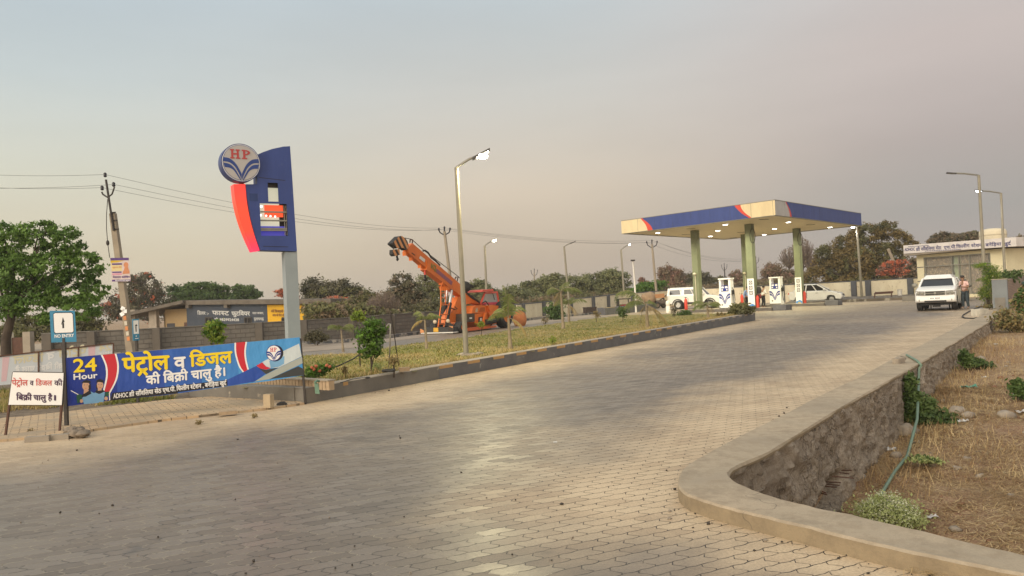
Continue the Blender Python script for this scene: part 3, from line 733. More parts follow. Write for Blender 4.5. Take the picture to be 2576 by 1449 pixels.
leafmarks(mb, plb, cu, cv, r_*.92, 1, .0088, sq=sqx); slabHP(mb, plb, cu, cv+r_*.42, r_*.92*sqx, r_*.5, 6, .0092)
# footer strip
lay(bc, [(1500,795),(2576,678),(2576,572),(1540,672)], 8, .0042)
u_, v_ = bq(830, 920); ue, ve = bq(835, 1020); us, vs_ = bc(1500, 795); ut, vt = bc(1545, 672)
q(plb, [(us, vs_), (ue, ve), (u_, v_), (ut, vt)], 8, .0044)
# two printed attendants in caps (flat print)
SKN, BLU, DRK, GRN = 9, 13, 8, 14
lay(bc, [(1090,850),(1320,830),(1340,800),(1280,690),(1200,650),(1100,700),(1060,760)], BLU, .0050)
lay(bc, [(1230,820),(1400,815),(1420,660),(1360,640),(1270,650),(1250,690),(1330,800)], BLU, .0048)
lay(bc, [(1040,740),(1120,730),(1210,680),(1180,630),(1080,680)], DRK, .0056); lay(bc, [(1260,660),(1330,690),(1420,650),(1390,620),(1290,625)], DRK, .0056)
def oval(cx, cy, rx, ry, mat, n): lay(bc, [(cx+rx*math.cos(2*math.pi*k/18), cy-ry*math.sin(2*math.pi*k/18)) for k in range(18)], mat, n)
lay(bc, [(1085,690),(1165,640),(1150,590),(1090,610)], SKN, .0060); oval(1120,560,58,72,SKN,.0064); oval(1345,548,52,68,SKN,.0064); lay(bc, [(1310,640),(1370,630),(1370,590),(1310,590)], SKN, .0060)
lay(bc, [(1175,650),(1200,600),(1195,520),(1160,560)], DRK, .0066); lay(bc, [(1290,640),(1300,600),(1292,530),(1278,560)], DRK, .0066)
lay(bc, [(1040,520),(1075,512),(1195,515),(1190,480),(1130,465),(1085,480)], 8, .0070); lay(bc, [(1280,510),(1330,498),(1405,510),(1400,475),(1350,450),(1295,465)], 8, .0070)
for ex, ey in ((1100,545),(1140,545),(1325,535),(1365,535)): oval(ex, ey, 9, 4, DRK, .0072)
for ex, ey in ((1118,598),(1346,585)): oval(ex, ey, 15, 4, 6, .0072)
lay(bc, [(985,840),(1050,800),(1060,700),(1000,690),(970,720)], GRN, .0074); lay(bc, [(1420,730),(1485,715),(1490,650),(1430,655)], GRN, .0074)
lay(bc, [(880,640),(1000,705),(1000,690),(885,630)], 7, .0076); oval(1050,800,26,30,SKN,.0078); oval(1440,760,28,30,SKN,.0078); lay(bc, [(1490,790),(1505,785),(1500,670),(1485,672)], 7, .0078)
# lettering
def tspan(s, fn, x0, y0, x1, y1, hpx, mat, n=.010, bold=.02):
    (a0, b0), (a1, b1) = fn(x0, y0), fn(x1, y1); size = (fn(x0, y0-hpx)[1]-b0)/.70
    text(mb, s, plb, a0, a1, b0, size, mat, n, bold, slope=(b1-b0)/(a1-a0))
def tsh(s, fn, x0, y0, x1, y1, hpx, mat, n=.010, bold=.02):
    tspan(s, fn, x0+9, y0+9, x1+9, y1+9, hpx, 8, n-.0026, bold); tspan(s, fn, x0, y0, x1, y1, hpx, mat, n, bold)
tspan('24', bc, 930, 345, 1290, 318, 208, 15, bold=.022); tspan('Hour', bc, 930, 462, 1303, 432, 90, 7, bold=.03)
tspan('पेट^ोल', bp, 960, 565, 1322, 540, 118, 15, bold=.034); tspan('व', bp, 1362, 535, 1448, 528, 92, 7, bold=.034); tspan('\u093fडजल', bp, 1485, 522, 1812, 490, 98, 15, bold=.034)
tspan('की \u093fबक\\री चालु है।'.replace('क\\र', 'क\\'), bp, 1142, 662, 1755, 592, 72, 7, bold=.032)
tspan('ADHOC', bp, 886, 770, 1000, 757, 36, 7, bold=.02); tspan('श\\ी साँव\u093fलया सेठ एच.पी.', bp, 1010, 755, 1368, 712, 36, 7, bold=.025)
tspan('\u093fफलींग स~टेशन , बने\u093fड़या खुद`', bp, 1378, 710, 1768, 664, 36, 7, bold=.025)
MT['b1'] = M('banner_blue_a', (.006,.03,.27), (.006,.028,.25), 1, .42); MT['b2'] = M('banner_blue_b', (.02,.075,.38), (.018,.07,.36), 1, .42)
MT['b3'] = M('banner_blue_c', (.03,.12,.46), (.028,.115,.44), 1, .42); MT['b4'] = M('banner_blue_d', (.05,.22,.58), (.045,.21,.56), 1, .42); MT['b5'] = M('banner_blue_e', (.07,.31,.66), (.065,.29,.63), 1, .42)
MT['beam'] = M('printed_pale_beam', (.60,.66,.68), (.52,.60,.63), 2, .45); MT['beam2'] = M('printed_beam_edge', (.40,.43,.40), (.34,.38,.35), 2, .45)
MT['beam3'] = M('printed_dark_end', (.045,.05,.055), (.035,.04,.045), 2, .45); MT['pshirt'] = M('printed_light_blue', (.20,.42,.66), (.17,.37,.60), 5, .45)
MT['pgreen'] = M('printed_green', (.01,.09,.05), (.01,.08,.04), 5, .45); MT['rprint'] = M('printed_red', (.58,.02,.04), (.55,.02,.035), 1, .45); MT['pskin'] = M('printed_skin', (.62,.38,.25), (.55,.33,.21), 9, .5)
for k_ in ('b1','b2','b3','b4','b5','beam'):
    t_ = MT[k_].node_tree; bump(t_, [n for n in t_.nodes if n.type == 'BSDF_PRINCIPLED'][0], tnoise(t_, 3.2, 3, .5, sc=(1,1,.5)), .05)
bmats = [MT['steel'], MT['b1'], MT['b2'], MT['b3'], MT['b4'], MT['b5'], MT['rprint'], MT['whiteprint'], MT['black_print'], MT['pskin'], MT['beam'], MT['beam2'], MT['beam3'], MT['pshirt'], MT['pgreen'], MT['yellowprint']]
mb.build('printed_sheet', bmats, ban)
f = MB(); f.tube([plb.at(BW+.012, -.02, -.02), plb.at(tr[0]+.014, tr[1]-.02, -.02)], .017, 4, 0, sq=True)
f.build('post', MT['dsteel'], ban)
f = MB(); a_, b_ = (plb.at(tl[0]+.02, tl[1]-.02, -.03), plb.at(tr[0], tr[1]-.02, -.03)); f.tube([a_, b_], .011, 4, sq=True)
f.tube([plb.at(bl[0]+.02, bl[1]+.02, -.03), plb.at(br[0], br[1]+.02, -.03)], .011, 4, sq=True)
for k in (.27, .5, .74): f.tube([plb.at(bl[0]+(br[0]-bl[0])*k, bl[1]+(br[1]-bl[1])*k, -.03), plb.at(tl[0]+(tr[0]-tl[0])*k, tl[1]+(tr[1]-tl[1])*k, -.03)], .009, 4, sq=True)
f.build('back_frame', MT['dsteel'], ban)

# NO ENTRY sign
pls = Pl((pb0.x, pb0.y, 0), plb.U*.75+Vector((1,0,0))*.25)
sp_ = lambda x, y: pls.uv(x*.3224, 753.9+y*.3224)
sg = thing('no_entry_sign', 'blue and white NO ENTRY signboard with an upright arrow', 'sign', pb0)
f = MB(); f.tube([pb0-Vector((0,0,.05)), pls.at(*sp_(495, 300), -.02)], .024, 4, sq=True); f.build('post', MT['dsteel'], sg)
mb = MB(); cs = [sp_(*p) for p in ((400,335),(597,328),(583,85),(387,87))]
mb.prism([pls.at(u, v, -.012) for u, v in cs], pls.N*.012, 0); 
ins = [(432,265),(565,260),(578,248),(572,112),(560,98),(428,100),(414,112),(420,252)]
q(pls, [sp_(*p) for p in ins], 2, .001); q(pls, [sp_(*p) for p in [(434,260),(563,255),(573,246),(567,116),(557,103),(430,105),(418,114),(425,250)]], 1, .002)
q(pls, [sp_(*p) for p in ((487,223),(501,222),(500,178),(486,190))], 2, .003); q(pls, [sp_(*p) for p in ((478,196),(504,172),(491,136))], 2, .003)
u0, v0 = sp_(428, 297); u1, v1 = sp_(577, 290); text(mb, 'NO ENTRY', pls, u0, u1, v0, (sp_(428,272)[1]-v0)/.70, 1, .004, .03, slope=(v1-v0)/(u1-u0))
mb.build('board', [MT['cyanboard'], MT['whiteprint'], MT['black_print']], sg)

# second directional sign seen nearly edge on
p0 = G(347, 1014); pl2 = Pl(p0, Vector((.42, .91, 0))); s2 = lambda x, y: pl2.uv(x*.3224, 753.9+y*.3224)
sg = thing('direction_sign', 'narrow turned blue signboard with bent arrow beside the leaning pole', 'sign', p0)
f = MB(); f.tube([p0-Vector((0,0,.05)), pl2.at(*s2(1072, 200), -.03)], .02, 4, sq=True); f.build('post', MT['dsteel'], sg)
mb = MB(); mb.prism([pl2.at(*s2(*p), -.012) for p in ((1040,320),(1089,318),(1083,148),(1034,152))], pl2.N*.012, 0)
mb.poly([pl2.at(*s2(*p), .001) for p in ((1043,268),(1083,265),(1079,160),(1039,163))], 1)
mb.poly([pl2.at(*s2(*p), .002) for p in ((1058,250),(1066,250),(1064,205),(1056,212))], 2); mb.poly([pl2.at(*s2(*p), .002) for p in ((1050,208),(1062,190),(1072,204))], 2)
mb.poly([pl2.at(*s2(*p), .002) for p in ((1053,306),(1080,303),(1080,298),(1053,301))], 1); mb.poly([pl2.at(*s2(*p), .002) for p in ((1058,288),(1068,287),(1068,280),(1058,281))], 1)
mb.build('board', [MT['cyanboard'], MT['whiteprint'], MT['black_print']], sg)

# small hand-held size board
q0 = G(11, 1101); q1 = G(148, 1090); pl3 = Pl(q0, q1-q0); s3 = lambda x, y: pl3.uv(x*.3224, 753.9+y*.3224)
sg = thing('small_notice_board', 'small white notice board with red and black lettering on two legs', 'notice board', (q0+q1)/2)
mb = MB(); mb.prism([pl3.at(*s3(*p), -.012) for p in ((66,820),(481,822),(496,572),(100,566))], pl3.N*.012, 0)
def t3(s, x0, y0, x1, y1, h, mat, bold=.02):
    (a0, b0), (a1, b1) = s3(x0, y0), s3(x1, y1); text(mb, s, pl3, a0, a1, b0, (s3(x0, y0-h)[1]-b0)/.70, mat, .003, bold, slope=(b1-b0)/(a1-a0), shear=.03)
t3('पेट^ोल', 93, 668, 217, 669, 46, 1); t3('व', 234, 668, 262, 669, 40, 2); t3('\u093fडजल', 280, 669, 406, 669, 42, 1); t3('की', 424, 669, 487, 670, 42, 2)
t3('\u093fबक\\ी', 128, 782, 248, 784, 46, 2, .03); t3('चालु', 262, 784, 360, 786, 44, 2, .03); t3('है', 376, 784, 408, 786, 44, 2, .03); t3('।', 424, 784, 436, 786, 44, 2, .03)
mb.build('board', [MT['whiteprint'], MT['pinkred'], M('dark_violet_print', (.05,.02,.08), (.06,.02,.06), 4, .5)], sg)
for (x, y), (bx, by) in (((70,815),(35,1077)), ((478,818),(460,1036))):
    f = MB(); f.tube([pl3.at(*s3(bx, by), -.02)-Vector((0,0,.02)), pl3.at(*s3(x, y), -.02)], .013, 4, sq=True); f.build('leg', MT['rust'], sg)
f = MB()
for e in (((66,820),(481,822)), ((496,572),(100,566)), ((66,820),(100,566)), ((481,822),(496,572))): f.tube([pl3.at(*s3(*e[0]), -.02), pl3.at(*s3(*e[1]), -.02)], .010, 4, sq=True)
f.build('frame', MT['dsteel'], sg)

# back of another banner beyond
r0 = G(-70, 1000); r1 = G(286, 972); pl4 = Pl(r0, r1-r0); s4 = lambda x, y: pl4.uv(x*.3224, 753.9+y*.3224)
ban2 = thing('banner_seen_from_behind', 'pale banner seen from behind with mirrored lettering showing through', 'banner', (r0+r1)/2)
m, t, B, o = newmat('banner_back_vinyl'); B.inputs['Base Color'].default_value = (.52,.56,.60,1); B.inputs['Roughness'].default_value = .55
gh = [m, M('ghost_print_yellow', (.60,.56,.40), (.58,.54,.38), 1, .55), M('ghost_print_white', (.70,.71,.72), (.69,.70,.71), 1, .55), M('ghost_print_pink', (.60,.42,.46), (.58,.41,.45), 1, .55), M('ghost_print_blue', (.44,.50,.58), (.43,.49,.57), 1, .55)]
mb = MB(); c4 = [s4(-260,690), s4(886,590), s4(880,340), s4(-260,468)]
mb.prism([pl4.at(u, v, -.01) for u, v in c4], pl4.N*.01, 0)
def t4(s, x0, y0, x1, y1, h, mat, bold=.03):
    (a0, b0), (a1, b1) = s4(x0, y0), s4(x1, y1); text(mb, s, pl4, a0, a1, b0, (s4(x0, y0-h)[1]-b0)/.70, mat, .003, bold, flip=True, slope=(b1-b0)/(a1-a0))
t4('24', 775, 402, 870, 392, 48, 1); t4('Hour', 770, 430, 872, 420, 22, 2); t4('पेट^ोल', 455, 450, 675, 428, 62, 1); t4('व', 368, 470, 425, 462, 60, 2); t4('\u093fडजल', 105, 500, 340, 480, 64, 1); t4('की \u093fबक\\ी चालु है', 120, 570, 490, 535, 44, 2)
mb.poly([pl4.at(*s4(*p), .002) for p in ((690,545),(735,540),(745,360),(690,365))], 3); mb.poly([pl4.at(*s4(*p), .002) for p in ((10,640),(50,635),(75,445),(20,450))], 3)
mb.build('vinyl_sheet', gh, ban2)
f = MB()
for x, yt, yb in ((-255,468,690),(302,405,640),(612,370,612),(885,340,600)): f.tube([pl4.at(*s4(x, yb+40), .012), pl4.at(*s4(x, yt), .012)], .013, 4, sq=True)
f.tube([pl4.at(*s4(-260,470), .012), pl4.at(*s4(885,340), .012)], .013, 4, sq=True)
for x, yb in ((302,640),(885,600)): f.tube([pl4.at(*s4(x, yb), .012), pl4.at(s4(x, yb)[0], 0, .012)], .013, 4, sq=True)
f.build('frame', MT['rust'], ban2)

# ================================================================== BACKLIT STATION TOTEM
TD = 17.0; th = R(32); ob_ = P(738, 770, TD)
plt = Pl((ob_.x, ob_.y, 0), (math.cos(th), math.sin(th), 0)); sz_ = lambda x, y: plt.uv((840+x*.33118)*.6389, (540+y*.33118)*.6389)
tot = thing('station_totem', 'tall blue station totem with round white emblem and glowing red edge', 'totem sign', (ob_.x, ob_.y, .2))
THK = .32
fo = [(560,1345),(995,1358),(965,900),(940,500),(912,107),(830,112),(700,140),(590,178),(510,215),(520,560),(385,560),(400,720),(440,960),(500,1190)]
holes = None
mb = MB()
# front skin built round the two openings so the inside shows
ou = [sz_(*p) for p in fo]
lo_, hi_ = sz_(655, 765), sz_(765, 545); l2, h2 = sz_(568, 1172), sz_(872, 795)
def clip_poly(poly, fn):     # Sutherland-Hodgman, keep fn(p) >= 0
    o_ = []
    for i in range(len(poly)):
        a_, b_ = poly[i-1], poly[i]; fa, fb = fn(a_), fn(b_)
        if (fa >= 0) != (fb >= 0): s_ = fa/(fa-fb); o_.append((a_[0]+(b_[0]-a_[0])*s_, a_[1]+(b_[1]-a_[1])*s_))
        if fb >= 0: o_.append(b_)
    return o_
def band(v0, v1, u0=None, u1=None):
    p = clip_poly(ou, lambda c: c[1]-v0); p = clip_poly(p, lambda c: v1-c[1])
    if u0 is not None: p = clip_poly(p, lambda c: c[0]-u0)
    if u1 is not None: p = clip_poly(p, lambda c: u1-c[0])
    if len(p) > 2: mb.poly([plt.at(u, v, 0) for u, v in p], 0)
band(-99, l2[1]); band(l2[1], h2[1], None, l2[0]); band(l2[1], h2[1], h2[0], None); band(h2[1], lo_[1]); band(lo_[1], hi_[1], None, lo_[0]); band(lo_[1], hi_[1], hi_[0], None); band(hi_[1], 99)
mb.poly([plt.at(u, v, -THK) for u, v in ou][::-1], 0)
n = len(ou); mb.strip([plt.at(u, v, 0) for u, v in ou+ou[:1]], [plt.at(u, v, -THK) for u, v in ou+ou[:1]], 0)
for (x0,y0,x1,y1) in ((540,479,855,516),(590,1297,890,1305)):
    a_, b_ = sz_(x0, y0), sz_(x1, y1); mb.poly([plt.at(a_[0], a_[1]-.006, .002), plt.at(b_[0], b_[1]-.006, .002), plt.at(b_[0], b_[1]+.006, .002), plt.at(a_[0], a_[1]+.006, .002)], 1)
a_, b_ = sz_(430, 760), sz_(525, 672); mb.poly([plt.at(a_[0], a_[1], .002), plt.at(b_[0], a_[1], .002), plt.at(b_[0], b_[1], .002), plt.at(a_[0], b_[1], .002)], 2)
mb.build('cabinet', [MT['blue'], MT['black_print'], M('faded_blue_patch', (.028,.052,.17), None, 5)], tot)
# the inside of the cabinet
lit = ME('lit_interior_panel', (.95,.93,.70), .42, (.5,.5,.42)); litb = ME('led_tube', (1,1,.92), 1.6); litr = ME('lit_red_panel', (1,.12,.03), .75, (.6,.05,.03)); litv = ME('lit_violet_panel', (.08,.08,.75), .30, (.08,.08,.4))
mb = MB()
mb.pbox(plt, (lo_[0]-.05, hi_[0]+.05), (lo_[1]-.05, hi_[1]+.05), (-.2, -.14), 0)
a_, b_ = sz_(655, 590), sz_(765, 548); mb.pbox(plt, (a_[0]-.04, b_[0]+.04), (a_[1], b_[1]+.03), (-.13, -.10), 3)
mb.pbox(plt, (l2[0]-.05, h2[0]-.14), (l2[1]+.13, h2[1]+.02), (-.2, -.14), 0); mb.pbox(plt, (h2[0]-.12, h2[0]+.05), (l2[1]-.02, h2[1]+.05), (-.26, -.2), 3)
a_, b_ = sz_(625, 920), sz_(840, 805); mb.pbox(plt, (a_[0], b_[0]), (a_[1]-.04, b_[1]), (-.12, -.10), 1)
a_, b_ = sz_(575, 1175), sz_(870, 1045); mb.pbox(plt, (a_[0], b_[0]), (a_[1], b_[1]-.02), (-.11, -.09), 2)
mb.build('inner_panel', [lit, litr, litv, MT['dsteel']], tot)
mb = MB()
for y in (885, 988, 1085, 1105):
    a_, b_ = sz_(566, y), sz_(880, y+8); mb.pbox(plt, (a_[0], b_[0]), (a_[1]-.016, a_[1]+.016), (-.05, -.012), 0)
for x in (845, 868):
    a_ = sz_(x, 810); b_ = sz_(x+14, 1165); mb.pbox(plt, (a_[0]-.006, a_[0]+.006), (b_[1], a_[1]), (-.06, -.03), 0)
mb.build('slat_frame', MT['steel'], tot)
for x, y, r_ in ((580,820,.030),(572,925,.026),(638,930,.022),(690,935,.022),(745,940,.022)):
    mb = MB(); mb.ell(plt.at(*sz_(x, y), -.07), (r_, r_, r_), 10, 6); mb.build('led_bulb', litb, tot)
# glowing red side strip
mb = MB(); A = crom([sz_(*p) for p in ((238,560),(262,760),(310,960),(380,1160),(470,1360))], 5); Bq = crom([sz_(*p) for p in ((378,556),(396,760),(432,960),(485,1160),(550,1350))], 5)
fr = [plt.at(u, v, .012) for u, v in A]; fr2 = [plt.at(u, v, .012) for u, v in Bq]; bk_ = [plt.at(u, v, -THK+.04) for u, v in A]; bk2 = [plt.at(u-.004, v, -THK+.04) for u, v in Bq]
mb.strip(fr2, fr, 0, True); mb.strip(fr, bk_, 0, True); mb.strip(bk_, bk2, 0); mb.strip(bk2, fr2, 0)
mb.poly([fr[0], fr2[0], bk2[0], bk_[0]], 0); mb.poly([fr[-1], bk_[-1], bk2[-1], fr2[-1]], 0)
m, t, B, o = newmat('glowing_red_acrylic'); tcn = nd(t, 'ShaderNodeTexCoord'); sx = nd(t, 'ShaderNodeSeparateXYZ'); t.links.new(tcn.outputs['Object'], sx.inputs[0])
mr = nd(t, 'ShaderNodeMapRange'); t.links.new(sx.outputs[2], mr.inputs[0]); zl, zh = A[-1][1]-.2, A[0][1]-.2; mr.inputs[1].default_value = zl; mr.inputs[2].default_value = zh
cc = cramp(t, mr.outputs[0], [(0, (1,.03,.16)), (.14, (1,.045,.09)), (.3, (1,.08,.035)), (.6, (1,.085,.03)), (1, (.95,.06,.05))]); t.links.new(cc, B.inputs['Emission Color']); B.inputs['Emission Strength'].default_value = .78
B.inputs['Base Color'].default_value = (.45,.03,.02,1); B.inputs['Roughness'].default_value = .35
mb.build('red_strip', m, tot)
# round emblem, standing proud and a little turned
pc = plt.pt((840+330*.33118)*.6389, (540+305*.33118)*.6389, .10); ple = Pl(pc, (math.cos(th+.03), math.sin(th+.03), 0))
rr_ = (sz_(330, 85)[1]-sz_(330, 525)[1])/2
mb = MB(); k = 44
ring = lambda r, n_: [ple.at(r*math.cos(2*math.pi*i/k), r*math.sin(2*math.pi*i/k), n_) for i in range(k)]
A, Bq, Cq = ring(rr_*1.03, 0), ring(rr_*1.03, -.26), ring(rr_*.955, 0)
mb.strip(A+A[:1], Bq+Bq[:1], 0, True); mb.poly(Bq, 0)
mb.strip(Cq+Cq[:1], A+A[:1], 0); disc(mb, ple, 0, 0, rr_*.985, 3, .004, k); disc(mb, ple, 0, 0, rr_*.955, 1, .008, k); disc(mb, ple, 0, 0, rr_*.93, 2, .012, k)
leafmarks(mb, ple, 0, 0, rr_*.93, 1, .016); slabHP(mb, ple, 0, rr_*.45, rr_*1.1, rr_*.50, 4, .020)
mb.build('emblem', [M('emblem_rim', (.035,.055,.19), (.03,.05,.17), 2, .4), MT['navy'] if False else M('emblem_blue', (.035,.07,.26), None, 2), M('emblem_acrylic', (.45,.43,.42), (.43,.41,.40), 1, .4), MT['whiteprint'], M('emblem_red', (.50,.075,.075), None, 2)], tot)
f = MB(); a_ = sz_(345, 545); f.tube([plt.at(a_[0], a_[1]-.06, -.08), plt.at(a_[0], a_[1]+.12, -.08)], .05, 8); f.build('bracket', MT['dsteel'], tot)
f = MB(); u0 = plt.uv(722, 740)[0]; u1 = plt.uv(753, 740)[0]; um = plt.uv(732, 740)[0]
f.pbox(plt, (u0, u1), (-.1, sz_(900, 1362)[1]), (-.29, -.03), 0); f.build('pole', M('pole_paint_grey', (.30,.34,.36), (.26,.30,.32), 1.5, .6), tot)

# ================================================================== POLES, WIRES, LAMPS
def polepts(name, label, pts, D, steel=None, r0=.11, r1=.08, mat='polec', cat='utility pole', group=None, arms=True, armz=None):
    base = P(*pts[0], D); base.z = min(base.z, 0) if base.z > 0 else base.z
    th_ = thing(name, label, cat, base, group)
    f = MB(); f.tube([P(x, y, D) for x, y in pts], [r0+(r1-r0)*i/(len(pts)-1) for i in range(len(pts))], 4, sq=True); f.build('shaft', MT[mat], th_)
    return th_
A_D = 25
poleA = polepts('utility_pole', 'leaning concrete power pole with poster and steel extension beside the mango tree', [(352,955),(329,886),(313,755),(284,537)], A_D, r0=.115, r1=.085)
f = MB(); f.tube([P(286,580,A_D-.12), P(266.5,452,A_D-.12)], .038, 6)
f.tube([P(256,483,A_D-.12), P(259,489,A_D-.12), P(271.5,497,A_D-.12), P(282,488,A_D-.12), P(288,470,A_D-.12)], .028, 6)
for x, y in ((281,535),(285,555),(289,577)): f.tube([P(x-3,y,A_D-.1), P(x+10,y-1,A_D-.1)], .022, 6)
f.build('steel_extension', MT['dsteel'], poleA)
for x, y in ((264.5,441),(257,474),(286,465)):
    f = MB(); f.lathe([(.03,-.06),(.06,-.02),(.035,.01),(.055,.05),(.02,.09)], P(x, y, A_D-.12), 10); f.build('insulator', MT['black_print'], poleA)
f = MB(); f.tube([P(271,500,A_D-.15), P(268,540,A_D-.15), P(268,575,A_D-.15), P(271,612,A_D-.15), P(276,648,A_D-.15)], .012, 5); f.ell(P(271,611,A_D-.15), (.05,.05,.09)); f.build('stay_wire', MT['dsteel'], poleA)
# poster tied to the pole
pp = P(303, 680, A_D-.16); plp = Pl(pp, (math.cos(.06), math.sin(.06), 0)); s5 = lambda x, y: plp.uv(x*.3262, 319.4+y*.3262)
po = thing('pole_poster', 'yellow and mauve printed poster fixed high on the leaning pole', 'poster', pp); mb = MB()
mb.prism([plp.at(*s5(*p), -.008) for p in ((862,1195),(1008,1190),(993,1008),(850,1010))], plp.N*.008, 0)
def pq(pts, mat, n): mb.poly([plp.at(*s5(*p), n) for p in pts], mat)
pq(((852,1030),(994,1028),(993,1008),(850,1010)), 1, .001); pq(((854,1048),(900,1045),(960,1030),(852,1030)), 2, .0015); pq(((860,1112),(940,1110),(938,1050),(856,1050)), 3, .0012)
pq(((864,1065),(942,1063),(940,1050),(862,1052)), 1, .002); pq(((866,1126),(938,1124),(937,1114),(865,1116)), 1, .002); pq(((866,1142),(940,1140),(939,1128),(866,1130)), 4, .002)
pq(((945,1135),(1000,1130),(998,1105),(950,1108)), 5, .0022); pq(((955,1108),(995,1104),(985,1075),(962,1078)), 5, .0024)
mb.poly([plp.at(s5(972,1064)[0]+.075*math.cos(k), s5(972,1064)[1]+.09*math.sin(k), .0026) for k in np.linspace(0, 5.9, 14)], 5)
pq(((864,1192),(1006,1189),(1005,1175),(863,1178)), 1, .002)
def t5(s, x0, y0, x1, y1, h, mat, bold=.02):
    (a0, b0), (a1, b1) = s5(x0, y0), s5(x1, y1); text(mb, s, plp, a0, a1, b0, (s5(x0, y0-h)[1]-b0)/.7, mat, .004, bold, slope=(b1-b0)/(a1-a0))
t5('नेशनल को\u093fचंग', 870, 1166, 1002, 1164, 15, 1, .03); t5('सुहाना दौरे', 868, 1088, 938, 1086, 10, 5); t5('8107703300', 890, 1189, 1000, 1187, 9, 6)
mb.build('sheet', [M('poster_cream', (.62,.52,.50)), M('poster_violet', (.10,.05,.20)), M('poster_yellow', (.60,.42,.03)), M('poster_buff', (.66,.55,.28)), M('poster_pink', (.66,.28,.40)), M('poster_orange', (.58,.24,.12)), MT['whiteprint']], po)
mb = MB()
for k, (x, y) in enumerate(((309,776),(314,783),(307,790))): mb.box(P(x, y, A_D-.17), (.13,.01,.12), 0, Matrix.Rotation(.5-k*.5, 3, 'Y'))
for k in range(5): mb.box(P(314+k*2.2, 800+k*13, A_D-.17), (.09,.01,.13), 1+(k % 2), Matrix.Rotation(-.1, 3, 'Y'))
tag(mb.build('pasted_paper', [MT['whiteprint'], M('paper_orange', (.62,.25,.10)), M('paper_cream', (.6,.55,.45))], org=P(314, 800, A_D-.17)), 'torn orange and white paper strips pasted low on the leaning pole', 'paper')

def forkpole(label, bx, by, tx, ty, D, r=.1, w=14, steel=False):
    b_ = P(bx, by, D); tp = P(tx, ty, D); k = b_.z/(tp.z-b_.z) if tp.z != b_.z else 0; bb = b_-(tp-b_)*k*1.0
    th_ = thing('utility_pole', label, 'utility pole', bb, 'power line poles in the distance')
    f = MB(); f.tube([bb-Vector((0,0,.3)), bb.lerp(tp, .5), tp], [r, r*.85, r*.7], 6); f.build('shaft', MT['dsteel' if steel else 'polec'], th_)
    f = MB(); f.tube([P(tx-w,ty-3,D), P(tx-w*.8,ty+3,D), P(tx,ty+10,D), P(tx+w*.85,ty+3,D), P(tx+w,ty-4,D)], r*.34, 5); f.tube([P(tx,ty+5,D), P(tx,ty-8,D)], r*.4, 5)
    for dx, dy in ((-w,-5),(w,-6),(0,-9)): f.ell(P(tx+dx,ty+dy,D), (r*.5,r*.5,r*.8), 8, 6)
    f.build('cross_arm', MT['black_print'], th_); return th_
forkpole('concrete pole with forked arm directly behind the crane boom', 1131, 690, 1118, 582, 62, .16, 14)
forkpole('slim distant pole standing among the acacia trees', 1347, 760, 1344, 686, 118, .13, 8)
forkpole('concrete pole with forked arm between lit lamp and canopy', 1652, 742, 1640, 614, 92, .17, 13)
forkpole('thin dark pole seen between the green canopy pillars', 1826, 738, 1822, 672, 125, .12, 7, True)
forkpole('thin dark pole close behind the front canopy pillar', 1905, 735, 1901, 655, 120, .12, 8, True)
lp_ = thing('leaning_pole', 'bare concrete pole leaning steeply in the big tree', 'utility pole', P(2278, 730, 80)); f = MB(); f.tube([P(2282,735,80), P(2234,626,80)], [.2,.16], 6); f.build('shaft', MT['polec'], lp_)
def wire(label, pts, r=.005):
    L_ = []
    for (a_, b_, sag) in pts:
        for k in range(13):
            u = k/12; p = Vector(a_).lerp(Vector(b_), u); p.z -= sag*4*u*(1-u); L_.append(p)
    f = MB(); f.tube(L_, [r*max(1, (p.y/30)**.6) for p in L_], 4, caps=False); tag(f.build('overhead_wire', MT['dsteel'], org=L_[0]), label, 'wire', 'power line wires')
Dm = 62
for (ax, ay, lx, ly, bx, by, c_x, c_y, lb) in ((264.5,439,-60,438,1118,573,1640,604,'topmost overhead wire of the power line'), (287,464,-60,473,1132,577,1653,609,'middle overhead wire of the power line'), (257,472,-60,470,1104,577,1627,610,'lowest overhead wire of the power line')):
    wire(lb, [(P(lx, ly, 27), P(ax, ay, A_D-.12), .05), (P(ax, ay, A_D-.12), P(bx, by, Dm), .55), (P(bx, by, Dm), P(c_x, c_y, 92), .5), (P(c_x, c_y, 92), P(1905+(c_x-1640), 648+(c_y-604), 120), 1.0)])

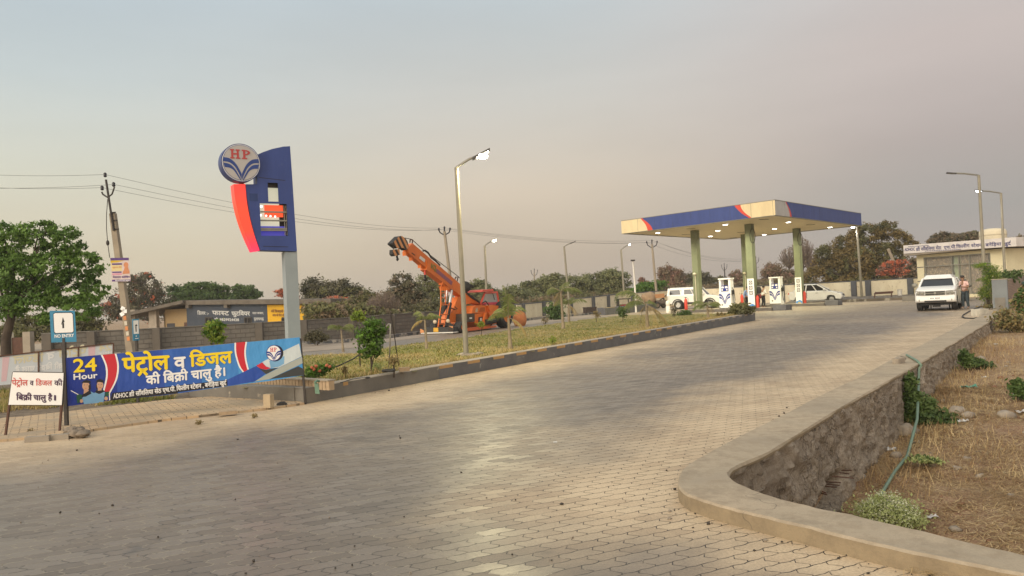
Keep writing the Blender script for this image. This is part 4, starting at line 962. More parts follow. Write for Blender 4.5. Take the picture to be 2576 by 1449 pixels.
lampglow = ME('lit_lamp_lens', (1,.93,.66), 30.0); lampcool = ME('cool_lit_lamp_lens', (.92,.95,1), 14.0)
def street_lamp(label, base, top, head, D, lit=1, r=.055, bz=0.0, Dh=None, power=0):
    B_ = P(*base, D); B_.z = bz; T = P(*top, D); Hd = P(*head, Dh or D)
    th_ = thing('street_lamp', label, 'street lamp', B_, 'street lamps around the station')
    f = MB(); f.tube([B_-Vector((0,0,.05)), B_.lerp(T, .5), T], [r*1.15, r, r*.85], 8); f.build('pole', MT['lampost'], th_)
    f = MB(); d = (Hd-T).normalized(); f.tube([T-Vector((0,0,.06)), T, T.lerp(Hd, .5)+Vector((0,0,.03)), Hd-d*.2], r*.55, 8); f.build('arm', MT['steel'], th_)
    hd = MB(); sd_ = Vector((d.y, -d.x, 0)).normalized()*.10; dn = Vector((0,0,-.045))
    a_ = Hd-d*.28; b_ = Hd+d*.22
    hd.hexa([a_-sd_*.7+dn, a_+sd_*.7+dn, b_+sd_+dn, b_-sd_+dn, a_-sd_*.5-dn*.6, a_+sd_*.5-dn*.6, b_+sd_*.7-dn*.3, b_-sd_*.7-dn*.3])
    h = hd.build('lamp_head', MT['dsteel'], th_)
    ln = MB(); a_ = Hd-d*.16+dn*1.25; b_ = Hd+d*.18+dn*1.25; z = Vector((0,0,.012))
    ln.hexa([a_-sd_*.75, a_+sd_*.75, b_+sd_*.75, b_-sd_*.75, a_-sd_*.75+z, a_+sd_*.75+z, b_+sd_*.75+z, b_-sd_*.75+z])
    if lit: ln.ell((a_+b_)/2+Vector((0,0,-.03)), (.13,.13,.07), 12, 8)
    ln.build('lens', {0: MT['steel'], 1: lampglow, 2: lampcool}[lit], th_)
    if power:
        l = bpy.data.lights.new('lamp_light', 'SPOT'); l.energy = power; l.color = (1,.88,.50) if lit == 1 else (.95,.96,1); l.shadow_soft_size = .12
        l.spot_size = R(176 if power > 300 else 150); l.spot_blend = .12 if power > 300 else .6
        lo = bpy.data.objects.new('lamp_light', l); COL.objects.link(lo); lo.location = (a_+b_)/2+Vector((0,0,-.26)); lo.rotation_euler = (0,0,0)
    return th_
MT['lampost'] = M('lamp_post_paint', (.27,.245,.185), (.21,.195,.15), 2.5, .6)
L1 = street_lamp('near tall lit street lamp standing on the lawn by the kerb', (1173,896), (1148,421), (1213,385), 19.3, 1, .058, .24, power=520)
f = MB(); 
for k in range(5): f.ell(G(1165+k*9, 893+2*math.sin(k), .26), (.16,.12,.06), 8, 6, 0, .5, k)
tag(f.build('stone_heap', MT['stone'], org=G(1173, 893, .24)), 'little heap of soil and stones round the near lamp post foot', 'stones')
street_lamp('lit street lamp rising behind the crane cab', (1226,790), (1219,618), (1243,603), 57, 1, .085, 0, power=120)
street_lamp('unlit street lamp behind the pair of young palms', (1434,790), (1419,620), (1442,609), 63, 0, .085, 0)
street_lamp('lit street lamp beside the canopy, beyond the compound wall', (1572,760), (1562,628), (1583,614), 87, 1, .11, 0, power=160)
street_lamp('street lamp with cool light under the canopy corner by the big tree', (2168,742), (2155,569), (2146,570), 70, 2, .11, .35, power=150)
street_lamp('tall unlit lamp post rising from the plants before the office', (2482,786), (2462,441), (2392,435), 42, 0, .085, 0)
street_lamp('farther lit lamp post standing at the office corner', (2530,740), (2518,486), (2462,479), 52, 2, .085, 0, power=150)
tp = thing('camera_mast', 'slim white mast with a small flat head by the service lane', 'mast', G(1600, 790)); f = MB(); D_ = 66; f.tube([P(1600,788,D_), P(1597,720,D_), P(1592,657,D_)], [.09,.08,.06], 8); f.build('pole', MT['white'], tp)
f = MB(); f.box(P(1592,655,D_), (.34,.3,.12)); f.build('head', MT['dsteel'], tp)
# ================================================================== COMPOUND WALLS
def wall_run(mb, pts, th_, mat, cap=None, capmat=None):     # pts: (x, y, ztop)
    for (x0,y0,z0),(x1,y1,z1) in zip(pts[:-1], pts[1:]):
        d = Vector((x1-x0, y1-y0, 0)).normalized(); n = Vector((-d.y, d.x, 0))*th_
        a_, b_ = Vector((x0,y0,-.3)), Vector((x1,y1,-.3))
        mb.hexa([a_, b_, b_+n, a_+n, Vector((x0,y0,z0)), Vector((x1,y1,z1)), Vector((x1,y1,z1))+n, Vector((x0,y0,z0))+n], mat)
        if cap:
            e = n.normalized()*.03
            mb.hexa([Vector((x0,y0,z0+.003))-e, Vector((x1,y1,z1+.003))-e, Vector((x1,y1,z1+.003))+n+e, Vector((x0,y0,z0+.003))+n+e, Vector((x0,y0,z0+cap))-e, Vector((x1,y1,z1+cap))-e, Vector((x1,y1,z1+cap))+n+e, Vector((x0,y0,z0+cap))+n+e], capmat)
m, t, B, o = newmat('grey_block_wall')
tcn = nd(t, 'ShaderNodeTexCoord'); sx = nd(t, 'ShaderNodeSeparateXYZ'); t.links.new(tcn.outputs['Object'], sx.inputs[0]); cb = nd(t, 'ShaderNodeCombineXYZ')
t.links.new(mth('ADD', sx.outputs[0], mth('MULTIPLY', sx.outputs[1], .55)), cb.inputs[0]); t.links.new(sx.outputs[2], cb.inputs[1])
bk = nd(t, 'ShaderNodeTexBrick'); t.links.new(cb.outputs[0], bk.inputs[0])
for k, v in (('Scale', 1), ('Mortar Size', .018), ('Brick Width', .5), ('Row Height', .21), ('Mortar Smooth', .3)): bk.inputs[k].default_value = v
bk.inputs['Color1'].default_value = (.205,.185,.16,1); bk.inputs['Color2'].default_value = (.16,.146,.13,1); bk.inputs['Mortar'].default_value = (.12,.105,.09,1)
cc = cmix(t, cramp(t, tnoise(t, 1.4, 6, .65), [(.42, (0,0,0)), (.66, (1,1,1))]), bk.outputs['Color'], (.13,.12,.108))
t.links.new(cc, B.inputs['Base Color']); B.inputs['Roughness'].default_value = .95; bump(t, B, bk.outputs['Fac'], -.02); MT['blockwall'] = m
def wp(X, D, z): p = P(X, 760, D); return (p.x, p.y, z)
gw = [wp(100, 33, 1.09), wp(360, 34.5, 1.06), wp(650, 37, 1.05), wp(770, 38.5, 1.05), wp(900, 41, 1.05), wp(1066, 46, 1.08), wp(1190, 52, 1.1), wp(1298, 60, 1.12)]
cw = thing('block_wall', 'long low grey concrete block wall behind the service lane on the left', 'wall', gw[2][:2]+(0,))
mb = MB(); wall_run(mb, gw, .2, 0, .045, 1); mb.build('wall', [MT['blockwall'], MT['conc_grey']], cw)
for k, (X, D) in enumerate(((118,33),(228,33.6),(392,34.7),(520,35.8),(650,37),(762,38.4),(880,40.6),(985,43.5),(1060,45.8))):
    p = wp(X, D, 0); f = MB(); f.box((p[0], p[1]-.03, .53), (.34, .2, 1.12)); f.build('pier', MT['pier'] if 'pier' in MT else MT.setdefault('pier', M('dark_cement_pier', (.125,.108,.09), (.10,.088,.075), 2, .95)), cw)
mb = MB(); lf_ = [G(x, y) for x, y in lane_far]
for a_, b_ in zip(lf_[:-1], lf_[1:]): wallseg(mb, a_, b_, .17, .16, 0, Vector((-20, 90, 0)))
tag(mb.build('lane_kerb', [M('worn_lane_kerb', (.20,.19,.18), (.34,.31,.27), 1.3, .9, spots=(.075,.078,.088), sscale=2.2, sth=.5)], org=lf_[3]), 'low worn kerb along the far side of the service lane', 'kerb')
# gate and post at the far left
gt = thing('rusty_gate', 'brown rusted sheet gate between posts at the left end of the block wall', 'gate', P(48, 900, 33)); gt['_o'] = tuple(gt.location)
mb = MB(); a_ = P(30, 860, 33); b_ = P(65, 860, 33); mb.hexa([Vector((a_.x,33,0)),Vector((b_.x,33,0)),Vector((b_.x,33.06,0)),Vector((a_.x,33.06,0)),Vector((a_.x,33,1.0)),Vector((b_.x,33,1.0)),Vector((b_.x,33.06,1.0)),Vector((a_.x,33.06,1.0))]); mb.build('gate_leaf', MT['rust'], gt)
for X, mm in ((18,'creamwall'),(70,'conc')):
    f = MB(); p = P(X, 860, 33); f.box((p.x, 33.05, .6), (.32, .3, 1.25)); f.build('post', MT[mm], gt)
# cream panelled compound wall
pw2 = [wp(1300, 62, 1.15), wp(1365, 70, 1.2), wp(1482, 77, 1.42), wp(1556, 84, 1.6), wp(1692, 92, 1.78), wp(1830, 86, 1.76), wp(1970, 80, 1.74), wp(2100, 75, 1.75), wp(2215, 71.5, 1.76), wp(2322, 69, 1.76)]
pwt = thing('panel_wall', 'cream plastered compound wall with dark grey piers behind the fuel station', 'wall', pw2[3][:2]+(0,))
mb = MB(); wall_run(mb, pw2, .2, 0, .09, 1); mb.build('wall', [MT['creamwall'], MT['pdark'] if 'pdark' in MT else MT.setdefault('pdark', M('pier_paint_dark', (.10,.105,.115), (.085,.09,.10), 2, .85))], pwt)
for X, in ((1312,),(1345,),(1395,),(1432,),(1489,),(1527,),(1588,),(1640,),(1968,),(2050,),(2148,),(2184,),(2290,)):
    k = max(i for i in range(len(pw2)-1) if (pw2[i][0]/pw2[i][1]*FPX+1288) <= X+25 or i == 0)
    (x0,y0,z0),(x1,y1,z1) = pw2[k], pw2[k+1]; s_ = (X-1288)/FPX; u = (s_*y0-x0)/((x1-x0)-s_*(y1-y0)); u = min(max(u, 0), 1)
    d = Vector((x1-x0, y1-y0, 0)).normalized(); z = z0+(z1-z0)*u; f = MB(); f.box((x0+(x1-x0)*u, y0+(y1-y0)*u, z/2), (.5, .36, z+.06), 0, Matrix.Rotation(math.atan2(d.y, d.x), 3, 'Z')); f.build('pier', MT['pdark'], pwt)
# raised bed and kerb in front of the right part of the wall
mb = MB(); bd = [G(1975,770), G(2125,760), G(2240,756), G(2330,752)]
bb_ = [Vector((x, y, 0)) for x, y, z in (wp(2000,78,0), wp(2110,74,0), wp(2215,70.9,0), wp(2322,68.6,0))]
for k in range(3): mb.hexa([Vector((*v2(bd[k]),-.05)), Vector((*v2(bd[k+1]),-.05)), Vector((*v2(bb_[k+1]),-.05)), Vector((*v2(bb_[k]),-.05)), Vector((*v2(bd[k]),.22)), Vector((*v2(bd[k+1]),.22)), Vector((*v2(bb_[k+1]),.36)), Vector((*v2(bb_[k]),.36))])
tag(mb.build('raised_bed', [M('bed_dark_stone', (.16,.13,.10), (.09,.075,.06), 1.2, .95, spots=(.33,.30,.25), sscale=2, sth=.56)], org=bd[1]), 'dark stone edged planting bed along the foot of the cream wall', 'raised bed')

# ------------------------------------------------------------------ low building with painted advertisement
BD = 75; blA = P(330, 800, BD); wallL = P(470, 800, BD-1); wallR = P(766, 800, BD-6)
plw = Pl((wallL.x, wallL.y, 0), wallR-wallL); s6 = lambda x, y: plw.uv(x*.3224, 753.9+y*.3224)
shop = thing('roadside_shop', 'low roadside building with navy and yellow painted walls and a slab roof', 'building', (wallL.x, wallL.y, 0))
u0 = 0; u1 = s6(2090, 100)[0]; u2 = s6(2372, 100)[0]; zt = s6(1500, 38)[1]
navy = M('navy_painted_wall', (.040,.052,.075), (.052,.062,.082), 1.2, .9, spots=(.20,.20,.20), sscale=2.6, sth=.66)
yel = M('yellow_painted_wall', (.62,.36,.015), (.56,.32,.02), 1, .9); MT['oldslab'] = M('old_slab', (.15,.13,.105), (.10,.085,.07), 1.5, .95, .01, 12)
mb = MB(); mb.pbox(plw, (0, u1), (-.2, zt), (-5, 0), 0); mb.pbox(plw, (u1, u2), (-.2, zt-.05), (-5, -.02), 1)
def t6(s, x0, y0, x1, y1, h, mat, bold=.02):
    (a0, b0), (a1, b1) = s6(x0, y0), s6(x1, y1); text(mb, s, plw, a0, a1, b0, (s6(x0, y0-h)[1]-b0)/.7, mat, .02, bold, slope=(b1-b0)/(a1-a0))
t6('\u093fडलर :-', 1545, 112, 1635, 110, 26, 2); t6('फास~ट', 1662, 108, 1792, 106, 34, 2, .03); t6('फुट\u093fवयर', 1812, 106, 1955, 100, 32, 2, .03); t6('सदर बाजार,', 1975, 88, 2062, 84, 16, 2)
t6('मो. 9829924438', 1678, 154, 1868, 148, 20, 2, .03); t6('प^तापगढ़', 1985, 136, 2062, 133, 22, 2)
t6('नये \u093fडजाइनों का', 2120, 68, 2240, 65, 20, 3); t6('आप के पैरों की', 2130, 98, 2225, 96, 18, 3)
mb.build('wall', [navy, yel, M('sign_painters_white', (.55,.56,.55), (.48,.49,.49), 6, .8), M('sign_painters_brown', (.16,.06,.02), None, 4)], shop)
for x, y in ((1635,165),(1940,152),(2232,140)):
    a_ = s6(x-27, y+32); b_ = s6(x+27, y-32); f = MB(); f.pbox(plw, (a_[0], b_[0]), (a_[1], b_[1]), (-.05, .012), 0)
    w_ = f.build('window', MT['glass'], shop)
    f = MB()
    for k in (0, .5, 1): uu_ = a_[0]+(b_[0]-a_[0])*k; f.pbox(plw, (uu_-.05, uu_+.05), (a_[1], b_[1]), (.0125, .06), 0)
    f.pbox(plw, (a_[0], b_[0]), (b_[1]+.002, b_[1]+.1), (.0125, .07), 0)
    f.build('grille', MT['dsteel'], w_)
f = MB(); f.pbox(plw, (-.3, u2+3.3), (zt+.02, zt+.42), (-5.4, .5), 0); ro = f.build('roof', MT['oldslab'], shop)
for x in (1490, 1790): a_ = s6(x, 60); f = MB(); f.pbox(plw, (a_[0]-.2, a_[0]+.2), (zt-.3, zt+.018), (.01, .42), 0); f.build('roof_bracket', MT['oldslab'], ro)
pcol = M('buff_plaster', (.34,.24,.12), (.28,.20,.105), 1, .9)
plp2 = Pl((blA.x, blA.y, 0), Vector((wallL.x-blA.x, wallL.y-blA.y, 0))); L_ = (wallL-blA).length; s7 = lambda x, y: plp2.uv(x*.3224, 753.9+y*.3224)
f = MB(); f.pbox(plp2, (s7(1260,150)[0], L_-.02), (-.2, zt-.35), (-3, -.6), 0); f.pbox(plp2, (1.2, s7(1260,150)[0]), (-.2, zt-.5), (-4.4, -3.4), 0); f.build('porch_wall', pcol, shop)
for x, w_ in ((1195, .8), (1040, .5)): 
    f = MB(); u_ = s7(x, 150)[0]; f.pbox(plp2, (u_-w_/2, u_+w_/2), (-.2, zt-.2), (-.4, .1), 0); f.build('porch_pillar', MT['conc'], shop)
f = MB(); a_ = s7(1275, 228); b_ = s7(1335, 185); f.pbox(plp2, (a_[0], b_[0]), (a_[1], b_[1]), (-.6, -.585), 0); f.build('dark_opening', MT['black_print'], shop)
f = MB(); a_ = s7(1410, 225); b_ = s7(1445, 178); f.pbox(plp2, (a_[0], b_[0]), (a_[1], b_[1]), (-.6, -.57), 0); f.build('shutter', MT['rust'], shop)
f = MB(); L4 = [plp2.at(-.6, s7(1000,112)[1], .9), plp2.at(L_+.2, zt+.46, .9), plp2.at(L_+.2, zt+.46, -5), plp2.at(-.6, s7(1000,112)[1], -5)]
f.hexa([p-Vector((0,0,.3)) for p in L4]+L4); f.build('porch_roof', MT['oldslab'], shop)

# ================================================================== TREES AND PLANTS
def cluster(ells, n, leaf, sub=34, spread=.30, shell=.45, droop=0.0):    # ells: (centre, rx, ry, rz)
    vol = np.array([e[1]*e[3] for e in ells]); vol = vol/vol.sum(); out_ = []
    for e, w in zip(ells, vol):
        m_ = max(8, int(n*w)); c = np.array(e[0]); rad = np.array(e[1:4])
        ns = max(6, int(sub*max(.5, w*len(ells)))); d = rng.normal(size=(ns, 3)); d /= np.linalg.norm(d, axis=1)[:, None]
        cc_ = c+d*rad*(shell+(1-shell)*rng.random(ns)**.6)[:, None]*.88
        k = rng.integers(0, ns, m_); g_ = rng.normal(size=(m_, 3))*.62
        sz = spread*rad*rng.uniform(.7, 1.35, ns)[k][:, None]
        p = cc_[k]+g_*sz*np.array([1,1,.72])
        nrm_ = rng.normal(size=(m_, 3))*.8+(p-cc_[k])/np.maximum(np.linalg.norm(p-cc_[k], axis=1), 1e-6)[:, None]*.7+np.array([0,-.15,.55])
        nrm_ /= np.linalg.norm(nrm_, axis=1)[:, None]
        a_ = np.cross(nrm_, rng.normal(size=(m_, 3))); a_ /= np.linalg.norm(a_, axis=1)[:, None]; a_[:, 2] -= droop; a_ /= np.linalg.norm(a_, axis=1)[:, None]; b_ = np.cross(nrm_, a_)
        L_ = leaf*rng.uniform(.6, 1.35, m_); w_ = L_*rng.uniform(.38, .6, m_)
        out_.append(np.stack([p-a_*L_[:, None]*.5, p+b_*w_[:, None]*.5, p+a_*L_[:, None]*.5, p-b_*w_[:, None]*.5], 1))
    return np.concatenate(out_)
LM = {}
LM['mango'] = leafmat('mango_leaves', (.105,.19,.035), (.17,.29,.06), (.06,.12,.025), .3, .9)
LM['olive'] = leafmat('olive_leaves', (0.133,0.133,0.049), (0.182,0.175,0.070), (0.084,0.084,0.039), .2, .3)
LM['acacia'] = leafmat('acacia_leaves', (.16,.175,.075), (.22,.23,.10), (.10,.112,.05), .2, .16)
LM['dark'] = leafmat('dark_dusty_leaves', (0.098,0.091,0.053), (0.140,0.126,0.070), (0.056,0.056,0.035), .2, .3)
LM['brown'] = leafmat('brown_leaves', (.185,.14,.085), (.25,.185,.115), (.13,.105,.065), .2, .3)
LM['big'] = leafmat('olive_brown_leaves', (0.149,0.109,0.040), (0.218,0.161,0.057), (0.069,0.069,0.025), .2, .22)
LM['green'] = leafmat('bright_green_leaves', (.07,.12,.03), (.11,.17,.045), (.045,.085,.022), .3, .3)
LM['vivid'] = leafmat('vivid_green_leaves', (.085,.18,.02), (.15,.27,.035), (.05,.12,.015), .35, 2.0)
LM['lime'] = leafmat('yellow_green_leaves', (.20,.26,.03), (.27,.32,.05), (.13,.20,.025), .35, 2.0)
LM['flame'] = leafmat('flame_flowers', (.62,.17,.085), (.70,.24,.13), (.42,.13,.07), .3, .6)
LM['rose'] = leafmat('dusty_rose_leaves', (.25,.145,.105), (.32,.18,.13), (.19,.125,.085), .2, .4)
LM['palm'] = leafmat('palm_leaflets', (.13,.17,.05), (.22,.24,.08), None, .3, 1.0)
LM['palmdry'] = leafmat('dry_palm_leaflets', (.30,.21,.07), (.38,.28,.11), None, .25, 1.0)
LM['dryleaf'] = leafmat('dry_weed_leaves', (.20,.16,.06), (.27,.20,.09), None, .2, 1.0)
LM['weed'] = leafmat('dark_weed_leaves', (.075,.125,.03), (.12,.165,.05), (.05,.085,.025), .25, 4.0)
LM['pale'] = leafmat('pale_weed_flowers', (.62,.62,.42), (.70,.70,.56), (.50,.55,.30), .3, 4.0)
LM['sage'] = leafmat('sage_weed_leaves', (.32,.37,.14), (.42,.46,.20), None, .3, 4.0)
def tree(name, label, cat, ell_px, D, mats, n, leaf, sub=40, base_px=None, trunk=.2, depth=.8, parts=None, limbs=4, shell=.45, spread=.30, droop=0., twig=0, group=None, z0=0.):
    n = int(n*2.3); leaf *= .64
    ells = []
    for e in ell_px:
        X, Y, rx, ry = e[:4]; dd = e[4] if len(e) > 4 else 0; c = P(X, Y, D+dd); s_ = (D+dd)/FPX; ells.append((tuple(c), rx*s_, max(rx, ry)*s_*depth, ry*s_))
    if base_px is None: base_px = sum(e[0]*e[2] for e in ell_px)/sum(e[2] for e in ell_px)
    b_ = P(base_px, 760, D); b_ = Vector((b_.x, b_.y, z0))
    th_ = thing(name, label, cat, b_, group); big_ = sorted(ells, key=lambda e: -e[1]*e[3])
    f = MB(); mid_ = Vector(big_[0][0]); fork = b_.lerp(Vector((mid_.x, mid_.y, max(mid_.z-big_[0][3]*.6, b_.z+.3))), .8)
    bend = (fork-b_).cross(Vector((0,1,0)))*.06
    f.tube([b_-Vector((0,0,.2)), b_.lerp(fork, .5)+bend, fork], [trunk*1.25, trunk, trunk*.8], 8)
    f.build('trunk', MT['bark'], th_)
    if limbs:
        for e in big_[:limbs]:
            c = Vector(e[0]); f2 = MB()
            for k in range(3):
                tgt = c+Vector((random.uniform(-.6,.6)*e[1], random.uniform(-.5,.5)*e[2], random.uniform(-.3,.75)*e[3]))
                m_ = fork.lerp(tgt, .5)+Vector((random.uniform(-.15,.15)*e[1], 0, -.1*e[3])); f2.tube([fork, m_, tgt], [trunk*.55, trunk*.3, trunk*.09], 5)
            f2.build('limb', MT['bark'], th_)
    V = cluster(ells, n, leaf, shell=shell, spread=spread, droop=droop, sub=sub)
    if not isinstance(mats, (list, tuple)): mats = [mats]
    mi = np.zeros(len(V))
    if len(mats) > 1:
        cen = V.mean(1); s_ = 1.2/max(big_[0][1], .2); q_ = np.array([vnoise(p[0]*s_*2.2, p[1]*s_*2.2, p[2]*s_*2.2) for p in cen])
        mi = np.where(q_ > (parts if parts is not None else .12), 1, 0)
    npmesh('crown', V, [LM[x] for x in mats], th_, mi=mi)
    if twig:
        tw = []
        for e in ells:
            for k in range(int(twig)):
                d_ = Vector(rng.normal(size=3)); d_.normalize(); d_.z = abs(d_.z)*.8; c = Vector(e[0]); a0 = c+Vector((0,0,-e[3]*.8)); p1 = c+Vector((d_.x*e[1], d_.y*e[2], d_.z*e[3])); w_ = .0007*D
                m_ = a0.lerp(p1, .5)+Vector((d_.x*e[1]*.15, 0, 0)); sd_ = Vector((w_, 0, w_*.4)); tw += [[tuple(a0-sd_), tuple(a0+sd_), tuple(m_+sd_*.7), tuple(m_-sd_*.7)], [tuple(m_-sd_*.7), tuple(m_+sd_*.7), tuple(p1+sd_*.2), tuple(p1-sd_*.2)]]
        npmesh('twigs', np.array(tw), M('bare_twigs', (.20,.155,.13), (.15,.115,.10), 2, .9), th_)
    return th_
tree('mango_tree', 'large dense mango tree in fresh green leaf at the left', 'tree', [(18,608,62,50),(98,592,58,42),(172,612,46,46),(212,668,52,44),(130,672,66,52),(40,690,80,58),(238,728,40,36),(168,742,62,40),(80,752,80,44),(10,770,60,40),(212,782,54,26,-1),(120,800,40,18)], 26, 'mango', 10500, .20, base_px=8, trunk=.15, limbs=7, shell=.55, spread=.17, sub=55, droop=.6, depth=.7)
tree('shrub', 'brownish olive thicket filling the yard under the mango tree', 'shrub', [(70,825,60,34),(150,835,55,32),(215,815,50,42),(20,840,40,30)], 44, ['olive','dark'], 4200, .30, trunk=.08, limbs=3)
tree('flowering_tree', 'dark sparse tree with red blossoms right of the leaning pole', 'tree', [(352,702,34,24),(382,735,32,34),(335,740,40,34),(300,775,45,38),(370,780,50,34)], 88, ['dark','flame'], 4200, .44, base_px=340, parts=.42, twig=24)
tree('broad_tree', 'rounded bright green tree behind the left half of the painted shop', 'tree', [(462,735,42,22),(500,725,40,18),(545,732,32,22),(500,752,90,22)], 95, 'green', 4200, .55, limbs=3, trunk=.3)
tree('broad_tree', 'smaller rounded green tree behind the middle of the painted shop', 'tree', [(612,732,32,18),(640,745,22,16),(590,752,40,16)], 98, 'green', 2400, .5, limbs=3, trunk=.3)
tree('thin_tree', 'scrubby bare looking tree between shop porch and leaning pole', 'tree', [(420,770,30,30),(440,800,24,24)], 92, 'dark', 900, .4, twig=20)
tree('flame_tree', 'small coral red flowering tree above the shop roof beside the totem pole', 'tree', [(714,735,20,12),(735,748,18,12)], 84, ['flame','dark'], 1100, .42, parts=.2, limbs=2, trunk=.15)
tree('spreading_tree', 'wide dusky tree with two domes right of the totem pole', 'tree', [(795,728,40,30),(870,725,42,32),(830,745,60,28),(905,745,20,22)], 82, ['dark','olive'], 6800, .42, limbs=4, trunk=.3, parts=.2)
tree('flame_tree', 'coral flowering shrub in front of the two domed dusky tree', 'tree', [(838,758,28,14),(815,765,20,14),(868,755,14,8)], 72, ['rose','flame'], 1800, .34, parts=.12, limbs=2, trunk=.12)
tree('shrub', 'olive thicket behind the block wall left of the twiggy bush', 'shrub', [(900,775,50,34),(930,755,30,28),(850,790,50,20),(790,795,30,20)], 66, ['olive','brown'], 4200, .36, limbs=3, trunk=.12)
tree('twiggy_bush', 'leafless grey brown twiggy bush behind the block wall', 'shrub', [(965,770,46,46),(950,785,36,30)], 58, 'brown', 700, .22, twig=230, trunk=.12, limbs=3)
tree('brown_tree', 'ragged dark brown leaved tree left of the crane boom', 'tree', [(1010,708,30,24),(1030,735,36,28),(990,750,30,30),(1045,765,40,34)], 68, ['dark','brown'], 4200, .36, limbs=4, trunk=.2, parts=.2)
tree('feathery_tree', 'airy grey green tree behind the crane boom', 'tree', [(1070,712,38,22),(1095,725,30,24),(1060,745,44,26),(1100,765,40,30)], 78, ['acacia','olive'], 2900, .36, limbs=4, trunk=.2, twig=12)
tree('shrub', 'olive brown thicket behind the crane ladder and front mast', 'shrub', [(1090,790,60,34),(1150,785,50,34),(1020,800,40,26)], 60, ['olive','dark'], 3600, .34, limbs=2, trunk=.12)
ac = [('domed olive acacia directly behind the crane winch', [(1200,728,38,26),(1215,745,44,24),(1180,750,36,24)], 100), ('low olive acacia between crane cab and fan palm', [(1290,745,44,26),(1330,755,40,26),(1255,765,40,20)], 104),
      ('broad olive acacia behind the twin young palms', [(1350,722,40,20),(1395,712,44,24),(1385,745,60,30)], 108), ('widest olive acacia in the middle of the far tree line', [(1462,708,42,22),(1490,722,46,24),(1450,745,60,26)], 112), ('high domed acacia left of the white camera mast', [(1535,694,38,22),(1562,706,26,22),(1525,725,50,26),(1570,745,36,24)], 112)]
for lb, e, D_ in ac: tree('acacia_tree', lb, 'tree', e, D_, ['acacia','olive'], 5200, .55, limbs=4, trunk=.25, group='acacias beyond the compound wall', parts=.25)
tree('shrub', 'long dry olive scrub along the outside of the compound wall', 'shrub', [(1380,765,60,16),(1470,760,60,16),(1550,755,50,14)], 98, ['olive','brown'], 3000, .4, limbs=0, trunk=.1)
tree('leafy_bush', 'fresh green bush beyond the wall at the foot of the forked pole', 'shrub', [(1632,722,34,16),(1660,715,20,12),(1600,735,30,12)], 97, 'vivid', 2600, .42, limbs=2, trunk=.12)
tree('rose_tree', 'small pale pink flowering tree left of the forked pole', 'tree', [(1614,706,9,10),(1628,712,8,7)], 120, 'rose', 320, .5, limbs=2, trunk=.1, twig=8)
tree('rose_tree', 'dusty brown pink tree right of the forked pole', 'tree', [(1680,690,26,24),(1700,700,28,26),(1690,725,36,22)], 112, ['rose','brown'], 3600, .5, limbs=4, trunk=.25, twig=10, parts=.0)
tree('dark_tree', 'dark rounded tree behind the white van roof', 'tree', [(1735,705,26,20),(1765,698,22,18),(1750,722,44,18)], 122, 'dark', 3000, .5, limbs=3, trunk=.25)
tree('dark_tree', 'dull green tree between the two nearest pillars', 'tree', [(1800,710,30,18),(1830,722,36,16),(1790,728,30,12)], 126, ['dark','olive'], 2600, .5, limbs=3, trunk=.25)
tree('brown_tree', 'reddish brown tree just left of the front pillar', 'tree', [(1856,702,22,22),(1870,715,24,20)], 124, ['brown','rose'], 2000, .5, limbs=3, trunk=.25)
tree('brown_tree', 'reddish brown tree between front and right canopy pillars', 'tree', [(1950,690,34,26),(1975,700,34,26),(1925,712,30,16)], 112, ['brown','rose'], 3800, .5, limbs=4, trunk=.25)
tree('bare_tree', 'leafless twiggy tree at the left edge of the big tree', 'tree', [(1985,650,26,34),(2020,632,30,40),(2040,660,20,30)], 104, 'brown', 500, .4, limbs=4, trunk=.22, twig=90)
tree('bare_tree', 'leafless greyish tree just right of the front pillar', 'tree', [(1920,715,22,16),(1935,675,14,16)], 116, 'brown', 400, .4, limbs=2, trunk=.15, twig=40)
tree('big_tree', 'very large dense olive brown tree behind the canopy', 'tree', [(2230,578,34,28),(2185,590,44,34),(2262,610,34,34),(2292,622,20,22),(2135,610,40,34),(2088,645,44,36),(2150,660,70,48),(2220,650,60,44),(2062,700,44,40),(2120,712,56,34),(2195,705,60,40),(2255,690,40,36)], 88, ['big','olive'], 22000, .40, base_px=2160, limbs=8, trunk=.5, shell=.55, spread=.20, sub=60, depth=.6, parts=.15)
tree('flame_tree', 'bright coral orange flowering tree beside the office', 'tree', [(2240,668,24,16),(2222,682,22,12),(2268,662,22,12),(2258,684,30,14),(2215,690,12,8)], 76, ['flame','rose'], 1500, .25, limbs=4, trunk=.14, shell=.25, spread=.2, sub=50, twig=24, parts=.15)
tree('brown_tree', 'brown leaved bush between the coral tree and the office wall', 'tree', [(2290,690,18,26),(2300,665,12,18)], 80, ['brown','dark'], 1300, .4, limbs=2, trunk=.12)
tree('brown_tree', 'brown tree behind the left end of the office roof', 'tree', [(2368,600,24,16),(2395,604,26,16),(2350,612,16,14)], 98, ['brown','dark'], 2000, .45, limbs=3, trunk=.25, base_px=2380)
tree('brown_tree', 'pale brown tree behind the office water tank', 'tree', [(2440,594,36,14),(2475,598,34,16),(2415,600,24,12)], 100, ['brown','olive'], 2300, .45, limbs=3, trunk=.25, twig=12, base_px=2450)
tree('brown_tree', 'brown tree behind the right end of the office', 'tree', [(2570,608,18,22),(2560,690,24,40),(2535,605,14,8)], 92, ['brown','olive'], 1800, .45, limbs=2, trunk=.2)

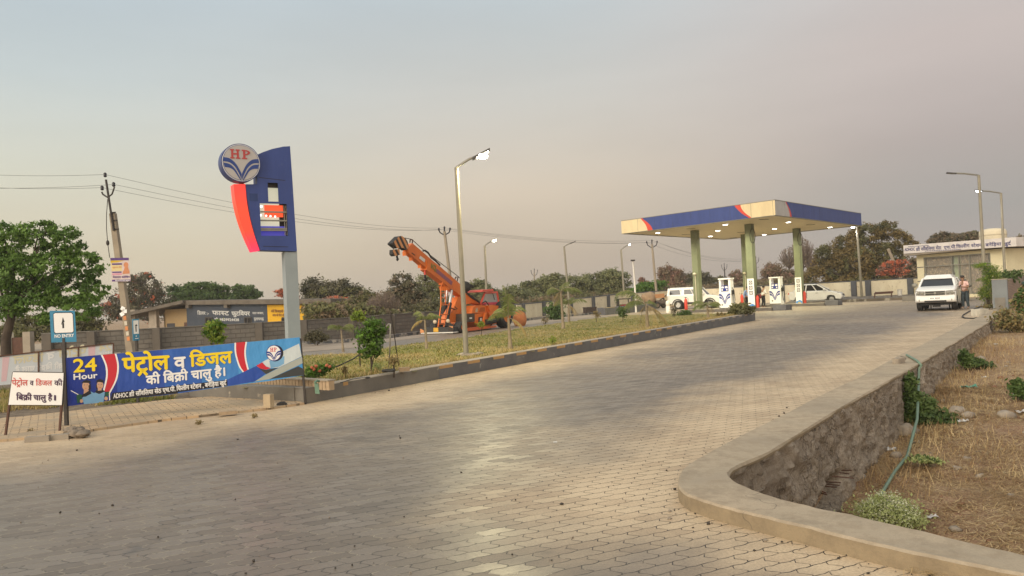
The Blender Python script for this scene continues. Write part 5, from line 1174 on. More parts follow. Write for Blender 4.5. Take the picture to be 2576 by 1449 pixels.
for lb, e, D_, mt in (('continuous olive scrub outside the wall left of the crane', [(820,780,60,26),(900,790,60,24),(970,800,60,22),(1050,800,50,22)], 56, ['olive','brown']), ('brown scrub outside the wall behind the crane body', [(1150,790,60,22),(1220,775,60,26),(1290,772,50,22)], 74, ['brown','olive']), ('low olive scrub outside the wall behind the twin palms', [(1350,765,60,22),(1420,758,60,22),(1490,752,60,20),(1560,750,50,16)], 96, ['olive','brown']), ('dry brown scrub beyond the wall behind the white van', [(1690,732,50,14),(1760,728,60,14),(1840,724,60,14)], 106, ['brown','dark']), ('dry brown scrub beyond the wall under the big tree', [(1930,716,50,16),(2000,715,50,18),(2080,720,50,14)], 100, ['brown','olive'])):
    tree('scrub_thicket', lb, 'thicket', e, D_, mt, 3600, .42, limbs=0, trunk=.06, group='scrub along the compound wall')
def palm(label, base_px, top_px, D, zb, nf=10, fl=1.0, dry=0.0, stem=.04, upright=.5, ml=30):
    nf = max(6, nf-2); fl *= .88
    b_ = P(*base_px, D); b_.z = zb; tp = P(*top_px, D); th_ = thing('young_palm', label, 'palm', b_, 'young palms on the island'); f = MB()
    f.tube([b_-Vector((0,0,.08)), b_.lerp(tp, .25), b_.lerp(tp, .6), tp], [stem*1.7, stem*1.15, stem, stem*.7], 8); f.build('trunk', MT['greytrunk'], th_)
    Q, mi, rach = [], [], MB()
    for k in range(nf):
        az = 2*math.pi*k/nf+random.uniform(-.3,.3); L_ = fl*random.uniform(.75, 1.15); el = random.uniform(.25, 1.25)*upright+.35; dryk = random.random() < dry
        if dryk: el = random.uniform(-.4, .2)
        pts_ = []; p = tp.copy(); dr = Vector((math.cos(az)*math.cos(el), math.sin(az)*math.cos(el), math.sin(el)))
        for s_ in range(9): pts_.append(p.copy()); p = p+dr*(L_/8); dr = (dr+Vector((0,0,-.17-.03*s_))).normalized()
        rach.tube(pts_, [.012*fl*(1-i/10) for i in range(9)], 4)
        for i in range(ml):
            s_ = 1+(i/ml)*7; a_ = pts_[int(s_)].lerp(pts_[min(int(s_)+1, 8)], s_-int(s_)); tg = (pts_[min(int(s_)+1, 8)]-pts_[int(s_)]).normalized() if int(s_) < 8 else dr
            sd_ = tg.cross(Vector((0,0,1))).normalized(); 
            for sg in (-1, 1):
                ln = fl*.34*math.sin(math.pi*(.15+.8*i/ml))*random.uniform(.8,1.2); dv = (sd_*sg*.8+tg*.6+Vector((0,0,-.55-random.uniform(0,.5)))).normalized(); w_ = tg*.0055*fl+Vector((0,0,.003*fl))
                e_ = a_+dv*ln; m_ = a_.lerp(e_, .5)+Vector((0,0,.04*ln)); Q.append([tuple(a_-w_), tuple(a_+w_), tuple(m_+w_*1.4), tuple(m_-w_*1.4)]); Q.append([tuple(m_-w_*1.4), tuple(m_+w_*1.4), tuple(e_+w_*.2), tuple(e_-w_*.2)]); mi += [int(dryk)]*2
    rach.build('frond_stalk', MT['greytrunk'], th_); npmesh('fronds', np.array(Q), [LM['palm'], LM['palmdry']], th_, mi=np.array(mi)); return th_
palm('short palm with arching yellowish fronds near the totem pole', (863,874), (858,830), 25.5, .22, 9, .75, .4, .03, .5)
palm('slim palm with drooping green fronds before the crane bumper', (1073,874), (1069,806), 22.8, .25, 8, .75, .15, .035, .75)
palm('tall feathery palm in front of the crane cab', (1284,876), (1279,800), 21, .26, 10, 1.0, .25, .045, 1.05, 30)
palm('slender tall palm of the pair left of the lamp', (1417,827), (1411,735), 32, .28, 9, 1.1, .2, .05, .7)
palm('shorter palm of the pair right beside the unlit lamp', (1431,809), (1430,768), 41, .0, 9, 1.2, .3, .06, .6)
palm('palm with long drooping fronds before the concrete mixer', (1630,826), (1626,768), 29, .30, 9, 1.5, .45, .05, .55)
palm('palm with wide low crown before the left canopy pillar', (1782,800), (1779,770), 36, .31, 10, 1.15, .25, .055, .45)
def bush(name, label, ells, D, mats, n, leaf, base=None, zb=.24, stem=.012, cat='shrub', parts=.1, group=None, nst=3, shell=.2, spread=.5, droop=0):
    es = []
    for X, Y, rx, ry in ells: s_ = D/FPX; es.append((tuple(P(X, Y, D)), rx*s_, rx*s_*.9, ry*s_))
    b_ = P(*(base or (ells[0][0], 800)), D); b_.z = zb; th_ = thing(name, label, cat, b_, group)
    f = MB()
    for k in range(nst):
        e = es[k % len(es)]; tgt = Vector(e[0])+Vector((random.uniform(-.4,.4)*e[1], random.uniform(-.4,.4)*e[2], e[3]*.4)); f.tube([b_+Vector((random.uniform(-1,1)*stem*2,0,-.05)), b_.lerp(tgt, .5)+Vector((random.uniform(-1,1)*e[1]*.1,0,0)), tgt], [stem, stem*.8, stem*.3], 6)
    f.build('stem', MT['bark'], th_); V = cluster(es, n, leaf, shell=shell, spread=spread, sub=30, droop=droop); mats = mats if isinstance(mats, (list, tuple)) else [mats]; mi = np.zeros(len(V))
    if len(mats) > 1: c_ = V.mean(1); k_ = 2.5/max(es[0][1], .1); mi = np.where(np.array([vnoise(*(p*k_)) for p in c_]) > parts, 1, 0)
    npmesh('leaves', V, [LM[x] for x in mats], th_, mi=mi); return th_
bush('sapling', 'leafy green sapling on a thin stem standing on the lawn', [(938,820,28,22),(930,850,34,30),(945,875,26,24),(925,885,22,16),(950,835,22,22)], 15.4, ['vivid','weed'], 3600, .075, (932,942), .25, .013, 'sapling', parts=.15, spread=.36)
bush('sapling', 'yellow green sprig peeping out behind the leafy sapling', [(903,790,14,10),(892,800,12,8),(910,800,10,8)], 17.5, 'lime', 420, .07, (905,900), .25, .009, 'sapling')
bush('sapling', 'bright green sapling rising behind the middle of the banner', [(540,818,22,15),(535,838,20,16),(548,852,18,14)], 18.0, ['lime','vivid'], 1500, .085, (540,930), .0, .015, 'sapling')
bush('shrub', 'dark dense shrub at the foot of the block wall', [(797,842,18,15),(780,850,14,12),(812,850,14,12)], 34, 'dark', 1300, .13, (797,862), .0, .02)
bush('flower_bush', 'low green bush with orange flowers at the island corner', [(795,935,24,14),(815,925,22,10),(780,945,14,10)], 14.4, ['vivid','weed'], 1800, .06, (797,960), .24, .008)
fb = [o for o in COL.objects if o.name.startswith('flower_bush')][0]
for k, (x, y) in enumerate(((785,925),(804,933),(822,919),(795,921),(829,922),(790,930))): f = MB(); f.ell(P(x, y, 14.2), (.034,.034,.028), 7, 5, 0, .6, k); f.build('orange_flower', LM['flame'], fb)
for x, y, z_, rx, ry, D, mt, n, lb in ((868,930,.25,6,14,14.8,'dryleaf',140,'small withered seedling left of the leafy sapling'), (1390,858,.27,8,14,21.5,'lime',220,'small yellowing seedling in the middle of the lawn'), (1390,-1,0,0,0,0,0,0,0), (1567,786,.3,13,16,36,'weed',420,'dark shrub in front of the small grey planter wall'), (1695,780,.3,9,22,40,'dark',300,'thin dusky sapling left of the left canopy pillar'),
        (1722,788,.3,16,8,41,'green',300,'low tufted plant by the white bollard'), (1862,778,.3,26,12,37,'olive',1500,'rounded clipped olive bush at the far end of the island'), (1395,790,.0,22,28,56,'green',900,'loose green shrub against the cream wall panels'), (1550,752,.0,6,16,66,'green',160,'narrow green sapling left of the bucket stand'), (1372,806,.0,10,12,48,'dryleaf',160,'straggly dry weeds by the lane edge'), (990,905,.25,14,14,15.0,'dryleaf',240,'dry weeds behind the black hose coil'), (945,925,.25,16,12,15.6,'sage',300,'pale green weeds round the foot of the leafy sapling'), (1210,815,.24,10,8,30,'lime',260,'yellow green tuft below the crane engine'), (1500,790,.28,10,9,38,'dryleaf',200,'dry tuft near the lane end of the lawn'), (1815,792,.3,12,6,36,'dryleaf',240,'dry grass clump near the palm with wide low crown')):
    if not n: continue
    bush('small_plant', lb, [(x,y,rx,ry)], D, mt, n, max(.05, rx*D/FPX*.42), (x, y+ry), z_, .008, 'plant', group='small plants of the island')
# hose coil, pipes, cables and odds on the lawn
f = MB()
for k in range(9):
    c = G(978, 932, .27+.016*k); f.tube([c+Vector((.13*(1-.02*k)*math.cos(q_), .12*math.sin(q_)*(1-.02*k), .012*math.sin(3*q_+k))) for q_ in np.linspace(0, 6.28, 16)], .016, 6)
tag(f.build('hose_coil', MT['black'], org=G(978, 932, .25)), 'heap of coiled black hose on the lawn by the kerb', 'hose')
f = MB(); f.tube([G(978, 925, .27), P(981, 870, 14.6), P(982, 815, 14.7), P(978, 815, 14.75), P(972, 822, 14.8)], .014, 8); tag(f.build('grey_pipe', MT['steel'], org=G(978, 925, .25)), 'grey water pipe standing upright from the black hose coil', 'pipe')
f = MB(); f.tube([G(1003, 923, .25), P(993, 850, 14.9), P(982, 784, 14.9)], .009, 6); tag(f.build('thin_rod', MT['dsteel'], org=G(1003, 923, .25)), 'thin dark rod stuck in the lawn leaning by the grey pipe', 'rod')
f = MB(); f.tube([P(831, 927, 14.8), P(850, 921, 15), P(872, 911, 15.3), P(890, 902, 15.6), P(902, 893, 15.9)], .014, 8); tag(f.build('black_hose', MT['black'], org=P(831, 927, 14.8)), 'black hose rising from orange flowers to the leafy sapling', 'hose')
f = MB(); f.tube([G(856, 963, .29), G(885, 954, .28), G(915, 950, .275), G(930, 951, .28)], .008, 6); f.ell(G(925, 950, .285), (.05,.03,.02)); tag(f.build('cable', MT['black'], org=G(856, 963, .29)), 'thin black cable lying along the kerb top', 'cable')
f = MB(); pk = plk.uv(1017, 933); f.box(Vector((*v2(G(1017, 934, .29)), .33)), (.2, .13, .075), 0, Matrix.Rotation(.3, 3, 'Z')); tag(f.build('loose_brick', MT['brick'], org=G(1017, 934, .29)), 'pale loose brick lying on the island kerb by the hose coil', 'brick')
f = MB(); a_ = G(799, 966, .40); f.prism([a_+Vector((-.03,-.09,.02)), a_+Vector((.03,-.09,.02)), a_+Vector((.05,-.1,-.15)), a_+Vector((-.02,-.1,-.14))], (0,.02,0)); f.tube([a_+Vector((-.02,-.1,.03)), a_+Vector((.01,-.05,.06)), a_+Vector((.02,.02,.04))], .02, 6)
tag(f.build('green_rag', M('green_rag', (.14,.24,.17), (.10,.18,.13), 8), org=a_), 'green rag tied over the low brick edging', 'rag')
# odds on the footpath
f = MB(); a_ = G(675, 1026, .03); f.box(a_+Vector((0,.03,.11)), (.135, .10, .22), 0, Matrix.Rotation(-.35, 3, 'Z')); tag(f.build('standing_block', M('pale_sandstone', (.44,.35,.23), (.36,.28,.18), 5, .9), org=a_), 'pale stone block standing upright on the footpath', 'block')
f = MB(); f.ell(G(709, 1018, .04), (.085,.06,.05), 10, 7, 0, .4, 3); tag(f.build('dark_stone', M('black_rock', (.05,.045,.042), (.03,.028,.026), 8), org=G(709, 1018)), 'dark rock beside the upright stone block', 'stone')
f = MB(); a_ = G(573, 1038, .05); f.box(a_, (.26,.14,.05), 0, Matrix.Rotation(.35, 3, 'Z')); tag(f.build('flat_slab', MT['brick'], org=a_), 'broken flat slab lying at the footpath edge', 'slab')
for k, (x, y, w_, lb) in enumerate(((190,1096,.28,'worn kerb stone at the foot of the NO ENTRY post'),(150,1100,.26,'worn kerb stone between the two nearest sign posts'),(96,1105,.3,'worn kerb stone under the small notice board'))):
    f = MB(); f.box(G(x, y, .03), (w_, .1, .085), 0, Matrix.Rotation(.16, 3, 'Z')); tag(f.build('kerb_stone', MT['conc'], org=G(x, y)), lb, 'kerb stone')
f = MB()
for k in range(6): f.ell(G(178+k*6, 1083+(k % 3)*4, .06), (.09,.07,.05), 9, 6, 0, .7, k)
tag(f.build('rubble_rag_pile', M('dusty_cloth', (.26,.21,.16), (.17,.14,.11), 10, .95), org=G(190, 1086)), 'dusty pile of rags and rubble round the NO ENTRY post', 'pile')
# ================================================================== MOBILE CRANE
fwh = P(1152, 800, 39.7); rwh = P(1270, 800, 44.2)
CF = (Vector((fwh.x, fwh.y, 0))-Vector((rwh.x, rwh.y, 0))).normalized(); CR = Vector((-CF.y, CF.x, 0))      # CF to the front, CR to the crane's left (photo right)
if CR.x < 0: CR = -CR
near = Pl((fwh.x, fwh.y, 0), -CF)            # near side plane, U towards the rear, N towards the viewer
if near.N.y > 0: near = Pl((fwh.x, fwh.y, 0), CF)
midp = Pl(Vector((fwh.x, fwh.y, 0))-near.N*.9, near.U); farp = Pl(Vector((fwh.x, fwh.y, 0))-near.N*1.8, near.U)
cz = lambda x, y: (958.4+x*.19396, 575+y*.19396)
def on(pl, x, y, n=0): return pl.pt(*cz(x, y), n)
crane = thing('mobile_crane', 'orange pick and carry mobile crane with raised boom parked on the service lane', 'crane', (fwh.x, fwh.y, 0))
OR, BK, ST = MT['orange'], MT['black'], MT['steel']
stripe = newmat('hazard_stripes'); m, t, B, o = stripe
tcn = nd(t, 'ShaderNodeTexCoord'); wv = nd(t, 'ShaderNodeTexWave', wave_type='BANDS', bands_direction='DIAGONAL'); wv.inputs['Scale'].default_value = 1.15; t.links.new(tcn.outputs['Object'], wv.inputs[0])
t.links.new(cramp(t, wv.outputs[0], [(.45, (.03,.02,.015)), (.55, (.62,.27,.10))]), B.inputs['Base Color']); stripe = m
def cprism(name, pl, pts, w, mat, parent=None, off=0.0):
    f = MB(); f.prism([on(pl, *p, off) for p in pts], -pl.N*w, 0); return f.build(name, mat, parent or crane)
bp_ = Pl(Vector((fwh.x, fwh.y, 0))-near.N*.72, near.U)   # near face of the boom
bo = cprism('boom', bp_, [(345,262),(410,190),(1045,740),(1045,880),(985,840),(900,770),(600,520),(365,320)], .30, [OR])
cprism('boom_sleeve', bp_, [(700,440),(765,490),(1045,735),(1040,878),(870,745),(590,535),(600,420)], .38, [OR], bo, .04)
f = MB(); plc = Pl(Vector((fwh.x, fwh.y, 0))-near.N*.68, near.U)
f.poly([on(plc, *p, .012) for p in ((725,520),(930,690),(915,735),(705,560))]); f.build('purple_lettering_band', M('purple_lettering', (.20,.08,.17), (.34,.12,.12), 30), bo)
f = MB(); a_, b_ = plc.uv(*cz(645, 490)), plc.uv(*cz(715, 545)); text(f, 'ACE', plc, min(a_[0],b_[0]), max(a_[0],b_[0]), b_[1]+.12, .42, 0, .02, .03, slope=(b_[1]-a_[1])/(b_[0]-a_[0])*.9); f.build('lettering', M('green_lettering', (.30,.27,.08), (.07,.16,.04), 6), bo)
f = MB(); f.poly([on(bp_, *p, .012) for p in ((510,352),(575,400),(565,440),(495,385))]); f.poly([on(bp_, *p, .012) for p in ((400,310),(445,342),(440,352),(398,322))], 1); f.build('white_sticker', [MT['white'], MT['black']], bo)
f = MB(); f.prism([on(bp_, *p, .06) for p in ((145,190),(235,100),(270,95),(320,130),(345,170),(360,230),(330,280),(290,250),(215,255),(150,205))], -near.N*.28, 0, 1); f.build('boom_head', [stripe, BK], bo)
for x, y in ((333,335),(415,400),(530,495),(800,715)): f = MB(); f.prism([on(bp_, x+a, y+b, -.1) for a, b in ((-14,-40),(16,-30),(10,12),(-8,16))], -near.N*.2); f.build('boom_lug', OR, bo)
f = MB(); f.prism([on(bp_, *p, .02) for p in ((155,275),(240,265),(248,340),(175,358),(152,330))], -near.N*.2, 0, 1); hb = f.build('hook_block', [stripe, BK], crane)
f = MB(); f.tube([on(bp_, 205, 350, -.1), on(bp_, 212, 385, -.1), on(bp_, 222, 398, -.1), on(bp_, 214, 410, -.1), on(bp_, 206, 398, -.1)], .05, 6); f.build('hook', BK, hb)
f = MB(); f.tube([on(bp_, 163, 230, -.05), on(bp_, 166, 276, -.05)], .02, 5); f.tube([on(bp_, 232, 230, -.05), on(bp_, 228, 268, -.05)], .02, 5); f.build('hoist_rope', MT['dsteel'], hb)
f = MB(); f.tube([on(bp_, 568, 500, -.1), on(bp_, 570, 600, -.1)], .05, 6); f.tube([on(bp_, 570, 600, -.1), on(bp_, 574, 640, -.1), on(bp_, 584, 650, -.1), on(bp_, 578, 672, -.1), on(bp_, 566, 655, -.1)], .06, 6, 1); f.build('second_hook', [MT['red'], BK], crane)
f = MB(); f.tube([on(bp_, 310, 122, -.2), on(bp_, 400, 140, -.2), on(bp_, 560, 285, -.2), on(bp_, 1000, 620, -.2), on(bp_, 1080, 700, -.2)], .02, 5); f.build('luffing_rope', MT['dsteel'], crane)
f = MB(); f.tube([on(bp_, 545, 290, -.1), on(bp_, 570, 283, -.1), on(bp_, 610, 310, -.1), on(bp_, 650, 375, -.1), on(bp_, 710, 420, -.1), on(bp_, 765, 475, -.1)], .045, 6); f.build('boom_hose', BK, bo)
for pts_ in (((375,180),(380,145),(410,145),(405,190)), ((950,690),(970,630),(1000,625),(985,690))):
    f = MB(); f.tube([on(bp_, *p, -.1) for p in pts_], .035, 5); f.build('rope_guide', MT['rust'], bo)
f = MB(); f.lathe([(.03,-.25),(.3,-.25),(.3,-.2),(.2,-.19),(.2,.19),(.3,.2),(.3,.25),(.03,.25)], on(bp_, 1095, 755, -.2), 16, 0, 'Y'); f.build('winch', BK, crane)
for k in range(3): f = MB(); c = on(bp_, 1135, 800, -.1); f.tube([c+Vector((.22*math.cos(a)+.05*k, 0, .28*math.sin(a)+.02*k)) for a in np.linspace(.3, 4.6, 10)], .028, 5); f.build('winch_hose', BK, crane)
cprism('boom_arm', bp_, [(1045,800),(1110,845),(1165,875),(1310,975),(1305,992),(1180,965),(1100,985),(1040,940)], .42, [OR])
cprism('arm_cylinder', bp_, [(1110,850),(1180,868),(1290,955),(1290,970),(1180,905)], .10, [BK], None, .03)
cprism('boom_tower', bp_, [(1000,890),(1050,890),(1055,1010),(975,1215),(872,1222),(880,1140),(945,1035)], .46, [OR])
for x0, y0, x1, y1, xm, ym, off in ((860,800,770,1275,838,965,-.75),(918,795,840,1275,893,965,-.05)):
    f = MB(); f.tube([on(bp_, x0, y0, off), on(bp_, xm, ym, off)], .075, 10, 0); f.tube([on(bp_, xm, ym, off), on(bp_, x1, y1, off)], .115, 10, 1); f.build('lift_cylinder', [M('chrome_rod', (.62,.63,.64), (.55,.56,.57), 3, .25, metal=.6) if 'chr' not in MT else MT['chr'], BK], crane)
cprism('cylinder_mount', bp_, [(850,745),(920,740),(940,790),(905,780),(870,800)], .5, [OR], bo, .02)
# ladder at the front
ld = MB(); tb = MT['orange']
for xs_ in ([(800,700),(775,760),(778,990)],[(800,700),(833,760),(838,990)],[(778,990),(740,1275)],[(890,960),(815,1275)]): ld.tube([on(midp, x, y, .35) for x, y in xs_], .032, 6)
for (x0, x1, y) in ((775,834,835),(776,835,900),(777,838,968),(772,890,990),(758,870,1115),(750,845,1180),(744,830,1240)): ld.tube([on(midp, x0, y, .35), on(midp, x1, y-3, .35)], .028, 6)
ld.build('ladder', OR, crane)
# front bumper: faces forward
fr_o = on(near, 938, 1300); fpl = Pl(Vector((fr_o.x, fr_o.y, 0)), -near.N)
if fpl.N.dot(CF) < 0: fpl = Pl(Vector((fr_o.x, fr_o.y, 0)), near.N)
fz = lambda x, y: fpl.uv(*cz(x, y))
u0, u1 = sorted((fz(520,1310)[0], fz(935,1310)[0])); zb_, zt_ = fz(720,1345)[1], fz(720,1285)[1]
f = MB(); f.pbox(fpl, (u0, u1), (zb_, zt_), (-.9, 0), 0); f.pbox(fpl, (u0, u1), (zb_-.06, zb_-.002), (-.9, .03), 1); f.build('front_bumper', [M('crane_dark_grey', (.055,.055,.055), None, 3), MT['white']], crane)
for (x0, x1, y0, y1, mm) in ((515,557,1300,1358,stripe),(878,935,1266,1330,stripe),(685,745,1285,1340,M('yellow_plate', (.75,.42,.05), None, 3))):
    a_, b_ = fz(x0, y1), fz(x1, y0); f = MB(); f.pbox(fpl, tuple(sorted((a_[0], b_[0]))), (min(a_[1], b_[1]), max(a_[1], b_[1])), (.004, .03), 0); f.build('marker_plate', mm, crane)
for x, y in ((693,1210),(862,1198)):
    p = fpl.at(*fz(x, y), -.05); f = MB(); f.lathe([(.02,.0),(.10,.0),(.10,.05),(.06,.09)], p-Vector((0,.05,0)), 14, 0, 'Y'); hl = f.build('headlight', M('lamp_cream', (.65,.55,.40), None, 3, .3), crane)
    f = MB(); f.tube([p+Vector((0,.03,-.05)), p+Vector((0,.03,-.38))], .025, 6); f.build('lamp_stalk', MT['dsteel'], hl)
# wheels
def wheel_at(c, ax, r, w, parent, rim, name='wheel', hub=.58, proud=False):
    ax = ax.normalized(); s_ = ax.cross(Vector((0,0,1))).normalized(); upv = Vector((0,0,1))
    def ring(rad, off, n=22): return [c+ax*off+(s_*math.cos(2*math.pi*i/n)+upv*math.sin(2*math.pi*i/n))*rad for i in range(n)]
    e = bpy.data.objects.new(name, None); COL.objects.link(e); e.parent = parent; e['_o'] = parent['_o']
    f = MB(); prof = [(r*hub,w*.5),(r*.86,w*.5),(r*.97,w*.40),(r,w*.25),(r,-w*.25),(r*.97,-w*.4),(r*.86,-w*.5),(r*hub,-w*.5)]; R_ = [ring(a, b) for a, b in prof]
    for a, b in zip(R_[:-1], R_[1:]): f.strip(b+b[:1], a+a[:1], 0, True)
    f.poly(R_[-1], 0); f.build('tyre', MT['black'], e)
    f = MB(); prof = [(r*hub,w*.49),(r*.52,w*.50),(r*.40,w*.47),(r*.18,w*.52),(r*.12,w*.56)] if proud else [(r*hub,w*.46),(r*.52,w*.42),(r*.40,w*.30),(r*.18,w*.34),(r*.12,w*.44)]; R_ = [ring(a, b) for a, b in prof]
    for a, b in zip(R_[:-1], R_[1:]): f.strip(b+b[:1], a+a[:1], 0, True)
    f.poly(R_[-1], 0); f.build('rim', rim, e)
    return e
wr = .33*1.0; N_ = near.N
c = on(near, 1022, 1285, -.05); rw_ = (on(near, 1022, 1210).z-on(near, 1022, 1362).z)/2; c.z = rw_
wheel_at(c, N_, rw_, .42, crane, OR, proud=True); wheel_at(c-N_*1.5, N_, rw_, .42, crane, OR)
c = on(near, 1590, 1200, -.1); c.z = .78; wheel_at(c, N_, .78, .5, crane, proud=True, rim=M('crane_hub_orange', (.60,.17,.03), None, 3)); wheel_at(c-N_*1.6, N_, .78, .5, crane, OR)
# body
cprism('engine_box', near, [(1215,1110),(1400,1085),(1480,1150),(1500,1230),(1330,1290),(1215,1220)], 1.5, [OR], None, -.15)
f = MB(); f.poly([on(near, *p, -.14) for p in ((1265,1150),(1335,1140),(1330,1210),(1262,1215))]); f.poly([on(near, *p, -.135) for p in ((1285,1160),(1310,1158),(1308,1195),(1284,1200))], 1); f.build('service_opening', [MT['black_print'], MT['white']], crane)
cprism('vent_box', near, [(1118,1102),(1216,1100),(1216,1210),(1116,1210)], .7, [M('vent_brown', (.09,.065,.045), (.06,.045,.035), 6)], None, -.02)
f = MB(); f.poly([on(near, *p, -.012) for p in ((1148,1152),(1182,1150),(1182,1170),(1148,1172))]); f.build('label_plate', MT['white'], crane)
cprism('turntable_guard', near, [(1180,1100),(1190,1030),(1225,998),(1300,992),(1380,1000),(1400,1085),(1300,1095)], 1.3, [OR], None, -.2)
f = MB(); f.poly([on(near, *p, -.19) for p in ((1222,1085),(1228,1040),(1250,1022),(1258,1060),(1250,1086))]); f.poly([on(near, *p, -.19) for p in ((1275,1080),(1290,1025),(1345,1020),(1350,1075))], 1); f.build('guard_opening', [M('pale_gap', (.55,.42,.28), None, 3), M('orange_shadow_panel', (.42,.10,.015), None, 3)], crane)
cprism('rear_body', near, [(1385,1000),(1440,990),(1545,1005),(1572,1090),(1535,1130),(1450,1135),(1420,1080)], 1.7, [OR], None, -.05)
cprism('side_brace', near, [(1355,1095),(1378,1090),(1345,1270),(1322,1275)], .12, [OR], None, .02); cprism('side_brace', near, [(1395,1085),(1420,1080),(1470,1175),(1440,1180)], .12, [OR], None, .02)
cprism('foot_board', near, [(1120,1290),(1260,1275),(1500,1255),(1500,1280),(1270,1312),(1120,1332)], .3, [M('crane_red_orange', (.60,.13,.04), None, 4)], None, .05)
f = MB(); f.tube([on(near, 1350, 1215, .02), on(near, 1475, 1195, .02)], .15, 12); f.build('air_tank', BK, crane)
for k, p in enumerate((((1440,1240),(1420,1265),(1400,1290)), ((1310,970),(1360,940),(1390,985),(1400,1030)), ((900,1025),(950,1050),(990,1040),(960,1015)))): f = MB(); f.tube([on(near, *q_, -.1-.3*(k == 2)) for q_ in p], .03, 6); f.build('hydraulic_hose', BK, crane)
# round orange counterweight at the rear
f = MB(); c = on(midp, 1800, 1175, .5); f.ell(c, (.42,.42,.56), 14, 10); f.build('counterweight', M('crane_worn_orange', (.55,.20,.07), (.42,.15,.05), 4), crane)
# cab
cabm = M('cab_red', (.70,.10,.07), (.62,.09,.06), 2, .4); cab_n = -.35
fr_ = MB()
cabp = [(1298,970),(1345,835),(1505,825),(1530,975)]
def bar(a, b, r_=.05, off=cab_n): fr_.tube([on(near, *a, off), on(near, *b, off)], r_, 4, sq=True)
for off in (cab_n, cab_n-1.0):
    bar(cabp[0], cabp[1], .04, off); bar(cabp[1], cabp[2], .05, off); bar(cabp[2], cabp[3], .05, off); bar(cabp[3], cabp[0], .06, off)
for a in cabp: fr_.tube([on(near, *a, cab_n), on(near, *a, cab_n-1.0)], .04, 4, sq=True)
cab = fr_.build('cab_frame', cabm, crane)
cprism('cab_roof', near, [(1315,822),(1322,795),(1455,783),(1462,815)], 1.2, [cabm], cab, -.2)
m, t, B, o = newmat('cab_glass'); B.inputs['Base Color'].default_value = (.33,.33,.32,1); B.inputs['Roughness'].default_value = .12; B.inputs['Alpha'].default_value = .75
f = MB(); f.poly([on(near, *p, cab_n-.02) for p in ((1308,962),(1350,845),(1500,838),(1520,960))]); f.poly([on(near, *p, cab_n-.98) for p in ((1308,962),(1350,845),(1500,838),(1520,960))]); f.build('cab_glass', m, cab)
f = MB(); f.tube([on(near, 1450, 840, cab_n+.04), on(near, 1475, 920, cab_n+.04)], .02, 5); f.build('wiper', BK, cab)
cprism('cab_door_sill', near, [(1310,985),(1345,962),(1525,952),(1528,985)], .05, [M('cab_magenta_band', (.55,.06,.10), None, 3)], cab, cab_n+.06)

# ================================================================== FUEL STATION
ax = Vector((.667, .746, 0)).normalized(); bx = Vector((.68, -.733, 0)).normalized()       # long axis (away right), short axis (towards viewer right)
CC = Vector((18.03, 58.87, 0)); LA, LB = 16.49, 12.31; ZB, ZT = 6.12, 7.05
def cpt(a, b, z): return CC+ax*a+bx*b+Vector((0,0,z))
st = thing('canopy', 'fuel station canopy with blue, cream and red fascia on four green pillars', 'canopy', (CC.x, CC.y, 0))
f = MB(); f.hexa([cpt(-LA/2+.02,LB/2-.02,ZB+.01),cpt(-LA/2+.02,-LB/2+.02,ZB+.01),cpt(LA/2-.02,-LB/2+.02,ZB+.01),cpt(LA/2-.02,LB/2-.02,ZB+.01),cpt(-LA/2+.02,LB/2-.02,ZT-.1),cpt(-LA/2+.02,-LB/2+.02,ZT-.1),cpt(LA/2-.02,-LB/2+.02,ZT-.1),cpt(LA/2-.02,LB/2-.02,ZT-.1)])
f.build('soffit', MT['ceil'], st)
fa = MB(); FH = ZT-ZB
mats_f = [MT['blue'], MT['cream'], MT['red'], M('shaded_side_white', (.46,.45,.44), None, 1), MT['steel']]  # right face: pale fascia paint greyed, its shade put into the colour
fl = Pl(cpt(-LA/2, -LB/2, ZB), bx); fr2_ = Pl(cpt(-LA/2, LB/2, ZB), ax); fb_ = Pl(cpt(LA/2, LB/2, ZB), -bx); fd_ = Pl(cpt(LA/2, -LB/2, ZB), -ax)
s9 = lambda pl, x, y: pl.uv(1533.3+x*.2728, 479.2+y*.2728)
def fascia(pl, L_, curves, cols):
    cs = [[(0,0),(0,FH)]]
    for c in curves:
        uv = [s9(pl, *p) for p in c]; uv = crom(uv, 4); n_ = len(uv); cs.append([(u, FH*(1-i/(n_-1))) for i, (u, v) in enumerate(uv)][::-1])
    cs.append([(L_,0),(L_,FH)])
    for (a_, b_), mi in zip(zip(cs[:-1], cs[1:]), cols):
        fa.add([pl.at(u, v, 0) for u, v in a_]+[pl.at(u, v, 0) for u, v in b_[::-1]], [tuple(range(len(a_)+len(b_)))][:1], mi); fa.f[-1] = fa.f[-1][::-1]
    fa.pbox(pl, (0, L_), (-.03, -.004), (-.2, .0), 4); fa.pbox(pl, (0, L_), (FH+.004, FH+.04), (-.2, .012), 4)
fascia(fl, LB, [[(288,264),(318,295),(340,330),(352,377)], [(303,262),(345,290),(380,330),(398,367)], [(1152,142),(1185,185),(1228,220),(1285,243)], [(1207,133),(1222,175),(1258,218),(1308,252)]], [1,2,0,2,1])
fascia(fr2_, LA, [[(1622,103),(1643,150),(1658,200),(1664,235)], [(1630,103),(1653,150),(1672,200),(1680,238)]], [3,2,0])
fascia(fb_, LB, [], [0]); fascia(fd_, LA, [], [0]); 
for pl_, L_ in ((fl, LB), (fr2_, LA)):
    for k in range(1, int(L_/1.52)+1): fa.pbox(pl_, (k*1.52-.006, k*1.52+.006), (.005, FH-.005), (.001, .004), 5)
fa.build('fascia', mats_f+[M('panel_seam', (.05,.055,.08), None, 3)], st)
lampw = ME('canopy_lamp_glass', (1,.98,.88), 14.0)
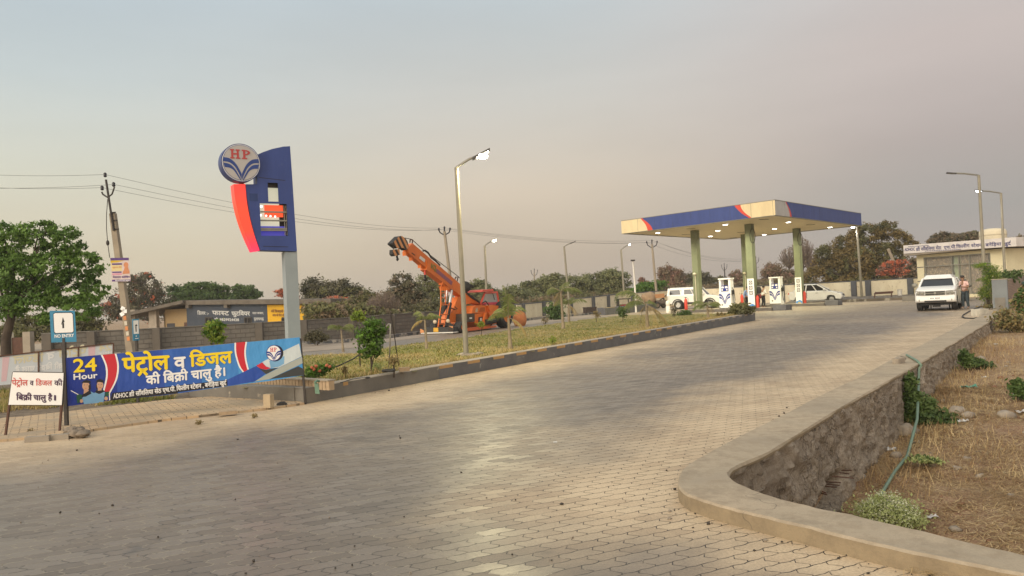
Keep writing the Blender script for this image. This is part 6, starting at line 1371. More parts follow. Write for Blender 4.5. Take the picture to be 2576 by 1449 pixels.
for x, y in ((445,388),(1067,312),(998,368),(930,420),(1650,290),(1520,352),(1427,405),(2033,337)):
    p = G(1533.3+x*.2728, 479.2+y*.2728, ZB); f = MB(); f.lathe([(.05,-.03),(.22,-.03),(.25,.0),(.25,.02)], p, 18); fx = f.build('downlight', MT['white'], st)
    f = MB(); f.lathe([(.02,-.045),(.15,-.04),(.17,-.032)], p, 18); f.build('lens', lampw, fx)
    l = bpy.data.lights.new('canopy_light', 'SPOT'); l.energy = 850; l.color = (1,.95,.62); l.spot_size = R(160); l.spot_blend = .8; l.shadow_soft_size = .2
    lo = bpy.data.objects.new('canopy_light', l); COL.objects.link(lo); lo.location = p+Vector((0,0,-.12))
for x, y in ((750,352),(705,405),(1423,267),(1140,437),(1215,385),(1855,315)):
    p = G(1533.3+x*.2728, 479.2+y*.2728, ZB); f = MB(); f.box(p+Vector((0,0,-.004)), (.62,.12,.02)); f.build('soffit_vent', MT['dsteel'], st)
pil_xy = {}
for nm, a, b in (('left', -3.95, -2.25), ('front', -3.95, 2.25), ('right', 4.5, 2.3), ('back', 4.8, -2.4)):
    c = cpt(a, b, 0); pil_xy[nm] = c; f = MB(); w_ = .25
    f.hexa([c+ax*p+bx*q_+Vector((0,0,z)) for z in (0, ZB) for p, q_ in ((-w_,w_),(-w_,-w_),(w_,-w_),(w_,w_))]); pi_ = f.build('pillar', MT['greenpil'], st)
    f = MB(); fp_ = Pl(c-ax*(w_+.004)+bx*0, bx); fp_ = Pl(c-ax*w_, bx)
    if nm in ('front', 'right'):
        f.pbox(fp_, (-.26, .26), (.12, 2.28), (.003, .012), 0)
        for k in range(3):
            cu, cv = 0, 2.0-k*.36; f.mb = None
            f.poly([fp_.at(u, v, .016) for u, v in ((-.13,cv-.13),(.13,cv-.13),(.13,cv+.13),(-.13,cv+.13))], 1); disc(f, fp_, cu, cv, .095, 0, .018, 14); disc(f, fp_, cu, cv, .05, 2, .020, 10)
        f.poly([fp_.at(u, v, .016) for u, v in ((-.25,.25),(.25,.25),(.25,.42),(.05,.52),(-.12,.44),(-.25,.40))], 3); f.poly([fp_.at(u, v, .018) for u, v in ((-.14,.25),(.18,.25),(.12,.34),(-.05,.36))], 4)
        f.build('notice_panel', [MT['whiteprint'], MT['black_print'], MT['steel'], MT['skyprint'], M('print_sand', (.6,.45,.15), None, 6)], pi_)
    if nm in ('left', 'back'):
        f.pbox(fp_, (-.02, .02), (.05, 2.75), (.002, .05), 0); f.lathe([(.02,-.08),(.13,-.04),(.13,.06),(.05,.12)], fp_.at(0, 2.85, .1), 12); f.build('pipe_and_bell', M('bell_ivory', (.62,.58,.44), None, 3), pi_)
    if nm in ('front', 'right'):
        f = MB(); cc_ = c-ax*.26+bx*.34+Vector((0,0,5.25)); f.tube([cc_+bx*(.2*math.cos(q_))+Vector((0,0,.5*math.sin(q_))) for q_ in np.linspace(0, 6.28, 16)], .02, 5); f.tube([cc_+Vector((0,0,.5)), cc_+Vector((0,0,.85))], .02, 5); f.build('loose_cable', MT['black'], pi_)
# pump islands
def island_(label, c0, l0, l1, w):
    f = MB(); f.hexa([c0+bx*u+ax*v+Vector((0,0,z)) for z in (-.05,.2) for u, v in ((l0,w),(l0,-w),(l1,-w),(l1,w))])
    i_ = thing('pump_island', label, 'pump island', (c0.x, c0.y, 0), 'pump islands under the canopy'); f.build('plinth', [M('island_dark_stone', (.14,.125,.11), (.10,.09,.08), 2, .8) if 'isl' not in MT else MT['isl']], i_)
    f = MB(); f.hexa([c0+bx*u+ax*v+Vector((0,0,z)) for z in (.203,.225) for u, v in ((l0+.05,w-.06),(l0+.05,-w+.06),(l1-.05,-w+.06),(l1-.05,w-.06))]); f.build('island_top', MT['conc'], i_)
    f = MB(); f.hexa([c0+bx*u+ax*v+Vector((0,0,z)) for z in (-.05,.38) for u, v in ((l1+.02,w*.8),(l1+.02,-w*.8),(l1+1.0,-w*.8),(l1+1.0,w*.8))]); f.build('guard_block', MT['paint_dark'], i_)
island_('near pump island carrying the left and front pillars', cpt(-3.95, 0, 0), -3.6, 3.9, .62)
island_('far pump island carrying the back and right pillars', cpt(4.6, 0, 0), -3.6, 4.4, .62)
# dispensers
def dispenser(label, c, h=2.2, w=.98, dpt=.5):
    th_ = thing('fuel_dispenser', label, 'fuel dispenser', c, 'fuel dispensers'); pl = Pl(c-ax*(dpt/2), bx)
    W_ = [MT['whiteprint'], MT['navy'], MT['steel'], MT['black']]
    f = MB(); f.pbox(pl, (-w/2, w/2), (0, 1.22), (-dpt, 0), 0)
    leafmarks(f, pl, -.02, .92, .62, 1, .004, sq=.74); disc(f, pl, -w*.25, .28, .07, 2, .004, 12); f.pbox(pl, (-w/2, w/2), (.0, .05), (.002, .02), 3); f.build('cabinet', W_, th_)
    f = MB(); f.pbox(pl, (-w/2+.02, -w/2+.17), (1.222, h-.1), (-dpt+.05, -.05), 0); f.pbox(pl, (w/2-.2, w/2-.02), (1.222, h-.1), (-dpt+.05, -.05), 0); f.build('column', W_, th_)
    f = MB(); f.pbox(pl, (-w/2-.02, w/2+.02), (h-.098, h), (-dpt, 0), 0); f.build('top_cap', W_, th_)
    f = MB(); f.pbox(pl, (-w/2+.175, w/2-.205), (1.24, 1.66), (-dpt+.1, -.03), 0); 
    for k, (u, v, a, b) in enumerate(((-.28,1.47,.2,.13),(.02,1.47,.22,.13),(-.28,1.3,.12,.1),(.12,1.3,.1,.1))): f.poly([pl.at(u+x, v+y, -.026) for x, y in ((0,0),(a,0),(a,b),(0,b))], 1)
    f.build('display_head', [MT['navy'], MT['whiteprint']], th_)
    for s_ in (1,):
        f = MB(); f.tube([pl.at(w/2+.02, 1.5, -.2), pl.at(w/2+.16, 1.2, -.2), pl.at(w/2+.2, .6, -.2), pl.at(w/2+.12, .25, -.2), pl.at(w/2+.05, .7, -.2), pl.at(w/2+.05, 1.35, -.2)], .025, 6); f.build('hose', MT['black'], th_)
    f = MB(); f.pbox(pl, (w/2+.01, w/2+.1), (1.0, 1.3), (-.35, -.1), 0); f.build('nozzle', MT['black'], th_)
    return th_
d1 = dispenser('white fuel dispenser with blue leaf mark between left and front pillars', cpt(-3.95, .15, .225))
d2 = dup(d1, cpt(4.6, .25, .225), 'white fuel dispenser with blue leaf mark on the far island beside the attendant')
# extinguishers, bollard and bucket stand
def exting(label, p, h=.75):
    th_ = thing('fire_extinguisher', label, 'fire extinguisher', p, 'red fire extinguishers'); f = MB()
    f.lathe([(.085*h/.75,0),(.095*h/.75,.03),(.095*h/.75,h*.72),(.075*h/.75,h*.82),(.04,h*.88),(.04,h*.92)], p, 14); f.build('cylinder', MT['red'], th_)
    f = MB(); f.lathe([(.03,h*.92),(.05,h*.95),(.05,h*.99)], p, 8); f.tube([p+Vector((.02,-.02,h*.97)), p+Vector((.16,-.05,h*.9)), p+Vector((.16,-.06,h*.35))], .018, 5); f.build('valve_and_hose', MT['black'], th_); return th_
def I1(X, z=.225):     # a spot on the near island, under photo column X
    d = ray(X, 770); c0 = cpt(-3.95, 0, 0); t_ = (c0-EYE).dot(ax)/d.dot(ax); p = EYE+d*t_; return Vector((p.x, p.y, z))-ax*.25
def I2(X, z=.225):
    d = ray(X, 770); c0 = cpt(4.6, 0, 0); t_ = (c0-EYE).dot(ax)/d.dot(ax); p = EYE+d*t_; return Vector((p.x, p.y, z))-ax*.25
exting('red fire extinguisher left of the left canopy pillar', I1(1730), .95)
exting('large red fire extinguisher right of the front pillar', I1(1910), .95)
exting('red fire extinguisher behind the left of the front pillar', I2(1871), 1.0)
exting('red fire extinguisher to the right of the right pillar', I2(2028), 1.05)
f = MB(); p = I1(1909, .225)+ax*.35; f.lathe([(.12,.95),(.19,1.1),(.19,1.3),(.12,1.45)], p, 14, 0); f.lathe([(.13,.62),(.16,.68),(.16,.9),(.12,.94)], p, 14, 1); f.tube([p, p+Vector((0,0,.6))], .04, 6, 0); tag(f.build('red_and_black_stand', [MT['black'], M('dark_red_paint', (.22,.03,.03), None, 4)], org=p), 'dark rounded stand with red middle behind the large extinguisher', 'stand')
f = MB(); p = G(1681, 787, 0); f.lathe([(.17,0),(.17,.5),(.13,.56),(.17,.6),(.15,.86),(.08,.95)], p, 14); tag(f.build('white_bollard', MT['white'], org=p), 'stout white painted bollard left of the left pillar', 'bollard')
D_ = 66; bs = thing('bucket_stand', 'small dark roofed stand with a row of red fire buckets', 'bucket stand', G(1570, 783)); bs['_o'] = tuple(bs.location)
f = MB(); pl = Pl(G(1570, 783), (1,0,0)); f.pbox(pl, (-.62,.66), (1.12,1.22), (-.7,.1)); f.build('roof', MT['dsteel'], bs)
for u in (-.42, .5): f = MB(); f.pbox(pl, (u-.05 if u > 0 else u-.22, u+.05), (0,1.115), (-.4,-.3)); f.build('post', MT['dsteel'], bs)
f = MB(); f.pbox(pl, (-.36,.44), (.62,.66), (-.37,-.33)); f.build('rail', MT['dsteel'], bs)
for k in range(4): f = MB(); f.lathe([(.06,-.14),(.09,-.1),(.11,.12)], pl.at(-.24+k*.19, .52, -.28), 10); f.build('fire_bucket', M('bucket_red', (.30,.03,.04), None, 4) if k == 0 else bpy.data.materials['bucket_red'], bs)
# small kerbed planters by the service lane
mb = MB(); a_, b_, c_, d_ = G(1523,793), G(1651,780), G(1651,780)+Vector((0,2.2,0)), G(1523,793)+Vector((-.4,2.2,0)); mb.hexa([v-Vector((0,0,.05)) for v in (a_,b_,c_,d_)]+[Vector((v.x,v.y,.58)) for v in (a_,b_,c_,d_)], 0)
e_ = a_.lerp(b_, .18); mb.hexa([Vector((v.x,v.y,.583)) for v in (a_, e_, e_+Vector((0,.5,0)), a_+Vector((-.1,.5,0)))]+[Vector((v.x,v.y,.6)) for v in (a_, e_, e_+Vector((0,.5,0)), a_+Vector((-.1,.5,0)))], 1)
tag(mb.build('small_planter', [MT['paint_dark'], M('kerb_yellow', (.5,.36,.1), None, 4)], org=a_), 'small dark grey kerbed planter at the lane corner', 'planter')
f = MB(); f.box(P(1484, 784, 70)+Vector((0,0,0)), (1.0,.8,.75), 0, Matrix.Rotation(.3, 3, 'Z')); f.box(P(1484, 784, 70)+Vector((0,0,.39)), (1.06,.86,.06), 0, Matrix.Rotation(.3, 3, 'Z')); tag(f.build('dark_bin', M('bin_brown', (.05,.035,.03), None, 4), org=P(1484, 790, 70)), 'dark brown open box against the cream wall panels', 'box')
# concrete mixer
MX = G(1650, 776); mxr = thing('concrete_mixer', 'dusty concrete mixer trailer with tilted drum beside the white van', 'concrete mixer', MX); D_ = MX.y; dm = M('cement_dusted_drum', (.36,.25,.15), (.26,.18,.11), 4, .9)
s10 = lambda x, y, o_=0: P(1341.7+x*.2381, 575+y*.2381, D_+o_)
f = MB(); c = s10(1228, 735); f.lathe([(.16,-.85),(.42,-.55),(.68,-.15),(.68,.25),(.45,.55),(.28,.62)], (0,0,0), 18, 0, 'X'); 
f.v = [tuple(c+Matrix.Rotation(.35, 3, 'Y') @ Vector(v)) for v in f.v]; f.build('drum', dm, mxr)
f = MB(); f.box(s10(1325, 712), (1.0,.9,.42), 0, Matrix.Rotation(-.06, 3, 'Y')); f.build('hopper', M('rust_orange_hopper', (.48,.24,.10), (.36,.18,.08), 4, .8), mxr)
f = MB(); f.tube([s10(1150,720), s10(1200,790), s10(1370,800)], .07, 4, sq=True); f.tube([s10(1280,700), s10(1290,800)], .07, 4, sq=True); f.tube([s10(1370,690), s10(1385,800)], .07, 4, sq=True); f.tube([s10(1410,700), s10(1300,790)], .05, 4, sq=True); f.box(s10(1350,775), (1.1,.8,.35)); f.build('chassis', M('dusty_chassis', (.13,.10,.08), (.09,.07,.06), 4, .9), mxr)
for x, y, r_, o_ in ((1310,820,.33,-.5),(1375,815,.33,.4),(1120,815,.30,0)): p = s10(x, y, o_); p.z = r_; wheel_at(p, Vector((.3,-1,0)), r_, .2, mxr, M('dusty_rim', (.2,.15,.1), None, 4) if 'dr' not in MT else MT['dr'])

# ================================================================== VEHICLES
def vehicle(name, label, loc, head, L_, Wd, zs, prof, green, wx, wr, rim, scale=1.0, cladding=None, group=None, rt_=.075):
    th_ = thing(name, label, 'car' if name != 'white_van' else 'van', loc, group, rz=math.atan2(head.y, head.x)); th_['_o'] = (0,0,0); th_.scale = (scale,)*3
    w = Wd/2
    def arch(pts):
        o_ = []
        for p in pts:
            if p[0] == 'arch':
                cx = p[1]; ra = wr*1.16
                for a in np.linspace(math.pi*.0, math.pi, 9) : o_.append((cx+ra*math.cos(a), max(zs, wr+ra*math.sin(a))))
            else: o_.append(p)
        return o_
    pr = arch(prof); mid = L_/2
    def sl(y, kx, dz): return [Vector((mid+(x-mid)*kx, y, z-dz*(1 if z > zs+.35 else 0))) for x, z in pr]
    S_ = [sl(-w, .955, .05), sl(-w*.93, .99, 0), sl(-w*.6, 1, -.012), sl(w*.6, 1, -.012), sl(w*.93, .99, 0), sl(w, .955, .05)]
    f = MB(); n_ = len(pr)
    for a, b in zip(S_[:-1], S_[1:]):
        f.add(a+b, [(i,(i+1)%n_,n_+(i+1)%n_,n_+i) for i in range(n_)], 0, False)
    f.poly(S_[0], 0); f.poly(S_[-1][::-1], 0)
    for cx in wx:
        for sg in (-1, 1):
            f.add([Vector((cx+wr*1.2*math.cos(a), sg*w*.6, wr+wr*1.2*math.sin(a))) for a in np.linspace(0, 2*math.pi, 16)[:-1]], [tuple(range(15))], 1)
    body = f.build('body', [MT['carwhite'], MT['black']], th_, local=True)
    # greenhouse: glass box with white roof and posts
    (b0, b1, zb), (t0, t1, zt) = green; wb, wt = w*.93, w*.74
    def gq(x0, z0, w0): return [Vector((x0, -w0, z0)), Vector((x0, w0, z0))]
    B4 = [Vector((b0,-wb,zb)), Vector((b1,-wb*.94,zb)), Vector((b1,wb*.94,zb)), Vector((b0,wb,zb))]; T4 = [Vector((t0,-wt,zt)), Vector((t1,-wt,zt)), Vector((t1,wt,zt)), Vector((t0,wt,zt))]
    f = MB(); f.hexa(B4+T4); f.build('windows', MT['glass'], th_, local=True)
    f = MB(); Tr = [v+Vector((0,0,.004)) for v in T4]; e = .05
    top = [Vector((t0-.05,-wt-e,zt+.004)), Vector((t1+.08,-wt-e,zt+.004)), Vector((t1+.08,wt+e,zt+.004)), Vector((t0-.05,wt+e,zt+.004))]; top2 = [Vector((t0+.15,-wt*.86,zt+rt_)), Vector((t1-.15-rt_,-wt*.86,zt+rt_)), Vector((t1-.15-rt_,wt*.86,zt+rt_)), Vector((t0+.15,wt*.86,zt+rt_))]
    f.hexa(top+top2); roof = f.build('roof', MT['carwhite'], th_, local=True); bv = roof.modifiers.new('bevel', 'BEVEL'); bv.width = .05; bv.segments = 3
    for sg in (-1, 1):
        for u0, u1, ww in ((0,0,.06),(1,1,.045),(.36,.36,.035),(.68,.68,.03)):
            a = Vector((b0+(b1-b0)*u0, sg*(wb*(1-.06*u0)+.006), zb-.02)); b = Vector((t0+(t1-t0)*u1, sg*(wt+.012), zt+.02)); f = MB(); f.tube([a, b], ww, 4, sq=True); f.build('window_post', MT['carwhite'], th_, local=True)
    for cx in wx:
        for sg in (-1, 1): wheel_at(Vector((cx, sg*(w-.13), wr)), Vector((0, sg, 0)), wr, .27, th_, rim)
    for sg in (-1, 1):
        f = MB(); f.ell((b1-.25, sg*(w+.14), zb+.09), (.09,.15,.12), 10, 6); f.box((b1-.2, sg*(w+.02), zb+.04), (.05,.12,.04)); f.build('mirror', MT['steel'] if name == 'white_suv' else MT['carwhite'], th_, local=True)
        z0 = zs+.08; dx0 = wx[0]+wr*1.3; dx1 = wx[1]-wr*1.35; dm_ = (dx0+dx1)/2
        for a, b in ((dx0, dm_-.02), (dm_+.02, dx1)):
            f = MB(); f.prism([Vector((x, sg*(w+.001), z)) for x, z in ((a,z0),(b,z0),(b,zb-.08),(a,zb-.08))], (0, sg*.012, 0)); dr = f.build('door', MT['carwhite'], th_, local=True)
            f = MB(); f.box((a+.16, sg*(w+.03), zb-.17), (.17,.03,.035)); f.build('door_handle', MT['steel'], dr, local=True)
    return th_
def part(root, name, mat, fn, parent=None):
    f = MB(); fn(f); return f.build(name, mat, parent or root, local=True)
alloy = M('alloy_rim', (.48,.47,.45), (.40,.39,.38), 6, .35, metal=.5)
lensm = M('headlamp_lens', (.30,.29,.26), (.22,.21,.20), 9, .12)
# SUV
su_c = G(2357, 781); hd_ = Vector((-.555, -.832, 0)).normalized(); dirv = -hd_
suv = vehicle('white_suv', 'white SUV parked facing us in front of the office', Vector((su_c.x, su_c.y, 0))-hd_*4.15, hd_, 4.70, 1.84, .36,
    [(.05,.50),(0,.85),(.03,1.20),(3.25,1.25),(3.55,1.24),(4.1,1.16),(4.45,1.07),(4.58,.98),(4.63,.78),(4.70,.66),(4.71,.54),(4.66,.46),(4.45,.42),('arch',3.80),(3.2,.36),(1.5,.36),('arch',.95),(.3,.40)],
    ((.12,3.48,1.24),(.42,2.80,1.62)), (.95, 3.80), .40, alloy, rt_=.22)
part(suv, 'grille', [MT['steel'], MT['black'], MT['whiteprint']], lambda f: (f.box((4.635,0,.90), (.06,.92,.22), 0), f.box((4.668,0,.955), (.008,.86,.07), 1), f.box((4.668,0,.85), (.008,.86,.07), 1), f.lathe([(.02,.0),(.065,.0),(.065,.02),(.05,.03)], (4.675,0,.90), 16, 0, 'X')))
for sg in (-1, 1):
    part(suv, 'headlight', [lensm, MT['steel']], lambda f: (f.hexa([Vector(v) for v in ((4.61,sg*.87,.80),(4.68,sg*.48,.79),(4.655,sg*.48,1.01),(4.53,sg*.87,1.04),(4.40,sg*.93,.80),(4.5,sg*.48,.79),(4.5,sg*.48,1.01),(4.35,sg*.93,1.04))], 0), f.ell((4.665,sg*.58,.90), (.03,.075,.075), 10, 6, 1), f.ell((4.625,sg*.76,.91), (.035,.085,.085), 10, 6, 1)))
    part(suv, 'fog_lamp', lensm, lambda f: f.ell((4.67,sg*.72,.56), (.03,.065,.06), 10, 6))
part(suv, 'number_plate', [MT['whiteprint'], MT['red'], MT['black_print']], lambda f: (f.box((4.715,0,.645), (.012,.54,.12), 0), [f.box((4.7225,-.2+.055*k,.645), (.002,.032,.055), 2) for k in range(8) if k not in (3,)]))
part(suv, 'air_intake', MT['black'], lambda f: f.box((4.70,0,.49), (.03,.98,.085)))
part(suv, 'hood_scoop', MT['black'], lambda f: f.box((4.0,0,1.125), (.12,.36,.035), 0, Matrix.Rotation(.14, 3, 'Y')))
part(suv, 'underbody', MT['black'], lambda f: (f.box((2.4,0,.36), (3.9,1.35,.16)), f.box((4.2,.0,.29), (.3,.35,.2))))
for sg in (-1, 1):
    part(suv, 'roof_rail', MT['steel'], lambda f: f.tube([(.6,sg*.66,1.85),(.8,sg*.67,1.91),(2.1,sg*.67,1.91),(2.3,sg*.66,1.85)], .022, 6))
    part(suv, 'side_step', MT['steel'], lambda f: f.box((2.35,sg*.93,.34), (1.7,.16,.05)))
    part(suv, 'wiper', MT['black'], lambda f: f.tube([(3.40,sg*.3+.1,1.20),(3.2,sg*.3-.3,1.36)], .014, 5))
# dark saloon parked behind it
dk = M('dark_olive_car_paint', (.10,.095,.075), (.085,.08,.065), 2, .25)
c2 = G(2421, 757); bk_car = vehicle('parked_car', 'dark greenish car parked behind the white SUV', Vector((c2.x, c2.y, 0))-hd_*2.0+Vector((-.3,.5,0)), hd_, 4.2, 1.74, .28, [(.05,.40),(0,.70),(.05,.95),(2.95,.97),(3.9,.85),(4.12,.72),(4.2,.5),(4.1,.28),('arch',3.45),(2.9,.28),(1.3,.28),('arch',.80),(.25,.30)], ((.25,3.15,.96),(.75,2.3,1.46)), (.80, 3.45), .32, alloy)
for ch in list(bk_car.children):
    for o_ in [ch]+list(ch.children):
        if o_.type == 'MESH':
            for i, mm in enumerate(o_.data.materials):
                if mm == MT['carwhite']: o_.data.materials[i] = dk
# sedan under the canopy
sh = Vector((.86, -.51, 0)).normalized(); sc_ = G(2052, 762)
sed = vehicle('white_sedan', 'white compact saloon standing behind the right pillar', Vector((sc_.x, sc_.y, 0))-sh*2.2, sh, 4.1, 1.72, .26,
    [(.10,.34),(.0,.62),(.06,.92),(.5,1.0),(2.75,.98),(3.0,.95),(3.75,.80),(4.02,.68),(4.10,.48),(4.02,.28),('arch',3.30),(2.75,.26),(1.25,.26),('arch',.80),(.3,.28)],
    ((.42,3.05,.97),(.98,2.25,1.45)), (.80, 3.30), .31, alloy, scale=1.12)
part(sed, 'grille', MT['black'], lambda f: f.box((4.07,0,.58), (.04,.62,.14)))
part(sed, 'number_plate', MT['whiteprint'], lambda f: f.box((4.11,0,.44), (.012,.46,.10)))
for sg in (-1, 1):
    part(sed, 'headlight', lensm, lambda f: f.hexa([Vector(v) for v in ((3.99,sg*.80,.60),(4.10,sg*.42,.58),(4.04,sg*.42,.70),(3.80,sg*.80,.80),(3.90,sg*.83,.60),(4.03,sg*.42,.58),(3.93,sg*.42,.70),(3.69,sg*.83,.80))]))
    part(sed, 'fog_lamp', MT['black'], lambda f: f.box((4.02,sg*.66,.38), (.06,.2,.12)))
    part(sed, 'tail_light', MT['red'], lambda f: f.box((.07,sg*.74,.82), (.08,.2,.14)))
# white utility van
vh = Vector((.90, -.44, 0)).normalized(); vc = G(1754, 776)
van = vehicle('white_van', 'boxy white utility van with long windows behind the left pillar', Vector((vc.x, vc.y, 0))-vh*2.5, vh, 4.75, 1.78, .42,
    [(.02,.50),(0,.75),(.02,1.24),(3.25,1.24),(3.55,1.22),(4.45,1.10),(4.68,1.02),(4.75,.70),(4.72,.48),(4.55,.44),('arch',3.85),(3.2,.44),(1.6,.44),('arch',.98),(.3,.46)],
    ((.05,3.55,1.235),(.14,2.95,1.90)), (.98, 3.85), .40, M('white_steel_rim', (.62,.61,.58), (.42,.41,.39), 9, .4))
for sg in (-1, 1):
    part(van, 'side_panel', [MT['carwhite']], lambda f: [f.prism([Vector((x, sg*(.835-.17*(z-1.235)/.665), z)) for x, z in q_], (0, sg*.016, 0)) for q_ in (((.03,1.24),(3.5,1.24),(3.45,1.32),(.05,1.32)), ((.1,1.76),(3.05,1.76),(2.95,1.91),(.12,1.91)), ((.05,1.32),(.22,1.32),(.24,1.76),(.1,1.76)), ((1.30,1.32),(1.55,1.32),(1.55,1.76),(1.30,1.76)), ((2.55,1.32),(2.72,1.32),(2.68,1.76),(2.55,1.76)))])
    part(van, 'wheel_flare', MT['black'], lambda f: [f.tube([(cx+.50*math.cos(a), sg*.90, .40+.50*math.sin(a)) for a in np.linspace(.1, math.pi-.1, 10)], .05, 5) for cx in (.98, 3.85)])
    part(van, 'sill_cladding', MT['black'], lambda f: f.box((2.4,sg*.905,.52), (1.9,.03,.2)))
    part(van, 'headlight', lensm, lambda f: f.ell((4.72,sg*.66,.88), (.04,.11,.10), 10, 6))
part(van, 'rear_bumper', MT['black'], lambda f: f.box((-.03,0,.55), (.14,1.7,.24)))
part(van, 'front_bumper', MT['black'], lambda f: f.box((4.78,0,.58), (.14,1.7,.2)))
part(van, 'grille', MT['black'], lambda f: f.box((4.745,0,.86), (.03,.86,.2)))

# ================================================================== STATION OFFICE
oA = P(2311, 745, 68); oB = P(2534, 745, 61.5); plo = Pl((oA.x, oA.y, 0), Vector((oB.x-oA.x, oB.y-oA.y, 0))); s11 = lambda x, y, n=0: plo.uv(2044.5+x*.2866, 415.3+y*.2866, n)
OW = plo.uv(2534, 700)[0]; off = thing('station_office', 'cream single storey station office with glass front and white lettered roof board', 'building', (oA.x, oA.y, 0))
otop = s11(930, 790)[1]; CW = M('office_cream_wall', (.70,.64,.44), (.63,.57,.38), 1, .8); g0 = s11(975, 900)[0]; g1 = s11(1565, 900)[0]; gt_ = s11(1000, 810)[1]
f = MB(); f.pbox(plo, (0, g0), (0, otop), (-8, 0), 0); f.pbox(plo, (g1, OW), (0, otop), (-8, 0), 0); f.pbox(plo, (g0+.002, g1-.002), (gt_, otop), (-8, -.003), 0); f.pbox(plo, (g0+.002, g1-.002), (-.05, .25), (-8, -.003), 0); f.pbox(plo, (g0+.01, g1-.01), (.26, gt_-.01), (-3.2, -3), 0); f.build('wall', CW, off)
f = MB(); v_ = s11(950, 897)[1]; f.pbox(plo, (-.01, g0-.05), (v_-.04, v_+.04), (.002, .03)); v2_ = s11(950, 1020)[1]; f.pbox(plo, (-.01, g0-.05), (v2_-.04, v2_+.04), (.002, .03)); f.build('wall_band', MT['conc_grey'], off)
# curtains behind the glass
m, t, B, o = newmat('patterned_curtain'); tcn = nd(t, 'ShaderNodeTexCoord'); vo = nd(t, 'ShaderNodeTexVoronoi'); vo.inputs['Scale'].default_value = 4.5; t.links.new(tcn.outputs['Object'], vo.inputs[0])
cc = cramp(t, vo.outputs[0], [(.25, (.34,.25,.15)), (.5, (.17,.12,.075))]); t.links.new(cc, B.inputs['Base Color']); B.inputs['Roughness'].default_value = .9
cur = MB(); gs0, gs1 = s11(1215, 900)[0], s11(1282, 900)[0]
for a_, b_ in ((g0+.06, gs0), (gs1, g1-.3)):
    N_c = 60; top_ = [plo.at(a_+(b_-a_)*i/N_c, gt_-.06, -.30+.06*math.sin(i*1.7)) for i in range(N_c+1)]; bot_ = [plo.at(a_+(b_-a_)*i/N_c, .3, -.30+.06*math.sin(i*1.7)) for i in range(N_c+1)]; cur.strip(bot_, top_, 0, True)
cur.build('curtain', m, off)
f = MB(); f.pbox(plo, (gs0+.01, gs1-.01), (.28, gt_-.05), (-.45, -.40)); f.build('green_panel', M('pale_green_panel', (.30,.36,.20), None, 1, .5), off)
m, t, B, o = newmat('office_glass'); B.inputs['Base Color'].default_value = (.8,.85,.8,1); B.inputs['Roughness'].default_value = .03; B.inputs['Alpha'].default_value = .16; B.inputs['Specular IOR Level'].default_value = .6
f = MB(); f.poly([plo.at(u, v, -.10) for u, v in ((g0,.25),(g1,.25),(g1,gt_),(g0,gt_))]); f.build('shopfront_glass', m, off)
f = MB(); hv = s11(1100, 885)[1]
for x in (985, 1220, 1282, 1375, 1560): u = s11(x, 900)[0]; f.pbox(plo, (u-.05, u+.05), (.25, gt_), (-.12, -.02))
f.pbox(plo, (g0, g1), (hv-.05, hv+.05), (-.019, .03)); f.pbox(plo, (g0, g1), (gt_-.09, gt_-.001), (-.121, .001)); f.build('shopfront_frame', MT['steel'], off)
bu0, bu1 = s11(797, 740, 1.0)[0], s11(1787, 670, 1.0)[0]; bv0, bv1 = s11(797, 778, 1.0)[1], s11(797, 706, 1.0)[1]; bv0b, bv1b = s11(1787, 712, 1.0)[1], s11(1787, 631, 1.0)[1]
f = MB(); at = plo.at
f.hexa([at(bu0,bv0,1.0),at(bu1,bv0b,1.0),at(bu1,bv0b,-.1),at(bu0,bv0,-.1),at(bu0,bv1,1.0),at(bu1,bv1b,1.0),at(bu1,bv1b,-.1),at(bu0,bv1,-.1)], 0)
plf = Pl(at(bu0, bv0, 1.0), at(bu1, bv0b, 1.0)-at(bu0, bv0, 1.0)); plf.V = Vector((0,0,1)); FW = (at(bu1,bv0b,1.0)-at(bu0,bv0,1.0)).length; s12 = lambda x, y: plf.uv(2044.5+x*.2866, 415.3+y*.2866); slp = 0
def tf(s, x0, y0, x1, y1, h, bold=.025):
    (a0, b0), (a1, b1) = s12(x0, y0), s12(x1, y1); text(f, s, plf, a0, a1, b0, (s12(x0, y0-h)[1]-b0)/.7, 1, .012, bold, slope=(b1-b0)/(a1-a0))
tf('ADHOC', 808, 755, 898, 748, 26); tf('श\\ी साँव\u093fलया सेठ', 910, 752, 1130, 733, 28); tf('एच.पी.\u093fफलींग', 1152, 733, 1378, 712, 28); tf('स~टेशन', 1392, 712, 1485, 706, 28); tf('बने\u093fड़या', 1518, 704, 1655, 692, 28); tf('खुद`', 1675, 698, 1742, 686, 30)
for (x0, y0, x1, y1) in ((840,716,1020,702),(985,752,1305,733)):
    (a0, b0), (a1, b1) = s12(x0, y0), s12(x1, y1)
    for k in range(0, 40, 2): 
        u0_, u1_ = a0+(a1-a0)*k/40, a0+(a1-a0)*(k+1.4)/40; vv0, vv1 = b0+(b1-b0)*k/40, b0+(b1-b0)*(k+1.4)/40; f.poly([plf.at(u0_, vv0-.03, .012), plf.at(u1_, vv1-.03, .012), plf.at(u1_, vv1+.03, .012), plf.at(u0_, vv0+.03, .012)], 1)
f.build('name_board', [M('board_white', (.66,.62,.60), None, 1, .6), M('board_lettering', (.05,.05,.16), None, 4)], off)
f = MB(); f.hexa([at(-.6,otop,.9),at(OW+.6,otop+.1,.9),at(OW+.6,otop+.1,-8.4),at(-.6,otop,-8.4),at(-.6,otop+.35,.9),at(OW+.6,otop+.5,.9),at(OW+.6,otop+.5,-8.4),at(-.6,otop+.35,-8.4)]); f.build('roof_slab', MT['conc'], off)
